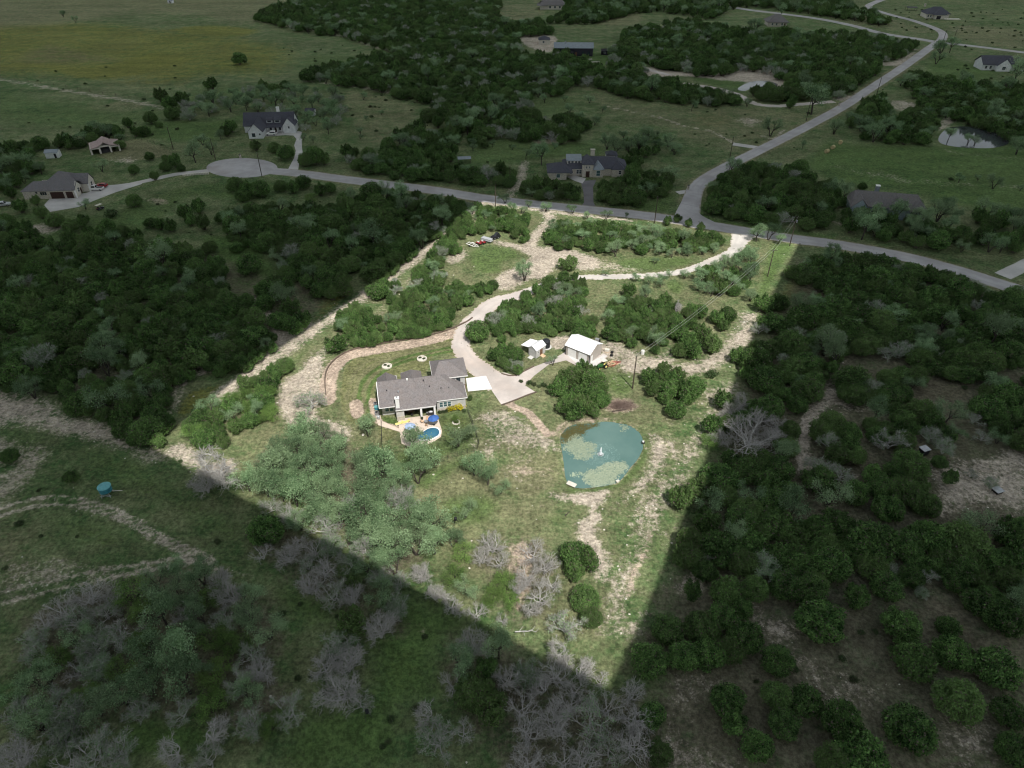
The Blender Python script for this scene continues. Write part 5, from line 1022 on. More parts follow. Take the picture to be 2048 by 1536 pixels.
# --- the main house, measured in its own frame (x along the rear wall, y away from the camera)
h0 = empty('ranch_house', (-30.1, 125.7, 0), R(11.5), 'sprawling white house with grey shingle roof and white chimney beside the pool patio', 'house')
w = MB()
w.obox((0.45,1.55),(3.4,1.55),0.2,0,3.9); w.obox((0.45,1.65),(0.45,9.9),0.2,0,3.3); w.obox((0.35,9.9),(19.6,9.9),0.2,0,3.3)
w.obox((3.5,3.6),(13.0,3.6),0.2,0,3.3); w.obox((3.45,1.65),(3.45,3.5),0.2,0,3.3); w.obox((13.1,0.35),(13.1,3.5),0.2,0,3.3)
w.obox((13.2,0.35),(19.7,0.35),0.2,0.9,3.3); w.obox((19.6,0.45),(19.6,9.8),0.2,0.9,3.3)
gable_wall(w,'x',0.45,0.9,9.9,3.3,3.35,6.7); w.build('wall', M['siding'], h0)
MB().obox((13.2,0.33),(19.75,0.33),0.3,0,0.9).obox((19.62,0.48),(19.62,8.4),0.3,0,0.9).build('stone_base', M['stone'], h0)
MB().box(3.55,-1.12,0,5.35,0.9,3.05).build('fireplace_box', M['siding'], h0); MB().box(3.6,-1.2,0,5.4,-1.05,1.15).build('fireplace_base', M['stone'], h0)
ch = MB().box(3.65,-1.0,3.0,4.5,-0.2,6.1).build('chimney', M['white'], h0); MB().box(3.57,-1.08,6.1,4.58,-0.12,6.25).build('chimney_cap', M['white'], ch); MB().tube((4.08,-.6,6.25),(4.08,-.6,6.6),0.16,n=8).build('flue', M['metal'], ch)
rf = MB(); rf.slab([(-.1,-.5,3.81),(3.5,-.5,3.81),(3.5,-1.44,3.265),(12.6,-1.44,3.265),(7.8,5.1,7.06),(-.1,5.1,7.06)],0.16); rf.slab([(12.6,-1.44,3.265),(13.05,0,3.42),(7.85,5.1,7.05)],0.16)
rf.slab([(13.0,0,3.4),(20.1,0,3.4),(14.5,5.12,7.0),(7.6,5.12,7.0)],0.16); rf.slab([(20.1,0,3.4),(20.1,10.2,3.4),(14.5,5.1,7.0)],0.16); rf.slab([(20.1,10.2,3.4),(-.1,10.2,3.4),(-.1,5.1,7.04),(14.5,5.1,7.0)],0.16); rf.build('roof', M['shingle'], h0)
MB().slab([(3.5,-1.44,3.25),(3.5,-.5,3.78),(3.5,-.5,3.2),(3.5,-1.44,3.05)],0.06).build('porch_gable', M['white'], h0)
hip_roof(h0,'roof',M['shingle'],-0.1,5.2,4.6,11.6,3.4,6.5,'y',0,2.2); hip_roof(h0,'roof',M['shingle'],5.6,5.2,10.6,12.6,3.4,6.0,'y',0,2.6)
w = MB(); w.obox((0.5,12.0),(4.6,12.0),0.2,0,3.3); w.obox((0.5,10.0),(0.5,11.9),0.2,0,3.3); w.obox((4.6,10.0),(4.6,11.9),0.2,0,3.3); w.obox((5.9,12.9),(10.2,12.9),0.2,0,3.3); w.obox((5.9,10),(5.9,12.8),.2,0,3.3); w.obox((10.2,10),(10.2,12.8),.2,0,3.3)
w.obox((13.2,5.9),(20.5,5.9),0.2,3.0,5.6); w.obox((13.2,6.0),(13.2,12.6),0.2,0,5.6); w.obox((13.2,12.6),(20.6,12.6),0.2,0,5.6); w.obox((20.5,12.0),(20.5,12.5),0.2,0,5.6); w.build('garage_wall', M['siding'], h0)
MB().obox((20.5,5.85),(20.5,6.4),0.24,0,5.6).obox((20.5,6.4),(20.5,12.0),0.24,2.75,5.6).build('stone_front', M['brownstone'], h0)
doorp(h0,'x',20.45,9.2,5.4,2.6,M['brown'],1,0.05,4,'garage_door'); hip_roof(h0,'garage_roof',M['shingle'],12.9,5.45,21.2,13.1,5.62,7.9,'x',2.0,4.4)
win(h0,'y',5.8,18.9,4.6,0.8,1.0,None,M['black'],out=-1)
for x in (14.0,14.95,15.9): win(h0,'y',0.25,x,2.0,0.75,1.35,M['tealglass'],M['white'])
for x in (1.55,2.6): win(h0,'y',1.45,x,1.75,0.8,1.45,M['tealglass'],M['white'])
for x in (6.6,8.2,10.5,11.8): win(h0,'y',3.5,x,1.6,1.1,1.9,M['glass'],M['black'])
for x in (9.2,12.3): MB().box(x-.22,-1.42,0.05,x+.22,-1.0,2.85).build('porch_column', M['white'], h0); 
MB().box(5.4,-1.4,2.85,12.5,-1.1,3.1).build('porch_beam', M['white'], h0)
MB().slab([(-.16,-.5,3.83),(-.04,-.5,3.83),(-.04,5.1,7.1),(-.16,5.1,7.1)],.22).slab([(-.04,10.2,3.46),(-.16,10.2,3.46),(-.16,5.1,7.08),(-.04,5.1,7.08)],.22).box(3.44,-1.5,3.06,12.66,-1.43,3.26).box(-.1,-.56,3.6,3.5,-.49,3.8).box(13.0,-.08,3.2,20.16,-.02,3.4).box(20.1,0,3.2,20.16,5.7,3.4).box(12.84,5.45,5.4,12.9,13.1,5.62).box(12.9,5.39,5.4,21.2,5.45,5.62).build('fascia', M['white'], h0)
def plane_z(x,y): return (3.4+3.6*y/5.1) if x > 11 else 4.1+.58*y
for x,y,r_,hh,mt in ((2.0,3.0,.12,.25,'steel'),(10.6,4.2,.14,.3,'steel'),(11.8,3.0,.12,.28,'steel'),(14.4,2.4,.12,.26,'steel'),(16.2,2.3,.10,.25,'steel')): MB().tube((x,y,plane_z(x,y)-.05),(x,y,plane_z(x,y)+hh),r_,n=8).build('roof_vent', M[mt], h0)
MB().tube((4.6,2.3,5.0),(4.6,2.3,5.75),.13,n=8).lathe([(.22,0),(.22,.12)],8,(4.6,2.3,5.75)).build('flue_pipe', M['metal'], h0); MB().box(6.7,4.4,7.0,7.1,4.8,7.35).build('roof_turbine', M['white'], h0)
# things round the main house
def LH(x, y, z=0.0): v = Matrix.Rotation(R(11.5),4,'Z') @ Vector((x,y,0)); return (v.x-30.1, v.y+125.7, z)
def ring_bed(px, py, label, r=1.15):
    e = empty('planting_ring', (*G(px,py),0), 0, label, 'tree ring', 'stone rings on the mown yard')
    n = 18
    for i in range(n):
        a = 2*math.pi*i/n; MB().box(-.19,-.14,0,.19,.14,.26+rnd.uniform(-.03,.03)).build('stone', M['rock'], e, (r*math.cos(a),r*math.sin(a),0), a+math.pi/2+rnd.uniform(-.1,.1))
    MB().lathe([(r-.15,0),(r-.15,.06)],16).build('soil_bed', M['cream'], e)
ring_bed(774,733,'white stone ring round a planting bed on the yard, lower left of the two'); ring_bed(844,718,'white stone ring round a planting bed on the yard, upper right of the two')
def bush(px, py, r, label, kind='shrub', mname=None, group=None, h=None):
    crown, trunk, R0 = KIND[kind][rnd.randrange(len(KIND[kind]))]
    e = empty('shrub', (*G(px,py),0), rnd.uniform(0,6), label, 'shrub', group); s = r/R0; e.scale = (s,s,s*(h or 1))
    if mname:
        crown = crown.copy(); crown.materials[0] = M[mname]
    link('crown', crown, e); link('trunk', trunk, e); return e
def garden():
    for px,py,n in ((771,731,'left'),(777,733,'right'),(840,716,'left'),(848,718,'right')): bush(px,py,.42,f"small dark bush in the {'lower left' if px < 800 else 'upper right'} stone ring, {n} one",group='small bushes in the stone rings')
    bush(903,818,1.5,'yellow flowering bush by the rear wall, left one of two','shrub','yellowleaf','yellow bushes by the rear wall',1.2); bush(919,816,1.5,'yellow flowering bush by the rear wall, right one of two','shrub','yellowleaf','yellow bushes by the rear wall',1.2)
    for i,(px,py) in enumerate(((880,826),(887,825),(894,823),(928,823))): bush(px,py,.55,f'low green bush along the rear wall, {("first","second","third","last")[i]} from the left',group='low bushes along the rear wall')
    x,y = G(912,845); crown,trunk,R0 = KIND['bright'][0]; e = empty('garden_tree',(x,y,0),1.0,'small bright green tree in a white stone ring on the back lawn','tree'); s=1.25/R0; e.scale=(s,s,s*1.25); link('trunk',trunk,e); link('crown',crown,e)
    r = empty('stone_edging',(x,y,0),0,'white stone edging round the small lawn tree','stone edging')
    for i in range(11):
        a=2*math.pi*i/11; MB().lathe([(.1,0),(.24,.06),(.2,.2),(.08,.26)],6).build('stone',M['rock'],r,(.75*math.cos(a),.75*math.sin(a),0),a)
def umbrella(px,py,label,mt,tilt):
    e = empty('patio_umbrella',(*G(px,py),.05),0,label,'umbrella','umbrellas by the pool')
    MB().tube((0,0,0),(0,0,2.3),.03,n=6).build('pole',M['white'],e); MB().lathe([(.28,0),(.28,.08)],10).build('base',M['steel'],e)
    mb = MB(); n=8; top=(0,0,2.6); ring=[(1.3*math.cos(2*math.pi*i/n),1.3*math.sin(2*math.pi*i/n),1.95+tilt*math.cos(2*math.pi*i/n)) for i in range(n)]
    for i in range(n): mb.slab([ring[i],ring[(i+1)%n],top],.03)
    c = mb.build('canopy',M[mt],e)
    for i in range(n): MB().tube((0,0,2.25),ring[i],.012,n=4).build('rib',M['metal'],c)
def chair(x,y,rz,label,mt,group):
    e = empty('patio_chair',(x,y,.05),rz,label,'chair',group)
    MB().box(-.27,-.27,.40,.27,.27,.46).build('seat',M[mt],e); MB().slab([(-.27,.27,.44),(.27,.27,.44),(.27,.4,.95),(-.27,.4,.95)],.05).build('backrest',M[mt],e)
    for sx in (-.24,.24):
        for sy in (-.24,.24): MB().tube((sx,sy,0),(sx,sy,.41),.02,n=5).build('leg',M['steel'],e)
def table(x,y,label,r=.6,mt='metal'):
    e = empty('patio_table',(x,y,.05),0,label,'table'); MB().lathe([(r,.68),(r,.73)],14).build('tabletop',M[mt],e); MB().tube((0,0,0),(0,0,.68),.05,n=8).build('pedestal',M['steel'],e); MB().lathe([(.3,0),(.2,.05)],10).build('foot',M['steel'],e)
def patio_things():
    umbrella(868,850,'deep blue patio umbrella at the right end of the pool','blue',.12); umbrella(822,866,'pale blue patio umbrella at the left end of the pool','paleblue',-.1)
    x,y = G(853,847); table(x,y,'small round table on the patio left of the deep blue umbrella',.5)
    chair(x-.9,y+.2,1.3,'patio chair left of the small round patio table','lumber','chairs round the small patio table'); chair(x+.1,y+1.0,0,'patio chair behind the small round patio table','lumber','chairs round the small patio table'); chair(x+.1,y-.95,3.1,'patio chair in front of the small round patio table','lumber','chairs round the small patio table')
    x,y,_ = LH(7.0,1.0); table(x,y,'dining table in the shade of the covered porch',.7,'brown')
    for i,a in enumerate((0.3,1.9,3.5,5.0)): chair(x+1.05*math.cos(a),y+1.05*math.sin(a),a-math.pi/2,f"porch chair at the dining table, {('right','rear','left','front')[i]} side",'rubber','chairs round the porch table')
    for i,(px,py) in enumerate(((799,849),(812,846))):
        e = empty('sun_lounger',(*G(px,py),.05),R(-65),f"yellow cushioned lounger at the left of the patio, {('left','right')[i]} one of two",'lounger','yellow loungers on the patio')
        MB().box(-.33,-.95,.28,.33,.35,.38).build('cushion',M['yellow'],e); MB().slab([(-.33,.35,.38),(.33,.35,.38),(.33,.95,.75),(-.33,.95,.75)],.1).build('backrest',M['yellow'],e)
        MB().box(-.35,-.95,.2,.35,.4,.27).build('frame',M['white'],e)
        for sx in (-.3,.3):
            for sy in (-.85,.3): MB().box(sx-.03,sy-.03,0,sx+.03,sy+.03,.2).build('leg',M['white'],e)
    x,y,_ = LH(11.4,-.6); e = empty('grill',(x,y,.05),R(11.5),'stainless grill between the porch columns','grill'); MB().box(-.7,-.3,.1,.7,.3,.85).build('cabinet',M['steel'],e); MB().lathe([(.36,0),(.34,.16),(.18,.3)],12,(0,0,.86),1.5,.8).build('hood',M['silver'],e); MB().box(-1.0,-.25,.8,-.71,.25,.84).build('side_shelf',M['metal'],e)
    for i,(lx,ly) in enumerate(((9.2,-1.85),(12.3,-1.9),(13.4,-.4))):
        x,y,_ = LH(lx,ly); e = empty('plant_pot',(x,y,.05),0,('dark plant pot at the foot of the middle porch column','dark plant pot at the foot of the right porch column','dark plant pot by the rear wall corner')[i],'plant pot','plant pots on the patio'); MB().lathe([(.2,0),(.3,.45),(.26,.47)],10).build('pot',M['rubber'],e)
        cr,_,R0 = KIND['shrub'][i]; c = link('plant',cr,e,(0,0,.4)); c.scale=(.35/R0,)*3
    for i,(lx,ly,mt,sz,lab,nm) in enumerate(((-1.0,5.4,'metal',(.9,.9,.95),'grey cooling unit at the left end wall, beyond the teal bin','cooling_unit'),(-.9,1.9,'metal',(.9,.9,.95),'grey cooling unit at the left end wall, nearest the backyard','cooling_unit'))):
        x,y,_ = LH(lx,ly); e = empty(nm,(x,y,0),R(11.5),lab,'cooling unit','cooling units by the house'); MB().box(-.42,-.42,.08,.42,.42,.9).build('casing',M[mt],e); MB().lathe([(.36,.9),(.34,.94)],14).build('fan_grille',M['steel'],e); MB().box(-.5,-.5,0,.5,.5,.08).build('base',M['concrete'],e)
    x,y,_ = LH(-.8,4.1); e = empty('storage_bin',(x,y,0),R(11.5),'teal storage bin against the left end wall','bin'); MB().box(-.5,-.4,0,.5,.4,.7).build('body',M['teal'],e); MB().box(-.54,-.44,.7,.54,.44,.8).build('lid',M['tealtop'],e)
    x,y,_ = LH(-.6,.3); e = empty('grill',(x,y,0),R(40),'covered grey cooker outside the left corner of the house','grill'); MB().lathe([(.35,.3),(.42,.6),(.35,.95),(.1,1.1)],12).build('body',M['silver'],e)
    for a in (0.5,2.6,4.7): MB().tube((.35*math.cos(a),.35*math.sin(a),0),(.25*math.cos(a),.25*math.sin(a),.4),.03,n=5).build('leg',M['steel'],e)
    # pool
    out = spline([G(760+a/9.309,800+b/9.309) for a,b in [(590,588),(700,612),(800,592),(900,528),(1000,508),(1090,528),(1132,590),(1112,662),(1050,705),(960,745),(840,765),(700,755),(590,700),(540,640)]],True,4)
    cx=sum(p[0] for p in out)/len(out); cy=sum(p[1] for p in out)/len(out); ins=[(cx+(x-cx)*.90,cy+(y-cy)*.84) for x,y in out]; n=len(out)
    e = empty('swimming_pool',(cx,cy,0),0,'freeform blue swimming pool on the patio','swimming pool'); mb=MB()
    mb.v=[(x-cx,y-cy,.16) for x,y in out]+[(x-cx,y-cy,.16) for x,y in ins]+[(x-cx,y-cy,.02) for x,y in out]; mb.f=[[i,(i+1)%n,n+(i+1)%n,n+i] for i in range(n)]+[[i,2*n+i,2*n+(i+1)%n,(i+1)%n] for i in range(n)]
    mb.build('coping',M['apron'],e); mb=MB(); mb.v=[(x-cx,y-cy,.159) for x,y in ins]+[(x-cx,y-cy,.055) for x,y in ins]; mb.f=[[i,(i+1)%n,n+(i+1)%n,n+i] for i in range(n)]; mb.build('tile_band',M['black'],e)
    mb=MB(); mb.poly([(x-cx,y-cy,.07) for x,y in ins][::(1 if sum(ins[i][0]*ins[(i+1)%n][1]-ins[(i+1)%n][0]*ins[i][1] for i in range(n))>0 else -1)]); mb.build('water',watermat('pool_water',(.022,.10,.17),(.085,.23,.31),.05,2),e)
def wire_fence(name,px,label,step,hgt,mt,rails,cat='fence',post='post',pr=.045,z_r=.012,corner=True,cuts=None):
    P=GP(px); L=[0]
    for i in range(len(P)-1): L.append(L[-1]+math.dist(P[i],P[i+1]))
    e=empty(name,(*P[0],0),0,label,cat); k=max(2,int(L[-1]/step)); pm=None
    ds=sorted(set([round(L[-1]*i/k,2) for i in range(k+1)])); pts=[]
    for d in ds:
        for i in range(len(P)-1):
            if d<=L[i+1]+1e-6: t=(d-L[i])/max(1e-6,L[i+1]-L[i]); pts.append((P[i][0]+(P[i+1][0]-P[i][0])*t,P[i][1]+(P[i+1][1]-P[i][1])*t)); break
    for q,(x,y) in enumerate(pts):
        if pm is None: o=MB().tube((0,0,0),(0,0,hgt),pr,n=6).build(post,M[mt],e); pm=o.data
        else: o=link(post,pm,e)
        o.location=(x-P[0][0],y-P[0][1],0)
    for zr in rails:
        mb=MB()
        for i in range(len(pts)-1): mb.tube((pts[i][0]-P[0][0],pts[i][1]-P[0][1],zr*hgt),(pts[i+1][0]-P[0][0],pts[i+1][1]-P[0][1],zr*hgt),z_r,n=4,cap=False)
        mb.build('rail' if z_r>.015 else 'wire',M[mt],e)
    return e
def fences():
    wire_fence('yard_fence',[(936,824),(948,858),(961,897),(930,908),(890,921),(845,938),(805,953),(775,930),(764,893),(763,845)],'black metal fence around the back lawn and pool',2.3,1.4,'black',(.97,.12,.4,.68),z_r=.018,pr=.04)
    wire_fence('field_fence',[(-20,156),(60,165),(120,173),(180,184),(250,195),(310,206)],'wire fence along the track between the yellow field and left meadow',9,1.4,'timber',(.95,.65,.35),pr=.09,z_r=.014)
    wire_fence('lawn_fence',[(272,279),(310,289),(345,300)],'dark wire fence at the edge of the dry lawn by the red roofed barn',4,1.4,'timber',(.95,.5),pr=.07)
    P=spline(GP([(652,790),(650,760),(655,738),(672,718),(700,702),(745,691),(800,682),(850,673),(895,661),(930,646),(945,636)]),k=5)
    e=empty('retaining_edge',(*P[0],0),0,'low dark timber edging curving round the top of the dirt track','edging')
    for i in range(len(P)-1):
        if i%1==0: MB().obox((P[i][0]-P[0][0],P[i][1]-P[0][1]),(P[i+1][0]-P[0][0],P[i+1][1]-P[0][1]),.24,0,.42+rnd.uniform(-.04,.04)).build('timber',M['timber'],e)
    for nm,px,lab in (('retaining_edge',[(1003,811),(1020,805),(1038,798),(1055,791),(1073,785)],'timber edging across the lower end of the parking apron'),('retaining_edge',[(1003,748),(1018,752),(1032,752),(1050,742),(1068,733)],'low timber edging along the drive fork below the grove')):
        P=GP(px); e=empty(nm,(*P[0],0),0,lab,'edging')
        for i in range(len(P)-1): MB().obox((P[i][0]-P[0][0],P[i][1]-P[0][1]),(P[i+1][0]-P[0][0],P[i+1][1]-P[0][1]),.22,0,.32).build('timber',M['timber'],e)
# --- metal shop and shed
def outbuildings():
    sx,sy=13.9,152.1; a=math.degrees(math.atan2(-4.1,5.5)); e=empty('metal_shop',(sx,sy,0),R(a),'tan metal shop with white roof and two white roll doors','workshop'); L,W,H=7.2,5.9,3.0
    w=MB(); w.obox((0,0),(L,0),.12,0,H); w.obox((0,W),(L,W),.12,0,H); gable_wall(w,'x',0,.06,W-.06,0,H,4.35,.12); gable_wall(w,'x',L,.06,W-.06,0,H,4.35,.12); w.build('wall',M['tanwall'],e)
    hip_roof(e,'roof',M['whiteroof'],-.25,-.3,L+.25,W+.3,H+.02,4.55,'x',0,0,.1)
    for x in (1.95,5.2): doorp(e,'y',-.06,x,2.5,2.45,M['white'],-1,.03,5,'roll_door')
    doorp(e,'x',L+.06,.95,.9,2.05,M['white'],1,.03,0,'side_door'); MB().box(-.04,-.1,0,.12,.0,H).box(L-.1,-.12,0,L+.08,-.0,H).build('corner_trim',M['steel'],e)
    pad('concrete_apron',[(1128,706),(1143,698),(1178,726),(1207,710),(1213,713),(1185,738),(1165,737)],M['concrete'],.075,h=1)
    sx,sy=6.2,150.3; e=empty('garden_shed',(sx,sy,0),R(48.5),'small grey shed with white metal roof and a lean-to','shed'); L,W,H=3.7,2.5,2.4
    # x runs along the right wall away from the camera, y to the left
    w=MB(); w.obox((0,0),(L,0),.1,0,H); w.obox((0,W),(L,W),.1,0,H); gable_wall(w,'x',0,.05,W-.05,0,H,3.2,.1); gable_wall(w,'x',L,.05,W-.05,0,H,3.2,.1); w.build('wall',M['siding'],e)
    hip_roof(e,'roof',M['whiteroof'],-.15,-.2,L+.15,W+.2,H,3.35,'x',0,0,.08)
    MB().slab([(-.1,W+2.6,2.0),(-.1,W+.22,2.42),(L+.1,W+.22,2.42),(L+.1,W+2.6,2.0)],.08).build('lean_to_roof',M['whiteroof'],e)
    for x in (0.05,L-.05): MB().box(x-.06,W+2.4,0,x+.06,W+2.52,2.0).build('lean_to_post',M['timber'],e)
    doorp(e,'y',-.05,2.0,1.0,1.9,M['brown'],-1,.05,0); doorp(e,'x',-.05,1.25,1.3,1.9,M['siding'],-1,.05,0,'double_door'); win(e,'y',-.05,.8,1.5,.5,.6); win(e,'y',-.05,3.1,1.5,.5,.6)
    MB().slab([(1.4,-1.2,.02),(2.6,-1.2,.02),(2.6,-.06,.28),(1.4,-.06,.28)],.06).build('ramp',M['lumber'],e); MB().slab([(-1.2,.6,.02),(-.06,.6,.2),(-.06,1.9,.2),(-1.2,1.9,.02)],.06).build('ramp',M['concrete'],e)
    x,y=G(1092,694); e=empty('water_tank',(x,y,0),0,'black plastic water tank behind the white roofed shed','water tank'); MB().lathe([(1.05,0),(1.05,1.0),(1.1,1.03),(1.1,1.1),(1.05,1.13),(1.05,2.0),(.9,2.2),(.35,2.38),(.3,2.38)],20).build('body',M['rubber'],e,smooth=False); MB().lathe([(.3,2.38),(.3,2.5)],12).build('lid',M['rubber'],e); MB().lathe([(1.5,0),(1.5,.1)],16).build('base',M['concrete'],e)
    x,y=G(1285,708); e=empty('storage_drum',(x,y,0),0,'white drum at the edge of the trees right of the metal shop','drum'); MB().lathe([(.42,0),(.45,.1),(.45,1.0),(.4,1.15)],14).build('body',M['white'],e); MB().lathe([(.12,1.15),(.1,1.25)],8).build('cap',M['steel'],e)
    x,y=G(1214,703); e=empty('pallet_box',(x,y,0),R(-20),'white tarped box on a pallet beside the metal shop','crate'); MB().box(-.6,-.45,.12,.6,.45,.75).build('box',M['cream'],e)
    for q in (-.4,0,.4): MB().box(-.65,q-.06,0,.65,q+.06,.11).build('pallet_board',M['lumber'],e)
    for i,(px,py) in enumerate(((1224,706),(1223,712))):
        x,y=G(px,py); e=empty('tire_stack',(x,y,0),0,f"stack of black tyres beside the tarped box, {('rear','front')[i]} one",'tyre stack','tyre stacks by the metal shop')
        for k in range(2): MB().lathe([(.2,0),(.38,.03),(.40,.12),(.38,.21),(.2,.24)],14,(rnd.uniform(-.05,.05),0,k*.24)).build('tyre',M['tyre'],e)
    x,y=G(1194,683); e=empty('cooling_unit',(x,y,0),R(-20),'grey machine behind the far corner of the metal shop','machine'); MB().box(-.5,-.4,.1,.5,.4,.9).build('casing',M['metal'],e); MB().box(.5,-.2,.2,.9,.2,.7).build('motor',M['steel'],e)
    # lumber pile
    x,y=G(1227,727); e=empty('lumber_pile',(x,y,0),R(20),'loose pile of raw boards and scrap beside the tractor','lumber pile')
    for k in range(22): MB().box(-rnd.uniform(.6,1.5),-.06,0,rnd.uniform(.6,1.4),.06,.05).build('board',M['lumber' if k%4 else 'red'],e,(rnd.uniform(-1.1,1.1),rnd.uniform(-.9,.9),.02+.045*(k%6)),rnd.uniform(-.9,.9))
    # tractor
    x,y=G(1203,736); e=empty('tractor',(x,y,0),R(-152),'small green tractor with a front loader beside the metal shop','tractor')
    MB().box(-.35,-.28,.55,1.3,.28,1.15).prism([(-.3,-.24),(1.25,-.2),(1.25,.2),(-.3,.24)],1.15,1.28).build('hood',M['green'],e); MB().box(-1.2,-.4,.6,-.35,.4,.8).build('platform',M['steel'],e)
    MB().box(-1.0,-.25,.85,-.55,.25,.95).box(-1.08,-.25,.95,-1.0,.25,1.35).build('seat',M['yellow'],e); MB().tube((-1.2,-.45,.8),(-1.2,-.45,2.2),.035,n=6).tube((-1.2,.45,.8),(-1.2,.45,2.2),.035,n=6).tube((-1.2,-.45,2.2),(-1.2,.45,2.2),.035,n=6).build('roll_bar',M['steel'],e); MB().slab([(-1.3,-.55,2.22),(.1,-.55,2.22),(.1,.55,2.22),(-1.3,.55,2.22)],.06).build('canopy',M['cream'],e)
    MB().lathe([(.17,0),(.19,.02),(.17,.03)],12,(-.42,0,1.2)).build('steering_wheel',M['rubber'],e)
    for wx,wy,wr,ww in ((-.85,.62,.62,.34),(-.85,-.62,.62,.34),(.95,.5,.38,.22),(.95,-.5,.38,.22)):
        o=MB().tube((wx,wy-ww/2,wr),(wx,wy+ww/2,wr),wr,n=18).build('wheel',M['tyre'],e); MB().tube((wx,wy-ww/2-.02,wr),(wx,wy+ww/2+.02,wr),wr*.5,n=12).build('rim',M['yellow'],o)
    for q in (-.4,.4): MB().tube((-.1,q,1.05),(1.5,q,.75),.05,n=6).tube((1.5,q,.75),(2.0,q,.3),.05,n=6).build('loader_arm',M['green'],e)
    MB().box(2.0,-.8,.06,2.06,.8,.55).slab([(2.06,-.8,.1),(2.55,-.8,.07),(2.55,.8,.07),(2.06,.8,.1)],.04).build('bucket',M['steel'],e)
    # pond things
    x,y=G(1201,909); e=empty('fountain',(x,y,-.16),0,'white water jet of the fountain in the pond','fountain'); MB().lathe([(.35,0),(.4,.08),(.3,.16)],14).build('float',M['rubber'],e)
    rg=np.random.default_rng(3); C=[]
    for k in range(900):
        h=rg.uniform(0,1); a=rg.uniform(0,6.28); r=.10+.10*math.sin(h*3.1)+rg.normal(0,.03); C.append((r*math.cos(a)*(1.3-h),r*math.sin(a)*(1.3-h),.15+2.1*h))
    for k in range(700):
        a=rg.uniform(0,6.28); q=rg.uniform(0,1); C.append((math.cos(a)*.75*q,math.sin(a)*.75*q,.12+.5*q*(1-q)*2.2+rg.uniform(0,.1)))
    C=np.array(C); V,F=quads_from(C,rg.normal(size=C.shape),rg.uniform(.02,.06,len(C)),rg); o=link('spray',mesh_np('spray',V,F,[mat('water_spray',(.9,.92,.93),.4,var=.02)]),e)
    C=np.array([(math.cos(a)*r,math.sin(a)*r,.015) for a,r in zip(rg.uniform(0,6.28,900),rg.uniform(1.0,4.2,900)**1.0)]); V,F=quads_from(C,np.tile(np.array([[0,0,1.0]]),(len(C),1))+rg.normal(0,.05,C.shape),rg.uniform(.03,.09,len(C)),rg); V[:,2]=np.clip(V[:,2],.008,.03); o=link('droplets',mesh_np('droplets',V,F,[M['droplet']]),e); o['kind']='stuff'
    x,y=G(1143,970); e=empty('dock',(x,y,0),R(-32),'pale plank dock at the lower left corner of the pond','dock')
    for k in range(7): MB().box(-1.0+k*.29,-.55,.28,-1.0+k*.29+.27,.55,.33).build('plank',M['cream'],e)
    for q in (-.45,.45): MB().box(-1.0,q-.05,.14,1.0,q+.05,.27).build('beam',M['timber'],e)
    for q in (-.9,.9):
        for p_ in (-.45,.45): MB().tube((q,p_,-1),(q,p_,.3),.06,n=6).build('post',M['timber'],e)
    x,y=G(1235,964); e=empty('pump_box',(x,y,0),R(30),'small white box on the lower right bank of the pond','box'); MB().box(-.3,-.22,0,.3,.22,.35).build('body',M['cream'],e); MB().box(-.34,-.26,.35,.34,.26,.4).build('lid',M['cream'],e)
    x,y=G(1286,886); e=empty('pond_pump',(x,y,0),0,'small dark pump with a white cap on the right bank of the pond','pump'); MB().box(-.35,-.25,0,.35,.25,.3).build('base',M['steel'],e); MB().lathe([(.2,.3),(.22,.55),(.1,.62)],10).build('cap',M['white'],e)
    # brush heap
    x,y=G(1242,812); e=empty('brush_heap',(x,y,0),0,'reddish brown heap of cut branches beyond the pond','brush heap'); rg=np.random.default_rng(5); sg=[]
    for k in range(1500):
        p=np.array([rg.normal(0,1.7),rg.normal(0,.9),abs(rg.normal(.12,.16))]); d=rg.normal(size=3)*np.array([1,1,.25]); d/=np.linalg.norm(d); sg.append((tuple(p),tuple(p+d*rg.uniform(.4,1.2)),.022,.012))
    v,f=tube_segs(sg,3); link('twigs',mesh_np('heap_twigs',v,f,[M['brush']]),e)['kind']='stuff'
    lg=empty('fallen_log',(*G(1240,822),0),R(10),'dark fallen log lying below the brush heap','log'); MB().tube((-2,0,.15),(1.6,.15,.16),.14,.09,n=8).tube((.6,.08,.18),(1.1,.8,.35),.06,.03,n=6).build('log',M['bark'],lg)
    for px,py,ln,rz,lab in ((1050,1268,3.4,-15,'white dead branch lying at the lower shadow edge of the lot'),(375,1210,4.0,-28,'pale dead branch on top of the lower left thicket'),(1135,1030,1.2,40,'short dark log on the open slope above the grey trees')):
        lg=empty('fallen_branch',(*G(px,py,1.2 if ln>2 else 0),(1.2 if ln>2 else .1)),R(rz),lab,'branch'); b=MB(); q=Vector((-ln/2,0,0)); rr=.11 if ln>2 else .14
        for k in range(5):
            nx=q+Vector((ln/5,rnd.uniform(-.25,.25),rnd.uniform(-.12,.18))); b.tube(q,nx,rr,rr*.82,n=7)
            if ln>2: b.tube(nx,nx+Vector((rnd.uniform(.1,.9),rnd.choice((-1,1))*rnd.uniform(.4,1.1),rnd.uniform(0,.4))),rr*.5,.02,n=5)
            q=nx; rr*=.82
        b.build('branch',M['grey'] if ln>2 else M['bark'],lg)
M['droplet']=mat('foam_droplet',(.30,.44,.42),.4,var=.1)
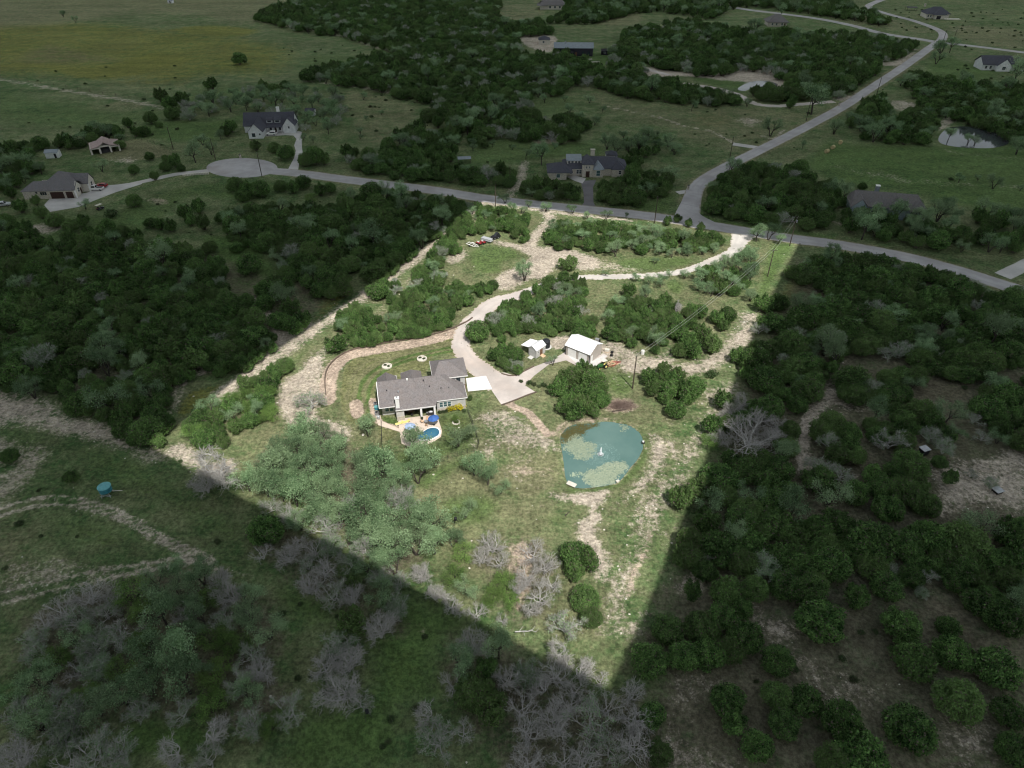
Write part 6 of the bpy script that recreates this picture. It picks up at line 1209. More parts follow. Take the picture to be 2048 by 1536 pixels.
def algae():
    rg=np.random.default_rng(9)
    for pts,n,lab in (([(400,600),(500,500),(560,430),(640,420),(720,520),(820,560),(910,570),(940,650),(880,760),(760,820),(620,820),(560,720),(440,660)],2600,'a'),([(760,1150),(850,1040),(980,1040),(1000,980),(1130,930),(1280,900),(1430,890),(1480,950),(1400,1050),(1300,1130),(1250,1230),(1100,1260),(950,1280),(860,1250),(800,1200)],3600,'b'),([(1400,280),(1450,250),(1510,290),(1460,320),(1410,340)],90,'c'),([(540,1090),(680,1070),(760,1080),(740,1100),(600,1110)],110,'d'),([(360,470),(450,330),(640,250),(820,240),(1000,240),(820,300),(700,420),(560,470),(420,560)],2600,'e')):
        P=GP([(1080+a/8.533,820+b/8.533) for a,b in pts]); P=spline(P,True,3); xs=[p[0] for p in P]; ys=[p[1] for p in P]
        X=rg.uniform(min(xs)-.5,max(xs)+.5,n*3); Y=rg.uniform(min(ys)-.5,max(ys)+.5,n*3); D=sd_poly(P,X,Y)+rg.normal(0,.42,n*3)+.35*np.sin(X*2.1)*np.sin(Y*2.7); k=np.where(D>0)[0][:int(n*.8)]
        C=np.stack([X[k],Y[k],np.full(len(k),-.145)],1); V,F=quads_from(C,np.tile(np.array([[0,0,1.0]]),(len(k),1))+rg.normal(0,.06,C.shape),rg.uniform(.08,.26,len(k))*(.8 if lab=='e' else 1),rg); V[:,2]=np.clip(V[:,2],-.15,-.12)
        tag(link('pond_algae_and_reflection',mesh_np('pond_algae_and_reflection',V,F,[M['painted_tree_reflection' if lab=='e' else 'algae']],attrs={'tint':('FACE','FLOAT',np.clip(rg.normal(.5,.25,len(F)),0,1))})),kind='stuff')  # piece e is no algae: dark flakes painted as the trees' reflection
M['algae']=leafmat('algae_mat',(.19,.25,.17),(.38,.43,.31),(.42,.38,.30),.1); M['painted_tree_reflection']=leafmat('painted_tree_reflection',(.03,.04,.012),(.11,.11,.03),(.1,.08,.03),.1)  # the dark set is the trees' reflection put into colour
# --- vehicles
def vehicle(name,px,py,rz,label,cat,col,L=4.8,W=1.9,H=1.75,kind='suv',group=None):
    e=empty(name,(*G(px,py),.03),R(rz),label,cat,group); mt=M[col]; l=L/2; w=W/2
    prof={'suv':[(-l,.45),(-l,1.0),(-l+.1,1.08),(l-1.3,1.08),(l-.1,.92),(l,.7),(l,.4)],'pickup':[(-l,.5),(-l,1.12),(l-1.7,1.12),(l-.1,1.02),(l,.85),(l,.42)],'cart':[(-l,.3),(-l,.7),(-.3,.7),(-.2,.4),(.5,.4),(.6,.8),(l,.7),(l,.3)]}[kind]
    mb=MB(); n=len(prof); b=0
    for y,ins in ((-w,.04),(w,.04)): mb.v+=[(x,y,z) for x,z in prof]
    mb.f=[list(range(n)),list(range(n,2*n))[::-1]]+[[(i+1)%n,i,n+i,n+(i+1)%n] for i in range(n)]; mb.build('body',mt,e)
    cabs={'suv':(-l+.15,-l+.5,l-2.1,l-1.3),'pickup':(-.5,-.35,.85,1.35),'cart':None}[kind]
    if cabs:
        x0,x1,x2,x3=cabs; z0,z1=1.08 if kind=='suv' else 1.12,H; i_=.18
        c=MB(); c.v=[(x0,-w+.05,z0),(x3,-w+.05,z0),(x3,w-.05,z0),(x0,w-.05,z0),(x1,-w+i_,z1),(x2,-w+i_,z1),(x2,w-i_,z1),(x1,w-i_,z1)]; c.f=[[0,3,2,1],[4,5,6,7],[0,1,5,4],[1,2,6,5],[2,3,7,6],[3,0,4,7]]; co=c.build('cabin',mt,e)
        g=MB()
        def face(q,inset=.1,o=.012):
            A=[Vector(c.v[i]) for i in q]; m=sum(A,Vector())/4; nn=(A[1]-A[0]).cross(A[2]-A[0]).normalized(); g.poly([tuple(m+(a-m)*(1-inset*1.6)+nn*o) for a in A])
        face([1,2,6,5]); face([3,0,4,7]); face([0,1,5,4]); face([2,3,7,6]); g.build('window',M['carglass'],co)
    if kind=='pickup': MB().box(-l+.1,-w+.14,1.125,-.6,w-.14,1.13).build('bed',M['steel'],e)
    if kind=='cart':
        for sx in (-l+.15,l-.5):
            for sy in (-w+.08,w-.08): MB().tube((sx,sy,.7),(sx,sy,H),.025,n=5).build('roof_post',M['steel'],e)
        MB().box(-l,-w,H,l-.3,w,H+.06).build('canopy',M['cream'],e); MB().box(-.7,-w+.1,.7,-.2,w-.1,.85).box(-.8,-w+.1,.85,-.7,w-.1,1.25).build('seat',M['rubber'],e)
    wr=.36 if kind!='cart' else .24
    for sx in (-l+.9 if kind!='cart' else -l+.4,l-.85 if kind!='cart' else l-.35):
        for sy in (-w+.1,w-.1):
            o=MB().tube((sx,sy-.12,wr),(sx,sy+.12,wr),wr,n=14).build('wheel',M['tyre'],e); MB().tube((sx,sy-.13,wr),(sx,sy+.13,wr),wr*.55,n=10).build('rim',M['metal'],o)
    for sy in (-w+.3,w-.3): MB().box(l-.02,sy-.2,.65,l+.02,sy+.2,.8).build('headlight',M['lamp'],e); MB().box(-l-.02,sy-.12,.75,-l+.02,sy+.12,.98).build('tail_light',M['tail'],e)
    return e
def vehicles():
    vehicle('pickup_truck',192,380,180,'white pickup truck parked in front of the brown garage house','pickup truck','white',5.9,2.0,1.9,'pickup')
    vehicle('parked_car',204,374,175,'dark red car parked behind the white pickup truck','car','red',4.4,1.8,1.5,'suv'); vehicle('parked_suv',543,270,183,'white suv parked in front of the white farmhouse','suv','white',4.8,1.9,1.75,'suv')
    vehicle('golf_cart',201,419,60,'cream roofed golf cart on the grass below the left concrete drive','golf cart','steel',2.5,1.2,1.85,'cart'); vehicle('parked_suv',8,412,20,'pale vehicle half hidden by trees at the left margin','car','silver',4.6,1.9,1.7,'suv')
    vehicle('utility_vehicle',991,477,215,'black utility vehicle with a flat roof, rightmost of the four parked in the clearing','utility vehicle','black',3.2,1.6,1.9,'suv')
    # silver trailer
    e=empty('flat_trailer',(*G(974,483),0),R(-32),'silver covered trailer between the red quad bikes and the black vehicle','trailer'); MB().box(-2.0,-.85,.55,2.0,.85,.75).prism([(-1.9,-.75),(1.7,-.75),(1.95,-.3),(1.95,.3),(1.7,.75),(-1.9,.75)],.75,1.25).build('body',M['silver'],e); MB().tube((2.0,0,.55),(3.0,0,.5),.05,n=6).build('tow_bar',M['steel'],e)
    for sy in (-.9,.9): MB().tube((-.3,sy-.1,.33),(-.3,sy+.1,.33),.33,n=12).build('wheel',M['tyre'],e)
    for i,(px,py) in enumerate(((958,489),(966,487))):
        e=empty('quad_bike',(*G(px,py),0),R(-40),f"red quad bike in the clearing, {('left','right')[i]} one of the two",'quad bike','red quad bikes in the clearing')
        MB().prism([(-.9,-.3),(.9,-.25),(.9,.25),(-.9,.3)],.5,.8).box(.35,-.5,.62,.95,.5,.72).box(-.95,-.52,.62,-.3,.52,.72).build('body',M['red'],e); MB().box(-.6,-.18,.8,.1,.18,.95).build('seat',M['white'],e); MB().tube((.35,-.42,1.05),(.35,.42,1.05),.025,n=6).tube((.35,0,.8),(.35,0,1.05),.03,n=6).build('handlebar',M['steel'],e)
        for sx in (-.65,.65):
            for sy in (-.5,.5): MB().tube((sx,sy-.12,.3),(sx,sy+.12,.3),.3,n=12).build('wheel',M['tyre'],e)
    e=empty('boat_trailer',(*G(945,492),0),R(-38),'white empty trailer frame, leftmost of the four parked in the clearing','trailer')
    for sy in (-.8,.8): MB().box(-2.1,sy-.08,.45,1.3,sy+.08,.6).build('side_rail',M['white'],e)
    for sx in (-2.0,-.9,.3,1.2): MB().box(sx-.06,-.72,.46,sx+.06,.72,.58).build('cross_bar',M['white'],e)
    MB().tube((1.3,-.8,.52),(2.7,0,.5),.06,n=6).tube((1.3,.8,.52),(2.7,0,.5),.06,n=6).build('tow_bar',M['white'],e)
    for sy in (-1.0,1.0): MB().tube((-.5,sy-.1,.32),(-.5,sy+.1,.32),.32,n=12).build('wheel',M['tyre'],e); MB().box(-.95,sy-.14,.66,-.05,sy+.14,.72).build('mudguard',M['white'],e)
    # turquoise tank on its trailer
    e=empty('tank_trailer',(*G(216,990),0),R(5),'round turquoise tank on a steel stand trailer in the left pasture','water tank')
    MB().lathe([(1.0,1.15),(1.22,1.3),(1.22,2.35),(1.12,2.42)],22).build('tank',M['teal'],e); MB().lathe([(1.3,2.42),(1.3,2.5),(.9,2.6),(.2,2.66)],22).build('lid',M['tealtop'],e)
    for a in (.8,2.36,3.93,5.5): MB().tube((1.25*math.cos(a),1.25*math.sin(a),0),(.95*math.cos(a),.95*math.sin(a),1.3),.06,n=6).build('leg',M['metal'],e)
    MB().tube((-1.1,-.8,.55),(1.1,-.8,.55),.045,n=6).tube((-1.1,.8,.55),(1.1,.8,.55),.045,n=6).tube((-.9,-.9,.3),(.9,-.9,1.1),.035,n=6).tube((.9,-.9,.3),(-.9,-.9,1.1),.035,n=6).build('brace',M['metal'],e); MB().tube((1.1,.1,1.0),(3.0,.2,.85),.07,n=6).build('tow_bar',M['cream'],e)
    # deer blind, box stand, feeders
    for px,py,lab,nm,hh in ((1845,908,'small white roofed hunting blind in the shaded right wood','deer_blind',1.6),(1993,985,'small pale box stand on the bare ground at the right edge','box_stand',.8)):
        e=empty(nm,(*G(px,py),0),R(20),lab,'blind' if hh>1 else 'box stand'); MB().box(-.8,-.7,.3,.8,.7,hh).build('cabin',M['black'],e); MB().box(-.95,-.85,hh,.95,.85,hh+.1).build('roof',M['metal'],e)
        for sx in (-.7,.7):
            for sy in (-.6,.6): MB().box(sx-.05,sy-.05,0,sx+.05,sy+.05,.3).build('leg',M['timber'],e)
    for px,py,lab in ((737,1437,'black game feeder on thin legs in the shaded lower glade'),(912,1052,'black game feeder on thin legs under the slim oak')):
        e=empty('game_feeder',(*G(px,py),0),0,lab,'feeder','game feeders'); MB().lathe([(.1,1.5),(.28,1.7),(.28,2.35),(.05,2.5)],12).build('barrel',M['black'],e)
        for a in (0,2.1,4.2): MB().tube((.7*math.cos(a),.7*math.sin(a),0),(.25*math.cos(a),.25*math.sin(a),1.8),.025,n=5).build('leg',M['steel'],e)
    for i,(px,py) in enumerate(((1653,306),(1665,298),(1680,288))):
        e=empty('hay_bale',(*G(px,py),0),R(30+i*17),f"round hay bale in the field, {('left','middle','right')[i]} one of three",'hay bale','round hay bales in the field'); MB().tube((-.7,0,.85),(.7,0,.85),.85,n=18).build('roll',M['hay'],e)
    for px,py,lab in ((481,316,'dark mailbox at the far rim of the turning circle'),(1376,379,'dark mailbox at the left of the road bend'),(1678,212,'dark mailbox where the left drive meets the straight road')):
        e=empty('mailbox',(*G(px,py),0),0,lab,'mailbox','mailboxes by the road'); MB().box(-.35,-.35,0,.35,.35,1.5).build('pillar',M['stone'],e); MB().box(-.4,-.4,1.5,.4,.4,1.65).build('cap',M['steel'],e); MB().tube((0,-.5,1.15),(0,.1,1.15),.14,n=8).build('letter_box',M['black'],e)
# --- power poles and wires
POLES={}
def pole(key,bx,by,label,arm=0,H=9.6,trans=False,lean=(0,0)):
    x,y=G(bx,by); e=empty('power_pole',(x,y,0),0,label,'power pole','wooden power poles'); MB().tube((0,0,-.5),(lean[0],lean[1],H),.17,.11,n=9).build('shaft',M['pole'],e)
    if arm: MB().obox((-1.1,-.12),(1.1,-.12),.1,H-.75,H-.62).build('cross_arm',M['pole'],e); 
    for q in ((-1.0,0,1.0) if arm else (0,)): MB().lathe([(.05,0),(.07,.06),(.04,.16)],8,(q+lean[0]*(not arm),-.12 if arm else 0,H-.62 if arm else H)).build('insulator',M['metal'],e)
    if trans: MB().lathe([(.22,0),(.25,.05),(.25,.75),(.15,.85)],12,(.36,0,H-2.3)).build('transformer',M['metal'],e)
    POLES[key]=(x,y,H); return e
def wire(a,b,label,off=(0,0),dz=0.0,sag=1.0,r=.02,mt='wire'):
    xa,ya,ha=POLES[a]; xb,yb,hb=POLES[b]; n=14; mb=MB(); prev=None; o=(xa,ya,0)
    e=empty('overhead_wire',o,0,label,'wire','overhead wires')
    for i in range(n+1):
        t=i/n; p=(off[0]+(xb-xa)*t,off[1]+(yb-ya)*t,ha+dz+(hb-ha)*t-sag*4*t*(1-t))
        if prev: mb.tube(prev,p,r,n=4,cap=False)
        prev=p
    mb.build('strand',M[mt],e)
def power():
    pole('A',1265,777,'dark power pole with a curved riser standing between the pond and the metal shop',trans=False); pole('B',1535,553,'power pole on the grass strip by the right shadow edge',1); pole('C',1579,492,'power pole with a transformer beside the road near the gravel entrance',1,10.6,True); pole('D',1309,446,'power pole between the main road and the sunlit wood',0); pole('E',991,413,'power pole at the top left corner of the sunlit lot',0); pole('F',1020,373,'pale power pole beyond the main road left of the long house',0,8); pole('G',524,353,'power pole at the near rim of the turning circle',0); pole('H',347,299,'pale leaning power pole left of the white farmhouse',0,9.6); pole('I',431,319,'power pole between the left drive and the white farmhouse',0,9); pole('J',1459,319,'power pole left of the road bend on the dry meadow',0); pole('K',1752,193,'power pole right of the straight road at its middle',0); pole('L',1883,92,'left one of the two power poles at the far road corner',0); pole('M',1904,89,'right one of the two power poles at the far road corner',0); pole('N',1612,242,'power pole beside the straight road near the big oak',0)
    for q,w_ in ((-.5,'left'),(.5,'right')): wire('B','A',f'bright overhead wire sagging across the lot to the pond pole, {w_} strand',(q,0),0,1.3,.022); wire('C','B',f'overhead wire between the entrance pole and the strip pole, {w_} strand',(q,0),0,.4,.018)
    wire('D','C','overhead wire along the road past the junction',(0,0),-.2,1.6,.014,'steel'); wire('E','D','overhead wire along the road above the sunlit wood',(0,0),-.2,1.8,.014,'steel'); wire('G','E','overhead wire along the road from the turning circle',(0,0),-.2,2,.014,'steel'); wire('I','G','overhead wire from the turning circle to the lawn pole',(0,0),-.2,.6,.014,'steel'); wire('H','I','overhead wire across the lawn left of the white farmhouse',(0,0),-.2,.8,.014,'steel'); wire('N','K','overhead wire beside the straight road, far span',(0,0),-.2,1,.014,'steel'); wire('J','N','overhead wire beside the straight road, near span',(0,0),-.2,1,.014,'steel'); wire('K','L','overhead wire toward the far road corner',(0,0),-.2,1.4,.014,'steel')
    e=empty('riser_pipe',(POLES['A'][0],POLES['A'][1],0),0,'curved service riser at the head of the pond pole','riser'); mb=MB(); pr=(-.2,0,8.6)
    for i in range(1,9): t=i/8*math.pi; p=(-.2-.35*(1-math.cos(t)),0,8.9+.45*math.sin(t)-(.15 if i==8 else 0)); mb.tube(pr,p,.03,n=5); pr=p
    mb.build('pipe',M['steel'],e); POLE_A=e
# --- houses farther off
def simple_walls(e,L,W,H,mt,x0=0,y0=0,z0=0): MB().obox((x0,y0),(x0+L,y0),.2,z0,H).obox((x0,y0+W),(x0+L,y0+W),.2,z0,H).obox((x0,y0+.1),(x0,y0+W-.1),.2,z0,H).obox((x0+L,y0+.1),(x0+L,y0+W-.1),.2,z0,H).build('wall',mt,e)
def far_houses():
    # white farmhouse
    e=house('farmhouse',499,277.5,4,'white farmhouse with steep dark roof, two dormers and a front gable'); fw=M['farmwall']
    w=MB(); gable_wall(w,'y',0,0,6.2,0,3.0,6.6); w.obox((0,.1),(0,12),.2,0,3.0); w.obox((6.2,.1),(6.2,9),.2,0,3.0); w.build('wall',fw,e); simple_walls(e,22.5,9,3.2,fw,-3.8,9.0)
    w=MB(); gable_wall(w,'x',-3.8,9.1,17.9,3.2,3.2,7.6); gable_wall(w,'x',18.7,9.1,17.9,3.2,3.2,7.6); gable_wall(w,'y',7.0,14.2,19.4,0,3.4,6.7); w.obox((14.2,7.1),(14.2,8.9),.2,0,3.4); w.obox((19.4,7.1),(19.4,16),.2,0,3.4); w.build('gable_wall',fw,e)
    hip_roof(e,'roof',M['navyroof'],-.4,-.4,6.6,14,2.95,6.75,'y',0,0); hip_roof(e,'roof',M['navyroof'],-4.2,8.3,19.1,18.6,3.1,7.8,'x',0,0); hip_roof(e,'roof',M['navyroof'],13.8,6.6,19.8,14,3.35,6.85,'y',0,0)
    MB().slab([(6.6,6.4,2.9),(13.8,6.4,2.9),(13.8,8.6,3.5),(6.6,8.6,3.5)],.14).build('porch_roof',M['navyroof'],e)
    for x in (7.2,9.3,11.4,13.4): MB().box(x-.12,6.6,0,x+.12,6.84,2.8).build('porch_post',M['white'],e)
    for x in (7.9,11.5):
        d=MB().box(x-1.3,9.4,4.0,x+1.3,12,5.3).build('dormer',fw,e); MB().slab([(x-1.55,9.1,5.35),(x+1.55,9.1,5.35),(x+1.55,12.6,6.5),(x-1.55,12.6,6.5)],.12).build('dormer_roof',M['navyroof'],d); win(e,'y',9.4,x,4.7,1.7,.6,M['glass'],M['black'])
    win(e,'y',-.08,2.2,1.6,1.3,1.5,M['glass'],M['black']); win(e,'y',-.08,5.0,1.9,.5,.6,M['glass'],M['black']); win(e,'y',6.92,16.8,2.6,.6,.8,M['glass'],M['black']); doorp(e,'y',8.88,10.4,1.2,2.2,M['door']); 
    for x in (8.2,12.4): win(e,'y',8.88,x,1.7,1.0,1.4,M['glass'],M['black'])
    c=MB().box(11.0,13.6,7.0,12.2,14.6,9.6).build('chimney',M['white'],e); MB().box(10.9,13.5,9.6,12.3,14.7,9.8).build('chimney_cap',M['white'],c)
    # brown garage house
    e=house('garage_house',66,398.5,4.5,'stone house with grey hip roof and brown garage doors at the left'); simple_walls(e,16,11,3.2,M['stone'],0,0); w=MB(); gable_wall(w,'x',16.1,.2,5.2,0,3.3,5.6); gable_wall(w,'x',18.6,6.2,11.2,0,3.3,6.2); w.obox((16.2,6.2),(18.5,6.2),.2,0,3.3); w.build('entry_wall',M['cream'],e)
    hip_roof(e,'roof',M['greyroof'],-3.2,-.5,16.4,7.5,3.25,5.6,'x',None,0); hip_roof(e,'roof',M['greyroof'],2.0,1.5,16.0,14.5,3.3,7.6,'x',None,None); hip_roof(e,'roof',M['greyroof'],7,5.8,18.9,11.6,3.3,6.4,'x',None,0)
    MB().obox((-2.8,0),(-.1,0),.2,0,3.2).obox((-2.8,.1),(-2.8,6.8),.2,0,3.2).build('side_wall',M['stone'],e); doorp(e,'y',-.1,9.4,4.8,2.5,M['door'],-1,.05,4,'garage_door'); doorp(e,'y',-.1,13.9,2.5,2.5,M['door'],-1,.05,4,'garage_door')
    for x in (3.8,4.6,5.4): win(e,'y',-.1,x,2.1,.5,1.0,M['glass'],M['black'])
    win(e,'y',-.1,2.2,2.5,.5,.5,M['glass'],M['black']); win(e,'x',16.18,2.7,2.2,1.1,1.6,M['glass'],M['white'],out=1); win(e,'x',18.68,8.7,2.2,1.1,1.6,M['glass'],M['white'],out=1); doorp(e,'x',16.18,4.4,1.1,2.3,M['door'],1); MB().box(15.9,-.2,0,16.3,.2,3.1).box(18.4,6.0,0,18.8,6.4,3.1).build('stone_corner',M['white'],e)
    # red roofed barn
    e=house('red_roofed_barn',185,310,28,'open fronted barn with a faded red roof and three bays','barn')
    w=MB(); w.obox((0,0),(0,9),.15,0,2.6); w.obox((0,9),(11,9),.15,0,2.6); w.obox((11,.1),(11,8.9),.15,0,2.6)
    for x in (0,3.4,7.6,11): w.box(x-.35,-.08,0,x+.35,.08,2.6)
    w.box(.35,-.06,2.1,3.05,.06,2.6); w.box(7.95,-.06,2.1,10.65,.06,2.6); w.box(3.05,-.05,2.6,7.95,.05,3.3); w.build('wall',M['cream'],e)
    hip_roof(e,'roof',M['redroof'],3.2,-.5,7.8,9.4,3.3,4.6,'y',0,0,.1); MB().slab([(-.4,-.4,2.5),(3.3,-.4,3.2),(3.3,9.3,3.2),(-.4,9.3,2.5)],.1).slab([(7.7,-.4,3.2),(11.4,-.4,2.5),(11.4,9.3,2.5),(7.7,9.3,3.2)],.1).build('lean_to_roof',M['redroof'],e); MB().box(3.3,.2,0,7.7,8.8,.05).build('floor',M['steel'],e)
    e=house('white_shed',93,317,8,'small white shed with a pale roof left of the red roofed barn','shed'); simple_walls(e,5.0,3.4,2.4,M['farmwall']); hip_roof(e,'roof',M['metalroof'],-.3,-.3,5.3,3.7,2.4,3.3,'x',0,0,.1); w=MB(); gable_wall(w,'x',0,.1,3.3,2.4,2.4,3.2); gable_wall(w,'x',5,.1,3.3,2.4,2.4,3.2); w.build('gable_wall',M['farmwall'],e); doorp(e,'y',-.1,3.9,.9,1.9,M['black'])
    e=house('backyard_shed',612,232,0,'tiny grey roofed shed among the trees behind the white farmhouse','shed'); simple_walls(e,4.2,3.2,2.3,M['farmwall']); hip_roof(e,'roof',M['navyroof'],-.3,-.3,4.5,3.5,2.3,3.4,'x',0,0,.1); doorp(e,'y',-.1,1.0,.9,1.9,M['black'])
    # long grey roofed house
    e=house('stone_house',1097,359.5,0,'long pale stone house with grey blue roof and a tall entry beyond the road'); st=M['stone']
    simple_walls(e,7.0,9,3.0,st,0,0); simple_walls(e,24.0,9,3.0,st,7.2,4.5); simple_walls(e,4.2,6,5.2,st,13.6,2.8); simple_walls(e,3.8,4,3.2,st,18.0,2.6); simple_walls(e,4.5,7,3.0,st,25.5,3.2)
    hip_roof(e,'roof',M['navyroof'],-.6,-.6,9.5,9.6,3.05,5.6,'x'); hip_roof(e,'roof',M['navyroof'],6.0,3.8,31.8,14.2,3.1,6.3,'x'); hip_roof(e,'roof',M['navyroof'],13.2,2.3,18.2,10,5.25,6.9,'y',None,0); hip_roof(e,'roof',M['metalroof'],17.6,2.0,22.2,8,3.3,5.4,'y',None,0); hip_roof(e,'roof',M['navyroof'],25.0,2.7,30.5,12,3.1,5.6,'y',None,0)
    d=MB().box(7.6,6.2,4.0,13.4,9,5.6).build('dormer',M['cream'],e); MB().slab([(7.2,5.8,5.65),(13.4,5.8,5.65),(13.4,10,6.9),(7.2,10,6.9)],.12).build('dormer_roof',M['metalroof'],d)
    for x in (8.4,9.7,11.2,12.4): win(e,'y',6.2,x,4.9,.9,.8,M['glass'],M['white'])
    for x in (9.2,11.8,12.9): win(e,'y',4.4,x,1.6,.9,1.5,M['glass'],M['white'])
    for x in (15.1,16.3): win(e,'y',2.7,x,4.0,.6,.8,M['glass'],M['white'])
    doorp(e,'y',2.7,15.7,1.5,2.4,M['door']); win(e,'y',2.5,19.9,1.7,1.5,2.1,M['tealglass'],M['white']); win(e,'y',3.1,28.6,1.8,1.0,1.4,M['glass'],M['white']); win(e,'y',-.1,3.8,1.6,1.4,1.4,M['tealglass'],M['white'])
    c=MB().box(17.3,10.5,6,18.9,11.7,8.2).build('chimney',st,e); MB().box(17.15,10.35,8.2,19.05,11.85,8.4).build('chimney_cap',st,c)
    e=house('pool_house',1213,322,0,'small grey roofed outbuilding behind the right end of the long house','outbuilding'); simple_walls(e,4.2,4,2.5,M['cream']); hip_roof(e,'roof',M['navyroof'],-.4,-.4,4.6,4.4,2.5,3.9,'x'); win(e,'y',-.1,2.1,1.4,1.6,1.2)
    e=house('well_house',916,328,8,'low pale roofed shelter in the glade left of the long house','shelter'); hip_roof(e,'roof',M['metalroof'],0,0,5.6,3.6,1.9,2.5,'x',0,0,.1)
    for x in (.3,5.3):
        for y in (.3,3.3): MB().box(x-.08,y-.08,0,x+.08,y+.08,1.9).build('post',M['timber'],e)
    # black barn house
    e=house('black_barn_house',1109,112,-2,'black barn house with a pale metal roof in the far wood'); simple_walls(e,24,8,4.8,M['blackwall']); w=MB(); gable_wall(w,'x',0,.1,7.9,4.8,4.8,7.0); gable_wall(w,'x',24,.1,7.9,4.8,4.8,7.0); w.build('gable_wall',M['blackwall'],e); hip_roof(e,'roof',M['metalroof'],-.6,-.7,24.6,8.7,4.8,7.3,'x',0,0,.12)
    for x in (3,7,18,21.5): win(e,'y',-.1,x,2.0,1.6,1.8,M['glass'],M['black'])
    doorp(e,'y',-.1,13.5,1.4,2.3,M['brown']); MB().slab([(-.2,-3.0,2.6),(12,-3.0,2.6),(12,-.2,3.0),(-.2,-.2,3.0)],.1).build('porch_roof',M['steel'],e)
    for x in (.3,4,8,11.5): MB().box(x-.1,-2.8,0,x+.1,-2.6,2.5).build('porch_post',M['black'],e)
    MB().box(6.4,3.2,7.0,7.0,3.8,8.0).build('flue',M['metal'],e)
    for i,(a,b,c_,d_) in enumerate(((1160,121.5,1184,119.5),(1182,125,1199,124.6))): P=GP([(a,b),(c_,d_)]); ed=empty('garden_wall',(*P[0],0),0,('pale low garden wall in front of the black barn house, left piece','pale low garden wall in front of the black barn house, right piece')[i],'garden wall'); MB().obox((0,0),(P[1][0]-P[0][0],P[1][1]-P[0][1]),.4,0,.7).build('wall',M['rock'],ed)
    e=house('dark_shed',1203,110,0,'black shed at the right of the black barn house','shed'); simple_walls(e,5,4,2.4,M['blackwall']); hip_roof(e,'roof',M['black'],-.3,-.3,5.3,4.3,2.4,3.4,'x',0,0,.1); win(e,'y',-.1,2,1.4,1.2,.8)
    e=house('hidden_house',1078,89,0,'dark roofed house half hidden by trees left of the black barn house'); simple_walls(e,7,6,3,M['cream']); hip_roof(e,'roof',M['navyroof'],-.5,-.5,7.5,6.5,3,5.0,'x'); win(e,'y',-.1,3,1.6,1.2,1.2)
    # tan roofed house
    e=house('tan_roofed_house',1700,428,-12.5,'long house with a tan shingle roof behind trees at the right'); gw=mat('blue_grey_wall',(.30,.36,.38),.8); simple_walls(e,24,9,3.2,gw,0,1.0); hip_roof(e,'roof',M['brownroof'],-.6,.2,24.8,10.8,3.2,7.0,'x',1.5,3.0); hip_roof(e,'roof',M['brownroof'],-.8,-1.6,5.6,8,3.2,6.4,'y',0,0); hip_roof(e,'roof',M['brownroof'],12.2,-2.2,17.8,8,3.2,6.3,'y',0,0); hip_roof(e,'roof',M['brownroof'],18.6,-1.0,25.2,7,3.2,6.0,'y',2.5,0)
    w=MB(); gable_wall(w,'y',-1.2,-.3,5.1,0,3.2,6.1); gable_wall(w,'y',-1.8,12.7,17.3,0,3.2,6.0); w.obox((24.6,-.6),(24.6,1),.2,0,3.2); w.build('gable_wall',gw,e)
    for x in (1.2,3.6,15.0): win(e,'y',-1.28 if x<10 else -1.88,x,1.8,1.0,1.5)
    win(e,'y',-1.88,15.0,4.3,.6,.8)
    for x in (7.5,10.5,20.5): win(e,'y',.9,x,1.7,1.1,1.5)
    c=MB().box(7.6,6.3,6.0,8.9,7.5,8.6).build('chimney',M['metalroof'],e); MB().box(7.5,6.2,8.6,9.0,7.6,8.8).build('chimney_cap',M['white'],c); MB().box(24.4,-.9,0,24.9,-.4,3.1).build('stone_corner',M['white'],e)
    # far white house and others
    e=house('far_white_house',1966,142,-3,'white gabled house with a dark roof at the far right'); fw=M['farmwall']; simple_walls(e,20,10,3.2,fw,0,2); w=MB(); gable_wall(w,'y',-.6,7,15,0,3.2,6.6); gable_wall(w,'x',-.2,2.2,11.8,0,3.2,6.4); w.obox((7,-.5),(7,2),.2,0,3.2); w.obox((15,-.5),(15,2),.2,0,3.2); w.build('gable_wall',fw,e)
    hip_roof(e,'roof',M['navyroof'],-.6,1.2,21,13,3.2,7.2,'x',0,4); hip_roof(e,'roof',M['navyroof'],6.6,-1.0,15.4,9,3.2,6.8,'y',0,0); hip_roof(e,'roof',M['navyroof'],16,0,26,10,3.2,6.8,'x'); simple_walls(e,8.6,8,3.2,fw,17,1); 
    for x in (2.0,4.6): win(e,'y',1.9,x,1.7,1.2,1.5)
    win(e,'y',-.7,11,1.8,2.0,1.6); MB().slab([(15.4,-1.5,2.9),(22,-1.5,2.9),(22,1,3.2),(15.4,1,3.2)],.1).build('porch_roof',M['navyroof'],e); doorp(e,'y',.9,19,1.4,2.2,M['black'])
    e=house('far_grey_house',1852,37,-4,'grey roofed house beyond the far road bend, with a front patio'); simple_walls(e,17,11,3.2,M['cream'],0,1); hip_roof(e,'roof',M['navyroof'],-.7,0,18,13,3.2,7.4,'x'); hip_roof(e,'roof',M['navyroof'],4,-3.5,14,6,3.1,6.2,'y',None,0); simple_walls(e,7,3,3.0,M['cream'],5.5,-2.6); doorp(e,'y',-2.7,8,3.2,2.2,M['black'])
    for x in (1.5,3.4): win(e,'y',.9,x,1.7,1.0,1.5)
    MB().box(12.6,-4.8,0,24,-1.0,.5).build('patio_wall',M['rock'],e); MB().box(1,12,6.4,2.2,13,8.4).build('chimney',M['stone'],e)
    e=house('far_shelter',1813,22,-6,'small dark open shelter left of the grey roofed far house','shelter'); hip_roof(e,'roof',M['steel'],0,0,8,5,2.4,3.0,'x',0,0,.1)
    for x in (.3,7.7):
        for y in (.3,4.7): MB().box(x-.1,y-.1,0,x+.1,y+.1,2.4).build('post',M['timber'],e)
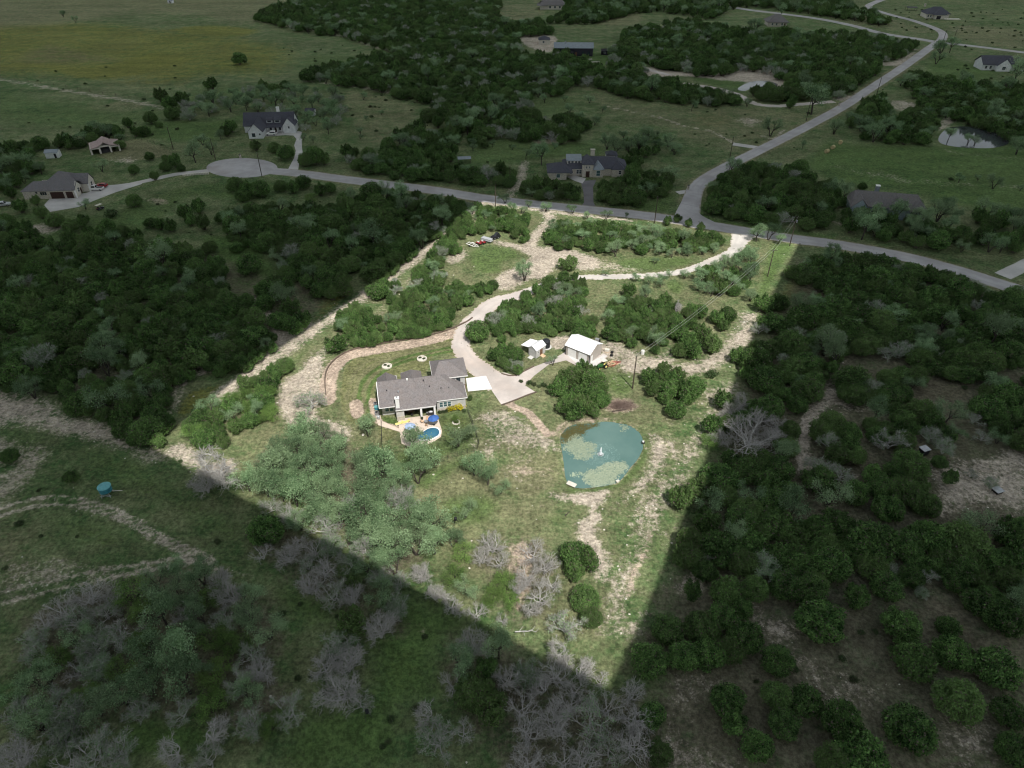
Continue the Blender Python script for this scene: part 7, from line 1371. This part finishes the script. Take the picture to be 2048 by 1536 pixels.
    e=house('hip_roofed_house',1533,53,-3,'brown hip roofed house beside the far forked road'); simple_walls(e,13.5,11,3,M['stone'],1,0); hip_roof(e,'roof',M['brownroof'],-.2,-1,16,12,3,7.6,'x'); 
    for x in (4,7,11): win(e,'y',-.1,x,1.6,1.2,1.4)
    doorp(e,'y',-.1,13,1.1,2.1,M['door'])
    e=house('far_brown_house',1078,19,0,'brown roofed house at the very top among the far trees'); simple_walls(e,20,11,3.2,M['cream'],1,0); hip_roof(e,'roof',M['brownroof'],0,-1,22.4,12,3.2,8,'x'); hip_roof(e,'roof',M['brownroof'],-1.5,-2,7,8,3.1,6,'x'); 
    for x in (9,13,17): win(e,'y',-.1,x,1.7,1.4,1.5)
    MB().box(15,8,7,16.4,9.4,9).build('chimney',M['stone'],e)
    e=house('far_pale_house',907,2.5,0,'pale roofed house on the top edge beyond the far wood'); simple_walls(e,13,9,3,M['cream']); hip_roof(e,'roof',M['metalroof'],-.7,-.7,13.7,9.7,3,5.6,'x'); win(e,'y',-.1,4,1.6,1.4,1.3); win(e,'y',-.1,9,1.6,1.4,1.3)
    e=house('field_hut',336,6.5,0,'tiny pale hut far out on the top of the yellow field','hut'); simple_walls(e,4,3,2,M['farmwall']); hip_roof(e,'roof',M['metalroof'],-.3,-.3,4.3,3.3,2,2.7,'x',0,0,.1); doorp(e,'y',-.1,2,1,1.7,M['black'])
    # low stone wall and gate piers of the left drive
    P=GP([(368,352),(395,349),(420,348)]); e=empty('stone_wall',(*P[0],0),0,'low white stone wall beside the left drive near the turning circle','stone wall')
    for i in range(2):
        for k in range(5): t=k/5; a=P[i]; b=P[i+1]; x=a[0]+(b[0]-a[0])*t-P[0][0]; y=a[1]+(b[1]-a[1])*t-P[0][1]; MB().box(-.4,-.25,0,.55,.25,.7+rnd.uniform(-.06,.06)).build('stone',M['rock'],e,(x,y,0),rnd.uniform(-.1,.1))
# --- loose limestone and weeds that nobody could count
def strew():
    rg=np.random.default_rng(17)
    def pick(n,w_fn,x0,x1,y0,y1):
        X=rg.uniform(x0,x1,n); Y=rg.uniform(y0,y1,n); ix=np.clip(np.searchsorted(gx,X),0,len(gx)-1); iy=np.clip(np.searchsorted(gy,Y),0,len(gy)-1)
        k=rg.uniform(0,1,n)<w_fn(ix,iy)
        P=np.stack([X[k],Y[k]],1); keep=[i for i,(x,y) in enumerate(P) if all((a-x)**2+(b-y)**2>(c*.8)**2 for a,b,c in EXC) and GZ[min(np.searchsorted(gy,y),len(gy)-1),min(np.searchsorted(gx,x),len(gx)-1)]>-.02]; return P[keep]
    P=pick(14000,lambda i,j:np.clip(CH['bare'][j,i]*.26+CH['dry'][j,i]*.03+.006,0,1)*(1-CH['lawn'][j,i]),-95,110,45,260)
    n=len(P); base=np.array([(0,0,.5),(1,0,0),(.3,.9,.05),(-.8,.6,0),(-.9,-.5,.1),(.2,-.95,0),(.45,.3,.55),(-.4,-.2,.6)]); fc=[[1,2,6,0],[2,3,7,6],[3,4,7,0],[4,5,0,7],[5,1,6,0],[1,5,0,6]]
    V=[];F=[]; s=rg.uniform(.08,.26,n)*np.where(rg.random(n)<.03,1.7,1); a=rg.uniform(0,6.28,n)
    for k in range(n):
        c,s_=math.cos(a[k]),math.sin(a[k]); b=base*rg.uniform(.75,1.2,(8,1))*s[k]; b=np.stack([b[:,0]*c-b[:,1]*s_+P[k,0],b[:,0]*s_+b[:,1]*c+P[k,1],b[:,2]*.6],1); F+= [[k*8+q for q in f] for f in fc]; V.append(b)
    tag(link('limestone_rocks',mesh_np('limestone_rocks',np.concatenate(V),F,[M['rock']])),kind='stuff')
    P=pick(26000,lambda i,j:np.clip(.10+.30*CH['lush'][j,i]+.12*CH['bare'][j,i]-.6*CH['lawn'][j,i],0,1)*.55,-110,130,45,240)
    k=7; C=np.repeat(np.concatenate([P,np.zeros((len(P),1))],1),k,0); sz=np.repeat(rg.uniform(.10,.30,len(P)),k); C=C+rg.normal(0,1,C.shape)*np.array([1,1,.25])*sz[:,None]*.8; C[:,2]=np.abs(C[:,2])+.05
    V,F=quads_from(C,rg.normal(size=C.shape)+np.array([0,0,.4]),sz*.55,rg,.6); tt=np.repeat(np.clip(rg.normal(.5,.3,len(P)),0,1),k)
    tag(link('low_weeds',mesh_np('low_weeds',V,F,[M['weed']],attrs={'tint':('FACE','FLOAT',tt)})),kind='stuff')
M['weed']=leafmat('weed_leaf',(.045,.075,.022),(.16,.165,.075),(.1,.11,.05))
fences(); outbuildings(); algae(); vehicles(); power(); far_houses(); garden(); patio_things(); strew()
